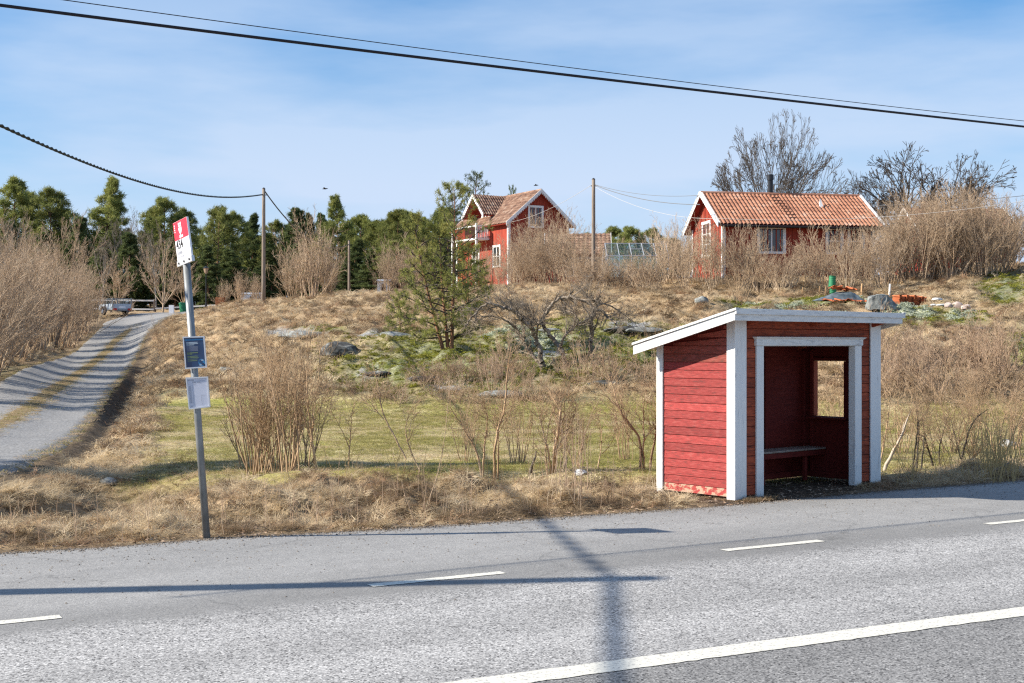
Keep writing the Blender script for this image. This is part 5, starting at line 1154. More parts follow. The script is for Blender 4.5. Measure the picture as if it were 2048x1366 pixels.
# prototypes -------------------------------------------------------------
protos = {}
def proto(key, *a, **k):
    t = plant(*a, **k); t.location = (0, -500, 0); protos[key] = [t, False]; return t
def place(key, loc, rot=None, sc=1, label=None, group=None, cat=None):
    t, used = protos[key]; rot = random.uniform(0, 6.28) if rot is None else rot
    if not used:
        protos[key][1] = True; t.location = loc; t.rotation_euler = (0, 0, rot); t.scale = sc if hasattr(sc, '__len__') else (sc,) * 3
        if label: t['label'] = label
        if group: t['group'] = group
        r = t
    else: r = dup(t, loc, rot, sc, label, group)
    if not group and 'group' in r: del r['group']
    return r
random.seed(21)
for i in range(4): proto(f'bush{i}', 'bare_shrub', 'x', 'shrub', shrub_S(100 + i, 4.0, 2.2, 34, .0075, .86, 34, .028), M['twig'], M['twig'])
for i in range(3): proto(f'hedge{i}', 'bare_shrub', 'x', 'shrub', shrub_S(200 + i, 2.3, 1.6, 22, .0055, .82, 30, .016), M['twig_pale'], M['twig'])
for i in range(3): proto(f'low{i}', 'bare_shrub', 'x', 'shrub', shrub_S(300 + i, 1.2, 1.2, 20, .004, .95, 50, .009, 2), M['twig_red'], M['twig_red'])
for i in range(3): proto(f'verge{i}', 'bare_shrub', 'x', 'shrub', shrub_S(400 + i, 1.7, .9, 12, .0026, .85, 20, .013), M['twig_warm'], M['twig_warm'])
# bare trees
def tree_S(seed, h, spread, trunk, limbs=10, r0=.16, rmin=.012, flat=0.0, wob=.05, dens=1.0, up=.12, ang=(14, 34), wig=.0):
    rs = np.random.RandomState(seed); S = []
    cfg = [None, dict(n=8, kids=1.35 * dens, ang=ang, lr=.52, rr=.62, wob=wob + wig, up=up, st=.28, fall=.45, tp=.75), dict(n=5, kids=1.45 * dens, ang=ang, lr=.5, rr=.66, wob=wob * 1.3 + wig, up=up, st=.2, fall=.4, tp=.7),
           dict(n=4, kids=1.3 * dens, ang=ang, lr=.55, rr=.7, wob=wob * 1.6 + wig, up=up, st=.25, fall=.3), dict(n=3, kids=.9 * dens, ang=ang, lr=.6, rr=.8, wob=wob * 2 + wig, up=up, st=.3, fall=.2), dict(n=2, kids=0, ang=ang, lr=0, rr=0, wob=.1, up=up, rmin=rmin)]
    p = np.array([0, 0, -.2]); d = np.array([0, 0, 1.]); P = [p]
    for i in range(4):
        q = p + (d + rs.randn(3) * .04) * trunk / 4; S.append((*p, *q, r0 * (1 - .07 * i), r0 * (.93 - .07 * i), 0)); p = q; P.append(p)
    for i in range(limbs):
        az = i * 2.39996 + rs.rand() * .5; u = (i + .5) / limbs; th = R(4 + (spread - 4) * u ** .8)
        dd_ = np.array([math.cos(az) * math.sin(th), math.sin(az) * math.sin(th), math.cos(th)])
        L_ = (h - trunk) * (1.0 - (.32 - flat) * u) * rs.uniform(.88, 1.0); st_ = P[-1] if u < .6 else P[-2] + (P[-1] - P[-2]) * rs.rand()
        branch(rs, S, st_, dd_, L_, r0 * (.58 - .2 * u), 1, cfg)
    return S
def fork_S(seed, h, spread, trunk, limbs, levels, r0, rmin, ratio=.8, ang=(10, 30), up=.05, wob=.05, kids=2.15):
    rs = np.random.RandomState(seed); S = []; p = np.array([0, 0, -.2]); d = np.array([0, 0, 1.])
    for i in range(4):
        q = p + (d + rs.randn(3) * .04) * (trunk + .2) / 4; S.append((*p, *q, r0 * (1 - .07 * i), r0 * (.93 - .07 * i), 0)); p = q
    tot = sum(ratio ** k for k in range(levels)); l0 = (h - trunk) / tot
    def rec(p, d, l, r, lv):
        r = max(r, rmin); n = 3 if lv < 3 else 2; r1 = max(r * .8, rmin)
        for i in range(n):
            d = d + rs.randn(3) * wob + np.array([0, 0, up * .3]); d /= np.linalg.norm(d); q = p + d * l / n
            S.append((*p, *q, r + (r1 - r) * i / n, r + (r1 - r) * (i + 1) / n, 1 if lv < 2 else 2))
            p = q
            if 1 <= lv and i < n - 1 and rs.rand() < .6: rec(p, rdir(rs, d, R(rs.uniform(25, 50))), l * .62, r * .5, min(levels - 1, lv + 2))
        if lv < levels - 1:
            for _ in range(int(kids) + (rs.rand() < kids - int(kids))): rec(p, rdir(rs, d, R(rs.uniform(*ang))), l * ratio * rs.uniform(.85, 1.12), r1 * .72, lv + 1)
    for i in range(limbs):
        az = i * 2.39996 + rs.rand() * .4; u = (i + .5) / limbs; th = R(5 + (spread - 5) * u ** .75)
        rec(p, np.array([math.cos(az) * math.sin(th), math.sin(az) * math.sin(th), math.cos(th)]), l0 * rs.uniform(.9, 1.1) * (1 - .12 * u), r0 * .6, 0)
    return S
def bare_tree(key, S, m1, m2, sp=2):
    return proto(key, 'bare_tree', 'x', 'tree', S, m1, m2, sp, stem='trunk', twig='crown')
bare_tree('ash', fork_S(511, 9.2, 70, 2.0, 12, 7, .15, .0105, .84, (7, 24), .08, .03, 2.12), M['bark_grey'], M['bark_mid'])
bare_tree('oak', fork_S(502, 7.6, 82, 2.4, 9, 7, .24, .011, .84, (10, 30), .04, .06, 2.05), M['bark_dark'], M['bark_dark'])
bare_tree('oak2', fork_S(505, 7.4, 72, 2.2, 8, 7, .20, .011, .84, (10, 30), .06, .06, 2.05), M['bark_dark'], M['bark_dark'])
bare_tree('birch', tree_S(503, 8.5, 34, 3.2, 8, .09, .010, .0, .05, .75, .3), M['bark_birch'], M['bark_grey'])
bare_tree('young', tree_S(504, 5.0, 60, .9, 10, .08, .009, .0, .05, .85, .2), M['twig'], M['twig'])

# pines
def pine(key, seed, h, width, start=.3, nb=46, clumps_per=5, m_n='needles', lean=0.0, cs=.32, nt_=13, tw=.05, conic=.5, rr=.16, droop=-.05, trunks=1, label='x'):
    rs = np.random.RandomState(seed); S = []; C = []
    for tk in range(trunks):
        p = np.array([rs.randn() * .12 * (trunks > 1), rs.randn() * .12 * (trunks > 1), -.3]); d = np.array([lean + (rs.randn() * .16 if trunks > 1 and tk else 0), rs.randn() * .03, 1.]); d /= np.linalg.norm(d); n = 9; hh = h * (1 if tk == 0 else rs.uniform(.5, .85)); tp = [p]
        for i in range(n):
            d = d + rs.randn(3) * .035 + np.array([0, 0, .05]); d /= np.linalg.norm(d); q = p + d * (hh + .3) / n; S.append((*p, *q, rr * (1 - .88 * i / n), rr * (1 - .88 * (i + 1) / n), 0)); p = q; tp.append(p)
        tp = np.array(tp)
        for b in range(nb // trunks):
            t = start + (1 - start) * (b / (nb // trunks)) ** .9; f = t * n; i = min(int(f), n - 1); o = tp[i] + (tp[i + 1] - tp[i]) * (f - i)
            u = (t - start) / (1 - start); prof = (1 - u) ** conic * (.55 + .45 * min(1, u * 3.2)) + .10
            L_ = width * .5 * prof * rs.uniform(.55, 1.15); az = b * 2.4 + rs.rand() * 1.2; el = R(rs.uniform(-8, 22) + 38 * u ** 2)
            dd_ = np.array([math.cos(az) * math.cos(el), math.sin(az) * math.cos(el), math.sin(el)]); q = o; m_ = 5; r_b = rr * .32 * (1 - .7 * u)
            for j in range(m_):
                dd_ = dd_ + rs.randn(3) * .10 + np.array([0, 0, .06 + droop * (j < 2)]); dd_ /= np.linalg.norm(dd_); q2 = q + dd_ * L_ / m_; S.append((*q, *q2, r_b * (1 - j / m_ * .8) + .006, r_b * (1 - (j + 1) / m_ * .8) + .005, 1)); q = q2
                if j >= 1:
                    for kx in range(clumps_per if j > 2 else max(1, clumps_per // 2)):
                        sd = rdir(rs, dd_, R(rs.uniform(20, 75))); sd[2] = sd[2] * .6 + .12; sl_ = L_ * .26 * rs.uniform(.4, 1.1) + cs * .25; e = q + sd * sl_
                        if rs.rand() < .5: S.append((*q, *e, .012, .007, 1))
                        C.append((*e, *(sd + np.array([0, 0, .35]))))
            C.append((*q, *(dd_ + np.array([0, 0, .3]))))
        C.append((*tp[-1], 0, 0, 1)); C.append((*(tp[-1] - [0, 0, .2]), 0.1, 0, 1))
    S = np.array(S); C = np.array(C); nC = len(C); P = np.repeat(C[:, :3], nt_, 0); D = np.repeat(C[:, 3:], nt_, 0); D /= np.linalg.norm(D, axis=1)[:, None]
    rd = rs.randn(len(P), 3); rd /= np.linalg.norm(rd, axis=1)[:, None]; v = rd * .95 + D * .75; v /= np.linalg.norm(v, axis=1)[:, None]
    P = P + rs.randn(len(P), 3) * cs * .22; ln = cs * rs.uniform(.5, 1.1, len(P))[:, None]; sd = np.cross(v, rs.randn(len(P), 3)); sd /= np.linalg.norm(sd, axis=1)[:, None]
    a = P - v * ln * .3; V = np.stack([a - sd * tw * .5, a + sd * tw * .5, P + v * ln * .8], 1).reshape(-1, 3); Fa = np.arange(len(V)).reshape(-1, 3)
    t = thing('pine_tree', label, 'tree', (0, -500, 0)); link('trunk', seg_mesh('trunk', S[S[:, 8] < 1][:, :8], M['bark_pine']), t); link('branches', seg_mesh('branches', S[S[:, 8] >= 1][:, :8], M['bark_dark']), t)
    link('crown', fastmesh('crown', V, Fa, M[m_n]), t); protos[key] = [t, False]; return t
pine('pineA', 1, 11, 5.2, .40, 50, 6, 'needles', .02, .46, 12, .055, .85, .17)
pine('pineB', 2, 11, 5.4, .30, 54, 6, 'needles', -.03, .46, 12, .055, 1.0, .16)
pine('pineC', 3, 11, 6.2, .42, 46, 7, 'needles', .03, .50, 12, .06, .6, .18)
pine('pineD', 4, 11, 5.0, .10, 80, 6, 'needles_dark', .0, .42, 14, .08, .7, .16)
pine('spruce', 5, 11, 4.0, .03, 110, 5, 'needles_dark', .0, .38, 12, .08, 1.0, .15, -.12)
pine('sparse', 6, 9, 4.0, .40, 44, 2, 'needles_dark', .05, .26, 8, .045, .4, .14)
pine('front', 7, 5.0, 3.3, .12, 96, 6, 'needles_yellow', .02, .15, 13, .017, .42, .085, -.04, 3)
pine('front_young', 8, 2.6, 2.4, .05, 60, 5, 'needles_yellow', .0, .14, 12, .016, .5, .045, -.04, 2)

# ------------------------------------------------------------------ place vegetation
def at_top(px_, top_y, Y, proto_h):
    b = on(px_, Y); h = W2(px_, top_y, Y)[2] - b[2]; return b, h / proto_h
random.seed(33)
pine_list = [(-60, 400, 112, 'pineA'), (22, 362, 112, 'pineA'), (62, 398, 120, 'pineC'), (108, 392, 112, 'pineC'), (140, 415, 122, 'pineB'), (190, 358, 112, 'pineB'), (232, 398, 124, 'pineA'), (160, 440, 108, 'pineD'), (330, 408, 116, 'pineC'), (372, 430, 124, 'pineC'), (300, 440, 126, 'pineD'), (432, 425, 112, 'pineC'), (470, 436, 120, 'pineC'), (505, 432, 128, 'spruce'), (555, 452, 122, 'pineC'), (596, 422, 120, 'pineD'), (632, 430, 130, 'spruce'), (652, 455, 114, 'pineC'), (690, 392, 118, 'pineB'), (716, 440, 126, 'pineC'), (752, 450, 122, 'pineC'), (790, 430, 114, 'pineC'), (815, 432, 122, 'pineC'), (850, 440, 124, 'pineA'), (20, 450, 104, 'pineD'), (90, 470, 106, 'pineD'), (260, 470, 106, 'pineD'), (350, 480, 106, 'pineD'), (415, 490, 104, 'spruce'), (475, 500, 106, 'spruce'), (545, 500, 108, 'spruce'), (600, 490, 108, 'pineD'), (700, 480, 110, 'spruce'), (745, 495, 106, 'spruce'), (800, 490, 106, 'pineC'), (1228, 462, 130, 'pineC'), (1262, 462, 126, 'pineC'), (1303, 466, 130, 'pineC'), (1350, 480, 132, 'pineD'), (1170, 470, 134, 'pineD'), (900, 425, 120, 'pineC'), (205, 500, 103, 'pineD'), (-120, 430, 104, 'pineD'), (-20, 470, 100, 'pineC')]
hs_words = {'pineA': 'tall slender pine with open crown', 'pineB': 'tall pointed pine', 'pineC': 'broad rounded green pine', 'pineD': 'dark dense pine', 'spruce': 'dark conical spruce'}
def where(px_):
    for lim, w_ in ((-1, 'beyond the left picture edge'), (60, 'at the far left of the wood'), (125, 'behind the left hedge'), (170, 'just left of the tallest left pine'), (215, 'above the right end of the left hedge'), (290, 'above the parked trailer'), (350, 'left of the bus stop flag'), (400, 'right behind the bus stop flag'), (450, 'behind the lantern post'), (515, 'left of the tall brown pole'), (575, 'right of the tall brown pole'), (625, 'behind the round bare shrub'), (680, 'right of the round bare shrub'), (730, 'behind the far pole'), (775, 'right of the far pole'), (830, 'left of the near pine'), (950, 'behind the near pine'), (1200, 'behind the tall grey pole'), (1245, 'above the left end of the greenhouse'), (1290, 'above the greenhouse'), (9999, 'between greenhouse and cottage')):
        if px_ <= lim: return w_
for k, (px_, ty, Y, key) in enumerate(pine_list):
    b, s = at_top(px_, ty, Y, 11); w_ = where(px_); depth = 'front row' if Y < 110 else ('back row' if Y > 119 else 'middle row')
    s2 = max(s, .45); place(key, b, None, (max(s2, .75) * random.uniform(.85, 1.15), max(s2, .75) * random.uniform(.85, 1.15), s), f'{hs_words[key]} {w_}, {depth}', 'pines of the wood')
for k in range(44):
    px_ = -130 + k * 24 + random.uniform(-9, 9); Y = 131 + (k % 3) * 5; key = ('pineD', 'spruce')[k % 2]
    place(key, on(px_, Y), None, (.8, .8, random.uniform(.62, .85)), 'dark conifer deep in the back of the pine wood', 'conifers deep in the wood')
for k in range(34):
    px_ = 150 + k * 22 + random.uniform(-8, 8); Y = 107 + (k % 3) * 4; place(('spruce', 'pineD')[k % 2], on(px_, Y), None, (.4, .4, random.uniform(.22, .36)), 'small dark conifer at the foot of the pines', 'small conifers at the wood edge')
for px_, ty, Y, s_ in [(250, 430, 108, 1), (312, 455, 102, 1), (275, 445, 116, 1), (35, 430, 98, 1), (205, 470, 100, 1), (585, 440, 135, 1), (625, 432, 138, 1)]:
    b, s = at_top(px_, ty, Y, 8.8); place('birch', b, None, s, f'thin pale bare tree {where(px_)}, {"nearer" if Y < 103 else "farther"} one', 'bare trees in the wood')
for px_, ty, Y, lab in [(325, 480, 94, 'branchy bare tree left of the lantern post by the fence'), (130, 440, 90, 'pale bare tree rising behind the left hedge'), (30, 445, 80, 'bare tree behind the left hedge near the picture edge'), (235, 520, 97, 'small bare tree behind the trailer'), (368, 530, 96, 'small bare tree beside the green bin')]:
    b, s = at_top(px_, ty, Y, 5.3); place('young', b, None, s, lab)
b, s = at_top(1542, 232, 76, 9.3); place('ash', b, R(40), (s * .60, s * .60, s), 'large fan-shaped bare tree behind the black flue of the cottage')
b, s = at_top(1838, 290, 92, 7.7); place('oak', b, R(20), (s * 1.15, s * 1.15, s), 'wide crowned bare tree behind the chimney on the right')
b, s = at_top(1925, 300, 94, 7.7); place('oak2', b, R(200), (s * .62, s * .62, s), 'narrower bare tree right of the wide crowned one')
b, s = at_top(1725, 335, 96, 7.7); place('oak2', b, R(100), (s * .6, s * .6, s), 'small bare tree behind the right end of the cottage')
b, s = at_top(2055, 350, 80, 8.3); place('oak', b, R(120), s * .8, 'dark bare tree cut by the right picture edge')
b, s = at_top(942, 345, 110, 9.2); place('sparse', b, R(10), (s * .8, s * .8, s), 'thin sparse pine rising behind the dormer')
b, s = at_top(900, 390, 112, 9.2); place('sparse', b, R(80), (s * .8, s * .8, s), 'thin sparse pine just left of the house roof')
b, s = at_top(1027, 372, 116, 9.2); place('sparse', b, R(150), (s * .4, s * .4, s), 'pine tip peeking above the roof ridge')
pb_ = onpy(893, 697); s = (W2(880, 376, pb_[1])[2] - pb_[2]) / 5.1; t = place('front', pb_, R(0), (s * .80, s * .8, s * 1.02), 'large yellow-green pine with several stems on the mossy slope'); FP = pb_
p = onpy(800, 668); place('front_young', p, R(30), .55, 'low pine bough left of the large pine'); p = onpy(935, 625); place('front_young', p, R(80), .95, 'smaller dark green pine right behind the large pine')
# off-frame tree on the left whose shade crosses the lawn
place('pineB', (-17.5, 18.2, 0), R(0), (.55, .55, 1.05), 'pine outside the frame at left that shades the lawn'); 

# left hedge
G = 'shrubs of the tall hedge left of the driveway'
for k, (px_, Y, h) in enumerate([(-95, 33, 3.7), (-60, 36, 3.9), (-110, 39, 4.3), (-45, 41, 4.2), (-15, 44, 4.2), (-70, 48, 4.6), (5, 48, 4.1), (30, 52, 4.1), (-25, 53, 4.6), (58, 57, 4.3), (20, 60, 4.6), (85, 61, 4.2), (60, 66, 4.6), (110, 66, 4.2), (130, 70, 4.3), (155, 74, 4.1), (110, 76, 4.6), (176, 78, 3.6), (150, 82, 4.3)]):
    place(f'bush{k % 4}', on(px_, Y), None, (h / 4.2 * .95, h / 4.2 * .95, h / 4.2), 'tall bare shrub of the left hedge, ' + ('cut by the picture edge' if px_ < 0 else 'beside the driveway') + (', lowest and nearest' if Y < 40 else ', near part' if Y < 50 else ', middle part' if Y < 60 else ', upper part' if Y < 73 else ', far end by the trailer'), G)
# named shrubs on the crest
for k, (px_, Y, h, sc, lab) in enumerate([(625, 76, 4.6, 1.0, 'big round bare shrub right of the tall brown pole'), (590, 79, 3.6, .9, 'bare shrub at the left flank of the big round one'), (660, 79, 3.6, .9, 'bare shrub at the right flank of the big round one'),
    (480, 84, 2.1, .9, 'low bare shrub left of the tall brown pole'), (448, 88, 1.8, .8, 'low bare shrub above the brown crate'), (515, 82, 1.9, .8, 'low bare shrub at the foot of the brown pole'),
    (775, 74, 2.9, .8, 'bare shrub left of the near pine on the crest'), (810, 76, 3.4, .9, 'bare shrub behind the left boughs of the near pine'), (845, 78, 3.2, .8, 'bare shrub hidden behind the near pine'),
    (1040, 77, 3.3, .9, 'bare shrub before the left corner of the two-storey house'), (1085, 75, 4.2, .95, 'tallest bare shrub before the gable of the two-storey house'), (1130, 76, 3.9, .95, 'bare shrub before the right edge of the two-storey house'), (1165, 73, 3.2, .9, 'bare shrub just left of the tall grey pole'), (1005, 72, 1.9, .8, 'low bare shrub under the balcony'), (960, 70, 2.0, .8, 'low bare shrub right behind the near pine'),
    (1060, 80, 4.0, .9, 'bare shrub close under the gable window of the two-storey house'), (1110, 81, 4.2, .9, 'bare shrub against the right half of the gable wall'), (1025, 79, 3.2, .9, 'bare shrub before the white corner of the two-storey house'), (975, 80, 2.6, .9, 'bare shrub before the long side of the two-storey house'), (1215, 84, 3.4, .9, 'bare shrub behind the left end of the greenhouse'), (1262, 86, 3.0, .9, 'bare shrub behind the greenhouse'), (1310, 78, 3.4, .9, 'bare shrub behind the right end of the greenhouse'), (1345, 72, 3.0, .8, 'bare shrub between greenhouse and cottage'), (1370, 76, 3.6, .8, 'bare shrub touching the cottage barge board')]):
    place(f'bush{(k + 1) % 4}', on(px_, Y), None, (sc * h / 4.4, sc * h / 4.4, h / 4.2) if sc != 1 else (h / 4.4, h / 4.4, h / 4.2), lab)
# hedge before cottage and greenhouse
G = 'shrubs of the hedge in front of the red cottage'
for k in range(24):
    px_ = 1150 + k * 27 + random.uniform(-8, 8); Y = 56.5 - 2.4 * (k > 9) + random.uniform(-1.2, 1.2) 
    h = 1.5 + .4 * random.random() if px_ < 1330 else (2.6 if px_ < 1500 else (1.75 if px_ < 1630 else 2.5)) * random.uniform(.85, 1.1)
    place(f'hedge{k % 3}', on(px_, Y), None, (.85, .85, h / 2.35), ('bare brown shrub before the left end of the timber deck' if px_ < 1230 else 'bare brown shrub before the greenhouse glass' if px_ < 1320 else 'bare brown shrub between the deck and the cottage') if px_ < 1370 else ('bare hedge shrub before the cottage gable' if px_ < 1450 else 'bare hedge shrub left of the wide cottage window' if px_ < 1515 else 'bare hedge shrub under the wide cottage window' if px_ < 1575 else 'bare hedge shrub before the plain red wall between the windows' if px_ < 1650 else 'bare hedge shrub covering the two small cottage windows'), G if px_ > 1370 else 'shrubs before the greenhouse deck')
G = 'tall shrubs right of the cottage'
for k, (px_, Y, h) in enumerate([(1770, 57, 3.0), (1800, 58, 3.6), (1835, 57, 4.0), (1868, 58, 4.1), (1900, 57, 4.0), (1930, 58, 4.0), (1965, 57, 3.8), (1995, 58, 3.4), (2025, 60, 2.8), (1820, 63, 4.0), (1880, 63, 4.2), (1940, 64, 4.0), (1985, 64, 3.7), (1785, 63, 3.4)]):
    place(f'bush{k % 4}', on(px_, Y), None, (h / 4.8, h / 4.8, h / 4.3), ('tall bare shrub at the right corner of the cottage' if px_ < 1815 else 'tall bare shrub below the brown chimney' if px_ < 1895 else 'tall bare shrub right of the brown chimney' if px_ < 1960 else 'tall bare shrub at the right end of the thicket') + (', rear row' if Y > 61 else ', front row'), G)
for k, (px_, Y, h, lab) in enumerate([(1480, 49, 1.9, 'thin bare shrub on the crest behind the shelter peak'), (1300, 40, 1.3, 'thin bare bush left of the shelter eave'), (320, 53, 1.7, 'small forked bare bush beside the driveway')]):
    place(f'verge{k % 3}', on(px_, Y), None, h / 1.75, lab)
# low brush at the foot of the slope and on the right bank
G = 'low brush at the foot of the slope'
for k in range(17):
    px_ = 720 + k * 37 + random.uniform(-12, 12); Y = 34.2 + random.uniform(-1.2, 1.6); h = random.uniform(.5, .8) if px_ < 950 else random.uniform(.8, 1.35)
    place(f'low{k % 3}', on(px_, Y), None, (.8, .8, h / 1.35), 'low reddish brush at the slope foot ' + ('left of the near pine' if px_ < 860 else 'below the near pine' if px_ < 1000 else 'below the apple trees' if px_ < 1210 else 'beside the shelter'), G)
G = 'low brush on the right bank'
for k in range(18):
    px_ = 1750 + (k % 6) * 52 + random.uniform(-14, 14); Y = 32 + (k // 9) * 3.0 + random.uniform(-1, 1)
    place(f'low{k % 3}', on(px_, Y), None, (1.1, 1.1, random.uniform(.7, 1.2)), 'low twiggy brush ' + ('close to the shelter roof end' if px_ < 1850 else 'on the middle of the right bank' if px_ < 1950 else 'near the right picture edge') + (', lowest row', ', middle row', ', upper row')[k // 6], G)
# dark scrub below left of pine
for k in range(8):
    place(f'low{k % 3}', on(860 + k * 24, 35.5), None, (.9, .9, .5), 'low reddish brush at the foot of the mossy slope', 'low brush at the foot of the slope')

# hand-drawn stems: polylines given as photo points at one distance, twigs grown on them
def drawn(name, cat, label, base_px, base_py, Y, polys, m1, m2, seed, tw_len=.35, tw_n=10, r=.02, rmin=.0022, dj=.25, tlv=2, up=.35):
    rs = np.random.RandomState(seed); S = []; b = np.array([(base_px - 1024) / F * Y, Y, gz((base_px - 1024) / F * Y, Y)])
    off = b[2] - W2(base_px, base_py, Y)[2]
    for (pts, r0, r1) in polys:
        n = len(pts); dep = np.cumsum(rs.randn(n) * dj * .35); dep -= dep[0]
        P = np.array([W2(x, y, Y) + [0, dd_, off] for (x, y), dd_ in zip(pts, dep)]) - b
        s = np.concatenate([[0], np.cumsum(np.linalg.norm(np.diff(P, axis=0), axis=1))]); m_ = max(3, int(s[-1] / .09)); t = np.linspace(0, s[-1], m_)
        Q = np.stack([np.interp(t, s, P[:, i]) for i in range(3)], 1)
        for _ in range(2): Q[1:-1] = (Q[:-2] + 2 * Q[1:-1] + Q[2:]) / 4
        Q[1:-1] += rs.randn(m_ - 2, 3) * r0 * .25
        if np.allclose(P[0][2], 0, atol=.08): Q[0][2] -= .08
        rr_ = np.linspace(r0, r1, m_)
        for i in range(m_ - 1): S.append((*Q[i], *Q[i + 1], rr_[i], rr_[i + 1], 0))
        cfg = [dict(n=4, kids=1.3, ang=(20, 55), lr=.55, rr=.65, wob=.14, up=up, st=.2), dict(n=3, kids=1.0, ang=(20, 55), lr=.6, rr=.7, wob=.15, up=up, st=.3), dict(n=2, kids=0, ang=(0, 0), lr=0, rr=0, wob=.12, up=.1, rmin=rmin)][3 - tlv - 1:]
        for _ in range(tw_n):
            i = int(m_ * (.25 + .75 * rs.rand() ** .7)); i = min(i, m_ - 1); d = Q[i] - Q[max(i - 1, 0)]; d = d / (np.linalg.norm(d) + 1e-9) if i else np.array([0, 0, 1.])
            branch(rs, S, Q[i], rdir(rs, d, R(rs.uniform(20, 60))), tw_len * rs.uniform(.5, 1.2), max(rr_[i] * .45, rmin), 1, [cfg[0]] + cfg)
    t = plant(name, label, cat, S, m1, m2, 1); t.location = tuple(b); return t
TP, TW_ = M['twig_warm'], M['twig']
# apple trees
AB = onpy(1085, 738)[1]
drawn('apple_tree', 'tree', 'gnarled bare apple tree, left one, its long limb arching to the left', 1086, 738, AB, [([(1086, 738), (1080, 700), (1072, 675), (1062, 655), (1045, 640), (1020, 620), (1000, 612), (975, 608), (955, 622), (942, 640), (932, 652)], .085, .02), ([(1083, 735), (1062, 705), (1045, 680), (1035, 660), (1028, 650)], .06, .025), ([(1068, 664), (1050, 640), (1035, 625), (1020, 600)], .035, .01), ([(1035, 660), (1010, 640), (985, 632), (965, 635), (945, 655)], .035, .01), ([(1072, 675), (1078, 650), (1070, 635), (1062, 640)], .03, .012)], M['bark_grey'], M['bark_grey'], 3, .55, 26, rmin=.005, dj=.5)
drawn('apple_tree', 'tree', 'gnarled bare apple tree, middle one, with a high arched limb', 1132, 738, AB - .3, [([(1132, 738), (1124, 705), (1112, 690), (1098, 670), (1085, 655), (1082, 645), (1092, 632), (1105, 610), (1118, 598), (1135, 595), (1152, 600), (1168, 604), (1182, 618)], .075, .028), ([(1120, 698), (1130, 672), (1145, 660), (1158, 650), (1176, 640)], .045, .02), ([(1085, 655), (1068, 640), (1060, 628)], .04, .012), ([(1158, 650), (1150, 632), (1138, 625), (1120, 622)], .025, .008)], M['bark_grey'], M['bark_grey'], 5, .5, 26, rmin=.005, dj=.5)
drawn('apple_tree', 'tree', 'gnarled bare apple tree, right one, with a straight grey trunk', 1180, 726, AB + .4, [([(1180, 726), (1181, 690), (1183, 660), (1186, 638), (1192, 622)], .075, .045), ([(1186, 638), (1200, 632), (1212, 645), (1222, 655), (1235, 668)], .045, .015), ([(1184, 645), (1170, 655), (1168, 672), (1176, 690)], .02, .008), ([(1190, 625), (1205, 620), (1225, 628), (1245, 640), (1262, 655)], .03, .008), ([(1188, 632), (1178, 618), (1170, 600)], .03, .008)], M['bark_grey'], M['bark_grey'], 7, .5, 24, rmin=.005, dj=.5)
# verge saplings and shrubs
V0 = 17.6
drawn('sapling', 'sapling', 'slender dark-stemmed sapling right of the dense shrub clump', 632, 945, V0, [([(632, 945), (628, 905), (622, 860), (622, 800), (621, 752)], .02, .008), ([(628, 900), (610, 860), (596, 820), (585, 795)], .014, .005), ([(624, 875), (632, 835), (642, 815)], .008, .004)], TP, TP, 11, .32, 16)
drawn('sapling', 'sapling', 'small pale Y-shaped sapling on the lawn edge', 698, 948, V0, [([(698, 948), (699, 905), (703, 870), (706, 835), (712, 812)], .011, .004), ([(699, 905), (690, 880), (680, 855), (668, 832)], .008, .003)], TP, TP, 12, .26, 12)
drawn('sapling', 'sapling', 'thin sapling leaning left with two curved stems', 838, 968, V0 - .3, [([(812, 942), (790, 900), (768, 862), (758, 825), (752, 790), (740, 750)], .013, .005), ([(845, 975), (822, 935), (808, 890), (808, 868), (822, 840)], .013, .004), ([(768, 862), (750, 842), (735, 820)], .007, .003)], TP, TP, 13, .32, 14)
drawn('sapling', 'sapling', 'long thin whip curving up beside the middle of the verge', 856, 1038, 14.2, [([(856, 1038), (862, 1015), (875, 985), (885, 935), (894, 880), (898, 830), (902, 790)], .006, .002)], TW_, TW_, 14, .15, 4, rmin=.0015)
drawn('bare_bush', 'shrub', 'open bare bush with two stems spreading left, middle of the verge', 965, 960, V0 - .2, [([(965, 960), (958, 925), (945, 890), (928, 865), (915, 840), (902, 820)], .018, .005), ([(966, 958), (968, 900), (972, 870), (978, 840), (968, 810)], .016, .005), ([(945, 890), (950, 860), (955, 830)], .008, .003)], TP, TP, 15, .34, 20)
drawn('bare_bush', 'shrub', 'bare bush with bundled upright stems next to the open one', 992, 966, V0 - .3, [([(990, 966), (989, 925), (992, 880), (1000, 845), (1012, 820), (1013, 770), (1018, 720), (1022, 700)], .02, .006), ([(996, 966), (996, 920), (998, 870), (990, 830)], .014, .005), ([(992, 880), (1010, 850), (1020, 830)], .009, .003)], TP, TP, 16, .34, 18)
drawn('bare_bush', 'shrub', 'many-stemmed bare bush with a cut-off grey stem in its middle', 1102, 966, V0 - .3, [([(1100, 966), (1097, 920), (1086, 885), (1080, 850), (1070, 825)], .016, .005), ([(1104, 964), (1108, 920), (1116, 880), (1120, 840)], .022, .018), ([(1110, 960), (1112, 915), (1118, 905), (1140, 870), (1152, 842)], .012, .004), ([(1096, 966), (1090, 930), (1092, 890), (1102, 850), (1115, 820)], .012, .004), ([(1118, 960), (1130, 925), (1128, 905), (1146, 880)], .009, .004)], TP, TP, 17, .38, 22)
drawn('bare_bush', 'shrub', 'sparse bare bush leaning right over the lawn', 1194, 952, V0, [([(1194, 952), (1204, 920), (1206, 885), (1206, 868), (1198, 845)], .010, .004), ([(1204, 920), (1220, 905), (1228, 885), (1226, 860)], .007, .003)], TP, TP, 18, .26, 12)
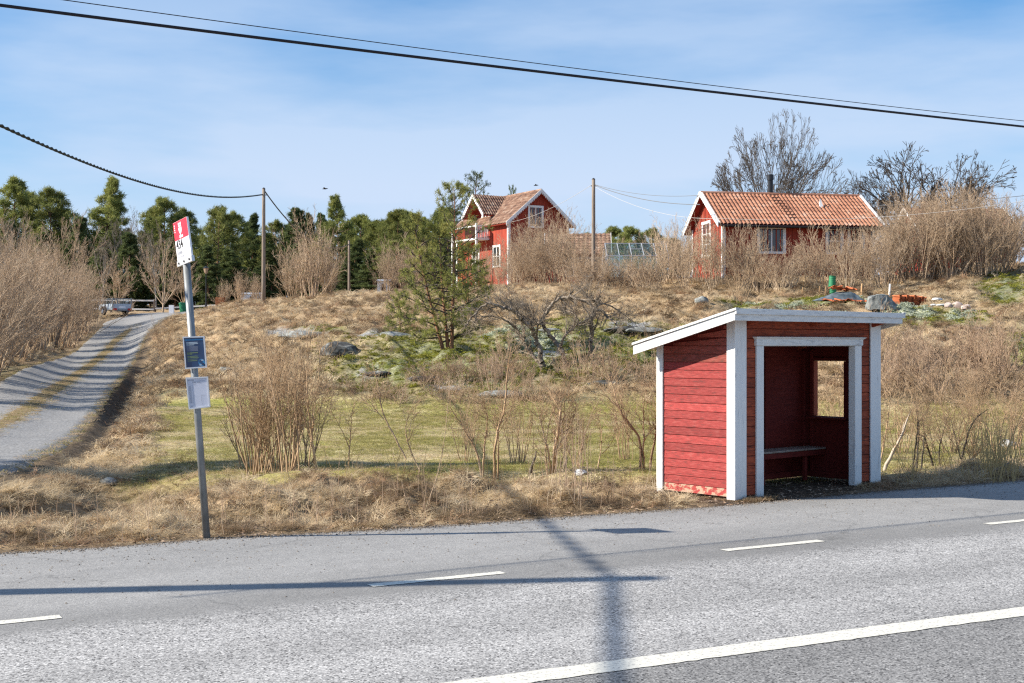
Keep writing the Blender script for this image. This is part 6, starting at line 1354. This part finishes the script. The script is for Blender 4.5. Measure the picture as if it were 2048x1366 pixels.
drawn('bare_bush', 'shrub', 'twisted bare bush just left of the shelter', 1284, 944, V0, [([(1280, 944), (1282, 900), (1278, 870), (1262, 855), (1245, 835), (1232, 808), (1228, 780), (1215, 750)], .024, .006), ([(1290, 946), (1284, 905), (1288, 870), (1284, 830), (1288, 790)], .016, .006), ([(1298, 944), (1304, 915), (1312, 880), (1312, 840), (1308, 810)], .02, .007)], TP, TP, 19, .4, 22)
for k, (px_, n_, lab) in enumerate([(518, 5, 'dense clump of thin upright stems, left half'), (548, 5, 'dense clump of thin upright stems, middle'), (578, 5, 'dense clump of thin upright stems, right half')]):
    place(f'verge{k}', on(px_, 18.0 - .5 * (k == 2)), None, (.9, .9, 1.08 + .1 * k), lab)
for k, (px_, Y, s_, lab) in enumerate([(562, 18.3, 1.2, 'thin-stemmed shrub inside the dense clump, rear middle'), (505, 18.2, 1.0, 'thin-stemmed shrub at the left flank of the dense clump')]): place(f'verge{(k + 1) % 3}', on(px_, Y), None, (.75, .75, s_), lab)
place('verge1', on(503, 19.2), None, (.8, .8, .9), 'small thin-stemmed clump behind the dense one, left')
place('verge0', on(606, 18.9), None, (.7, .7, .85), 'small thin-stemmed clump behind the dense one, right')
for k, (px_, Y, s, lab) in enumerate([(1040, 19.5, .75, 'thin shrub behind the bundled bush on the verge'), (1155, 18.6, .7, 'thin shrub between the two bare bushes on the verge'), (1250, 20, .7, 'thin shrub behind the twisted bush'), (930, 20, .65, 'thin shrub behind the open bush')]): place(f'verge{k % 3}', on(px_, Y), None, (s * .8, s * .8, s), lab)
# right of the shelter
drawn('leaning_dead_trunk', 'dead trunk', 'pale split dead trunk leaning right beside the shelter', 1766, 912, 18.6, [([(1766, 912), (1780, 885), (1792, 860), (1802, 835), (1806, 815), (1814, 790)], .03, .008), ([(1795, 858), (1808, 838), (1812, 815)], .014, .006)], noise_mat('dead_wood', [(.30, .24, .18), (.56, .49, .40)], 6, (1, 1, .3), rough=.9), TP, 31, .3, 8)
drawn('bare_bush', 'shrub', 'bare bush hard against the right side of the shelter', 1760, 900, 18.2, [([(1756, 895), (1766, 868), (1775, 830), (1782, 790), (1790, 740)], .014, .004), ([(1760, 890), (1758, 850), (1756, 800)], .01, .004)], TP, TP, 32, .34, 14)
drawn('bare_bush', 'shrub', 'three-stemmed dark bush behind the dead trunk', 1834, 905, 18.8, [([(1826, 905), (1822, 870), (1824, 830), (1822, 795)], .016, .006), ([(1834, 905), (1840, 860), (1838, 815), (1830, 760), (1826, 740)], .016, .005), ([(1842, 905), (1845, 870), (1850, 830), (1848, 795)], .014, .005)], M['bark_dark'], TP, 33, .36, 18)
drawn('bare_bush', 'shrub', 'bush with one stem leaning left and one upright, right verge', 1870, 888, 19.2, [([(1868, 885), (1855, 862), (1844, 845), (1840, 830)], .018, .012), ([(1880, 890), (1878, 850), (1888, 815), (1890, 790)], .014, .004), ([(1872, 862), (1860, 830), (1858, 800)], .008, .003)], M['bark_dark'], TP, 34, .34, 14)
drawn('bare_bush', 'shrub', 'forked dark bush left of the reeds', 1922, 895, 18.9, [([(1920, 895), (1926, 860), (1932, 815), (1945, 790), (1960, 775)], .02, .006), ([(1926, 893), (1914, 850), (1908, 800)], .012, .004), ([(1938, 890), (1944, 875)], .018, .012)], M['bark_dark'], TP, 35, .36, 18)
drawn('bare_bush', 'shrub', 'big spreading bush behind the reeds at the right', 2000, 890, 19.0, [([(1996, 890), (1992, 845), (1980, 805), (1965, 788), (1955, 770)], .018, .005), ([(2004, 890), (2020, 855), (2036, 825), (2042, 790)], .016, .005), ([(2002, 888), (2004, 840), (2012, 800), (2025, 770)], .014, .004)], TP, TP, 36, .42, 22)
drawn('bare_bush', 'shrub', 'bush cut by the right picture edge above the verge', 2044, 885, 19.4, [([(2044, 885), (2038, 840), (2044, 800)], .014, .005), ([(2050, 885), (2060, 820)], .012, .004)], TP, TP, 37, .4, 14)
for k, (px_, Y, s) in enumerate([(1800, 21, .7), (1905, 21, .75), (1950, 22, .8), (2030, 21.5, .8), (1640, 21.0, .85), (1672, 20.0, .75)]):
    place(f'verge{k % 3}', on(px_, Y), None, (s, s, s), 'thin pale shrub on the lawn edge behind the shelter' if px_ < 1700 else 'thin pale shrub in the row right of the shelter', 'thin shrubs in the row right of the shelter' if px_ > 1700 else 'shrubs seen through the shelter window')
# broken branches
for k, (px_, py_, a, ln, lab) in enumerate([(1058, 955, .5, .4, 'short broken grey branch stump in the verge'), (1128, 952, .2, .2, 'cut stub behind the many-stemmed bush'), (1950, 940, 1.2, .5, 'dead branch lying right of the shelter')]):
    p = on(px_, V0); rs = np.random.RandomState(60 + k); S = []; branch(rs, S, np.array([0, 0, -.05]), np.array([math.sin(a), 0, math.cos(a)]), ln, .03, 0, [dict(n=5, kids=.6, ang=(20, 50), lr=.5, rr=.5, wob=.15, up=.1, st=.3), dict(n=2, kids=0, ang=(0, 0), lr=0, rr=0, wob=.1, up=0, rmin=.008)])
    t = plant('broken_branch', lab, 'branch', S, M['bark_grey'], M['bark_grey']); t.location = p
# thin whips along the verge: nobody could count them
rs = np.random.RandomState(77); S = []
def whip(px_, Y, h, lean=.1, r=.0035):
    x, y, z_ = on(px_, Y); p = np.array([x, y, z_ - .02]); d = np.array([rs.randn() * lean, rs.randn() * lean, 1.]); d /= np.linalg.norm(d)
    branch(rs, S, p, d, h, r, 0, [dict(n=6, kids=.35, ang=(20, 45), lr=.35, rr=.6, wob=.05, up=.05, st=.35), dict(n=2, kids=0, ang=(0, 0), lr=0, rr=0, wob=.1, up=.1, rmin=.0014)])
for k in range(150):
    px_ = rs.uniform(440, 1310); Y = edgeY(np.array([(px_ - 1024) / F * 14]))[()] + abs(rs.randn()) * 1.3 + .35; whip(px_, float(Y), rs.uniform(.15, .5) * (1.6 if 1080 < px_ < 1180 else 1))
for k in range(26): px_ = rs.uniform(1085, 1185); whip(px_, rs.uniform(14.2, 15.6), rs.uniform(.7, 1.05), .06, .0045)
for k in range(50):
    px_ = rs.uniform(20, 420); Y = float(edgeY(np.array([(px_ - 1024) / F * 12.5]))[0]) + abs(rs.randn()) * 1.2 + .3; whip(px_, Y, rs.uniform(.15, .45))
S = np.array(S); o = link('thin_whips', seg_mesh('thin_whips', S[:, :8], M['twig_red'])); tag(o, 'thin dry reddish weed stalks standing along the road verge', 'weed stalks', kind='stuff')
# reeds
rs = np.random.RandomState(78); V = []; Fa = []
def reed(px_, Y, h, lean):
    x, y, z_ = on(px_, Y); n = 6; d = np.array([lean + rs.randn() * .08, rs.randn() * .08, 1.]); p = np.array([x, y, z_]); w = .0045
    for i in range(n + 1):
        t = i / n; c = p + d * h * t + np.array([lean * h * t * t * .5, 0, -.08 * t * t * h]); V.extend([c - [w * (1 - t * .7), 0, 0], c + [w * (1 - t * .7), 0, 0]])
        if i: k = len(V); Fa.append((k - 4, k - 3, k - 1, k - 2))
for k in range(110): px_ = 1998 + rs.randn() * 22; reed(px_, 16.9 + rs.rand() * 1.2, rs.uniform(.5, 1.15), rs.randn() * .14)
for k in range(60): px_ = rs.uniform(1775, 2040); reed(px_, float(edgeY(np.array([(px_ - 1024) / F * 16.6]))[0]) + .5 + rs.rand() * 1.6, rs.uniform(.4, .85), rs.randn() * .3)
for k in range(40): px_ = rs.uniform(600, 1330); reed(px_, 16.5 + rs.rand() * 1.6, rs.uniform(.25, .5), rs.randn() * .3)
o = link('reeds', fastmesh('reeds', np.array(V), np.array(Fa), M['reed'])); tag(o, 'golden dry reed stalks standing on the right verge', 'reeds', kind='stuff')

# ------------------------------------------------------------------ grass (instanced tufts)
def tuft(seed, n, h, w, spread, flop, m, curve=.8):
    rs = np.random.RandomState(seed); V = []; Fa = []
    base_az = rs.rand() * 6.28
    for i in range(n):
        a = rs.rand() * 6.28; r = spread * rs.rand() ** .6; p = np.array([math.cos(a) * r, math.sin(a) * r, -.01]); az = a * .5 + base_az * .5 + rs.randn() * .9
        hh = h * rs.uniform(.45, 1.1); fl_v = flop * rs.uniform(.5, 1.3); side = np.array([-math.sin(az), math.cos(az), 0]) * w * rs.uniform(.6, 1.2) * .5; out = np.array([math.cos(az), math.sin(az), 0]); k = len(V); n_ = 3
        for j in range(n_):
            t = j / n_; th = fl_v * t; c = p + out * hh * t * math.sin(th * .9 + .15) + np.array([0, 0, hh * t * math.cos(min(th, 1.75))]); c[2] = max(c[2], .005)
            V += [c - side * (1 - t * .5), c + side * (1 - t * .5)]
        c = p + out * hh * math.sin(fl_v * .9 + .15) + np.array([0, 0, max(hh * math.cos(min(fl_v, 1.75)), .008)]); V.append(c)
        Fa += [(k, k + 1, k + 3), (k, k + 3, k + 2), (k + 2, k + 3, k + 5), (k + 2, k + 5, k + 4), (k + 4, k + 5, k + 6)]
    return fastmesh('tuft', np.array(V), np.array(Fa), m)
def scatter(name, P, rot, scl, var, meshes, label, cat='grass'):
    coll = bpy.data.collections.new(name + '_source')
    for i, me in enumerate(meshes):
        o = bpy.data.objects.new(f'{name}_tuft_{i:02d}', me); coll.objects.link(o)
    me = bpy.data.meshes.new(name); me.vertices.add(len(P)); me.vertices.foreach_set('co', np.ascontiguousarray(P, np.float32).ravel())
    a = me.attributes.new('rot', 'FLOAT_VECTOR', 'POINT'); a.data.foreach_set('vector', np.ascontiguousarray(rot, np.float32).ravel())
    a = me.attributes.new('scl', 'FLOAT_VECTOR', 'POINT'); a.data.foreach_set('vector', np.ascontiguousarray(scl, np.float32).ravel())
    a = me.attributes.new('var', 'INT', 'POINT'); a.data.foreach_set('value', np.ascontiguousarray(var, np.int32))
    o = link(name, me); tag(o, label, cat, kind='stuff')
    g = bpy.data.node_groups.new(name, 'GeometryNodeTree'); g.interface.new_socket('Geometry', in_out='INPUT', socket_type='NodeSocketGeometry'); g.interface.new_socket('Geometry', in_out='OUTPUT', socket_type='NodeSocketGeometry')
    N = g.nodes; gi = N.new('NodeGroupInput'); go_ = N.new('NodeGroupOutput'); iop = N.new('GeometryNodeInstanceOnPoints'); ci = N.new('GeometryNodeCollectionInfo')
    ci.inputs['Collection'].default_value = coll; ci.inputs['Separate Children'].default_value = True; ci.inputs['Reset Children'].default_value = True
    iop.inputs['Pick Instance'].default_value = True
    def att(n, t):
        x = N.new('GeometryNodeInputNamedAttribute'); x.data_type = t; x.inputs['Name'].default_value = n; return x.outputs['Attribute']
    Lk = g.links.new; Lk(gi.outputs[0], iop.inputs['Points']); Lk(ci.outputs[0], iop.inputs['Instance']); Lk(att('var', 'INT'), iop.inputs['Instance Index']); Lk(att('scl', 'FLOAT_VECTOR'), iop.inputs['Scale'])
    rt = N.new('FunctionNodeEulerToRotation'); Lk(att('rot', 'FLOAT_VECTOR'), rt.inputs[0]); Lk(rt.outputs[0], iop.inputs['Rotation']); Lk(iop.outputs[0], go_.inputs[0])
    md = o.modifiers.new('scatter', 'NODES'); md.node_group = g; return o
rs = np.random.RandomState(90)
def fan_pts(n, y0, y1, px0=-120, px1=2180, pw=1.0):
    # roughly constant density on the picture, a little denser far away
    u = rs.rand(n); Y = y0 + (y1 - y0) * u ** pw; px_ = rs.uniform(px0, px1, n); return (px_ - 1024) / F * Y, Y
def emit(name, X, Y, keep, scale, meshes, label, tilt=.25, sz=(.7, 1.3), flat=1.0, cat='grass'):
    H, g = ground(X, Y, True); k = keep(g, X, Y) > rs.rand(len(X)); X, Y, H = X[k], Y[k], H[k]; n = len(X)
    vn = fbm(X * .8 + 31, Y * .8 + 7, 3) * .75 + fbm(X * 3.1, Y * 3.1, 2) * .35 + rs.randn(n) * .07
    var = np.clip((sst(.26, .66, vn) * len(meshes)).astype(int), 0, len(meshes) - 1)
    rot = np.stack([rs.randn(n) * tilt, rs.randn(n) * tilt, rs.rand(n) * 6.28], 1); s = scale * rs.uniform(sz[0], sz[1], n)
    return scatter(name, np.stack([X, Y, H], 1), rot, np.stack([s, s, s * flat], 1), var, meshes, label, cat)
M['straw_dark'] = foliage_mat('straw_dark', [(.09, .065, .04), (.19, .135, .08), (.30, .22, .135)], .25)
M['straw_pale'] = foliage_mat('straw_pale', [(.44, .34, .20), (.60, .48, .31), (.72, .60, .42)], .2)
def mixed(seed, a, b, f=.5, **k): return None
st = [tuft(0, 46, .20, .0055, .12, 1.9, M['straw_dark']), tuft(1, 46, .24, .0055, .11, 1.6, M['straw_dark']), tuft(2, 46, .22, .005, .10, 1.4, M['straw_red']), tuft(3, 46, .24, .0055, .11, 1.9, M['straw']), tuft(4, 46, .24, .0055, .12, 2.0, M['straw']), tuft(5, 50, .25, .0055, .13, 2.2, M['straw_pale']), tuft(6, 50, .27, .0055, .14, 2.2, M['straw_pale'])]
X, Y = fan_pts(30000, 10.6, 21.5, -200, 2250, .8)
def k_verge(g, X, Y): return (1 - .85 * np.clip(g['ditch'] * 2.2, 0, 1)) * sst(.08, .5, g['e']) * (1 - g['lawn']) * sst(.15, .6, g['dd']) * (1 - g['pad']) * sst(.22, .45, g['n2'] + .1)
emit('verge_grass', X, Y, k_verge, .82, st, 'matted dry straw grass along the road verge and ditch', .35, (.45, 1.2), .52)
# bank
sb_ = [tuft(20, 40, .24, .013, .18, 1.8, M['straw_dark']), tuft(21, 40, .26, .012, .16, 1.5, M['straw_red']), tuft(22, 40, .30, .013, .16, 1.7, M['straw']), tuft(23, 40, .30, .013, .16, 1.9, M['straw']), tuft(24, 44, .30, .013, .18, 2.1, M['straw_pale']), tuft(25, 44, .30, .013, .18, 2.1, M['straw_pale'])]
X, Y = fan_pts(60000, 20, 92, -150, 2200, .9)
def k_bank(g, X, Y): return (1 - g['lawn']) * sst(.3, .9, g['dd']) * (1 - g['rock']) * (1 - .92 * sst(.2, .5, g['moss'])) * (1 - g['lich']) * sst(.26, .46, g['n2']) * sst(20.5, 22, Y)
emit('bank_grass', X, Y, k_bank, 1.0, sb_, 'dry tawny grass tussocks covering the slope', .3, (.6, 1.4), .8)
# lawn
lw = [tuft(40, 36, .055, .006, .13, 1.0, M['grass']), tuft(41, 36, .06, .006, .13, 1.0, M['grass']), tuft(42, 30, .05, .006, .13, 1.4, M['straw']), tuft(44, 36, .05, .006, .13, 1.0, M['grass']), tuft(45, 30, .05, .006, .13, 1.5, M['straw_pale'])]
X, Y = fan_pts(60000, 15.5, 34, -120, 2180, .75)
emit('lawn_grass', X, Y, lambda g, X, Y: g['lawn'] * .95, 1.0, lw, 'short yellow-green lawn grass below the slope', .1, (.6, 1.3), 1.0)
# moss cushions
ms = [clump_mesh(60 + i, 60, .11, M['moss'], (.012, .03)) for i in range(3)]
X, Y = fan_pts(22000, 30, 60, 500, 2180, .9)
emit('moss_cushions', X, Y, lambda g, X, Y: sst(.2, .6, g['moss']) * .8, 1.0, ms, 'yellow-green moss cushions on the rocky slope', .2, (.6, 1.5), .6, 'moss')
lc = [clump_mesh(70 + i, 60, .12, M['lichen'], (.015, .035)) for i in range(3)]
X, Y = fan_pts(26000, 33, 60, 900, 2100, .9)
emit('reindeer_lichen', X, Y, lambda g, X, Y: sst(.2, .6, g['lich']) * .9, 1.0, lc, 'pale grey-green reindeer lichen on the bank top', .2, (.6, 1.4), .8, 'lichen')
# driveway middle strip and edges
X = []; Yl = []; nq = len(DQf)
i_ = rs.randint(20, int(nq * .86), 5200); sgn = rs.choice([0, 1, 2], 5200, p=[.6, .2, .2]); off_ = np.where(sgn == 0, rs.randn(5200) * .12, np.where(sgn == 1, .97, -.97) + rs.randn(5200) * .04)
X = DQf[i_, 0] + nr[i_, 0] * off_ * DWf[i_] ; Y = DQf[i_, 1] + nr[i_, 1] * off_ * DWf[i_]
Hd = base_h(X, Y) + .03; kk = (Y - edgeY(X) > .4); n = kk.sum()
sm = [tuft(80 + i, 26, .07, .008, .12, 1.4, M['straw'] if i else M['grass']) for i in range(3)]
scatter('driveway_grass', np.stack([X, Y, Hd], 1)[kk], np.stack([np.zeros(n), np.zeros(n), rs.rand(n) * 6.28], 1), np.repeat(rs.uniform(.5, 1.3, n)[:, None], 3, 1), rs.randint(0, 3, n), sm, 'short dry grass on the middle strip and edges of the driveway', 'grass')
# tufts round the shelter base
n = 260; q = rs.rand(n); sx_ = np.where(q < .35, rs.uniform(-.12, .0, n), np.where(q < .6, rs.uniform(.0, .42, n), np.where(q < .85, rs.uniform(2.4, 3.2, n), rs.uniform(2.9, 3.3, n)))); sy_ = np.where(q < .35, rs.uniform(-.1, 1.2, n), np.where(q < .85, rs.uniform(-.28, -.07, n), rs.uniform(-.2, .6, n)))
X = 2.58 + .752 * sx_ - .659 * sy_; Y = 15.1 + .659 * sx_ + .752 * sy_; H = ground(X, Y)
scatter('shelter_grass', np.stack([X, Y, H], 1), np.stack([rs.randn(n) * .2, rs.randn(n) * .2, rs.rand(n) * 6.28], 1), np.repeat((rs.uniform(.25, .6, n) * np.where(q < .35, .55, 1))[:, None], 3, 1), rs.randint(0, 5, n), st, 'dry grass growing against the foot of the shelter', 'grass')
# gravel crumbs on the road and its edge
rs = np.random.RandomState(95); V = []; Fa = []
def crumb(x, y, s, z0=.0):
    k = len(V); a = rs.rand() * 6.28
    P = [(math.cos(a + j * 2.09) * s, math.sin(a + j * 2.09) * s, 0) for j in range(3)] + [(rs.randn() * s * .3, rs.randn() * s * .3, s * rs.uniform(.5, 1.0))]
    for p in P: V.append((x + p[0], y + p[1], z0 + p[2]))
    Fa.extend([(k, k + 1, k + 3), (k + 1, k + 2, k + 3), (k + 2, k, k + 3)])
for i in range(5200):
    x = rs.uniform(-7, 9); e = abs(rs.randn()) * .10; crumb(x, float(edgeY(x)) - e + .06, rs.uniform(.004, .016))
for i in range(1500):
    x = rs.uniform(-6.5, 8); crumb(x, float(edgeY(x)) - abs(rs.randn()) * 1.2, rs.uniform(.004, .013))
o = link('loose_gravel', fastmesh('loose_gravel', np.array(V), np.array(Fa), noise_mat('gravel_crumb', [(.08, .07, .06), (.26, .23, .20)], 40))); tag(o, 'loose gravel crumbs along the asphalt edge', 'gravel', kind='stuff')
# leaf litter on the verge
V = []; Fa = []
n = 7000; X = rs.uniform(-8, 10, n); Y = edgeY(X) + abs(rs.randn(n)) * 1.2 + .02; H = ground(X, Y)
for x, y, z_ in zip(X, Y, H):
    s = rs.uniform(.008, .022); k = len(V); v = rs.randn(4, 3) * s; v[:, 2] *= .4; c = np.array([x, y, z_ + .02]); V.extend([c + v[0], c + v[1], c + v[2]]); Fa.append((k, k + 1, k + 2))
o = link('leaf_litter', fastmesh('leaf_litter', np.array(V), np.array(Fa), noise_mat('litter', [(.13, .08, .05), (.30, .20, .13), (.45, .36, .27)], 30))); tag(o, 'brown leaf litter scattered through the verge grass', 'leaf litter', kind='stuff')
# remove prototypes never placed
for k, (t, used) in protos.items():
    if not used:
        for c in list(t.children): bpy.data.objects.remove(c)
        bpy.data.objects.remove(t)

# two small birds in the sky
for px_, py_, Yb, lab in ((650, 378, 60, 'small dark bird flying above the pines'), (1072, 371, 70, 'small dark bird gliding above the ridge of the two-storey house')):
    t = thing('bird', lab, 'bird', tuple(W2(px_, py_, Yb)))
    MB().tube([(-.13, 0, 0), (-.07, 0, .01), (.03, 0, .012), (.1, 0, .02), (.14, 0, .015)], [.004, .025, .03, .018, .004], 8).build('body', M['ink'], t)
    for sg in (-1, 1): MB().hexa([(-.04, 0, .01), (.05, 0, .01), (.0, sg * .2, .05), (-.05, sg * .2, .05), (-.04, 0, .02), (.05, 0, .02), (.0, sg * .2, .055), (-.05, sg * .2, .055)]).build('wing', M['ink'], t)
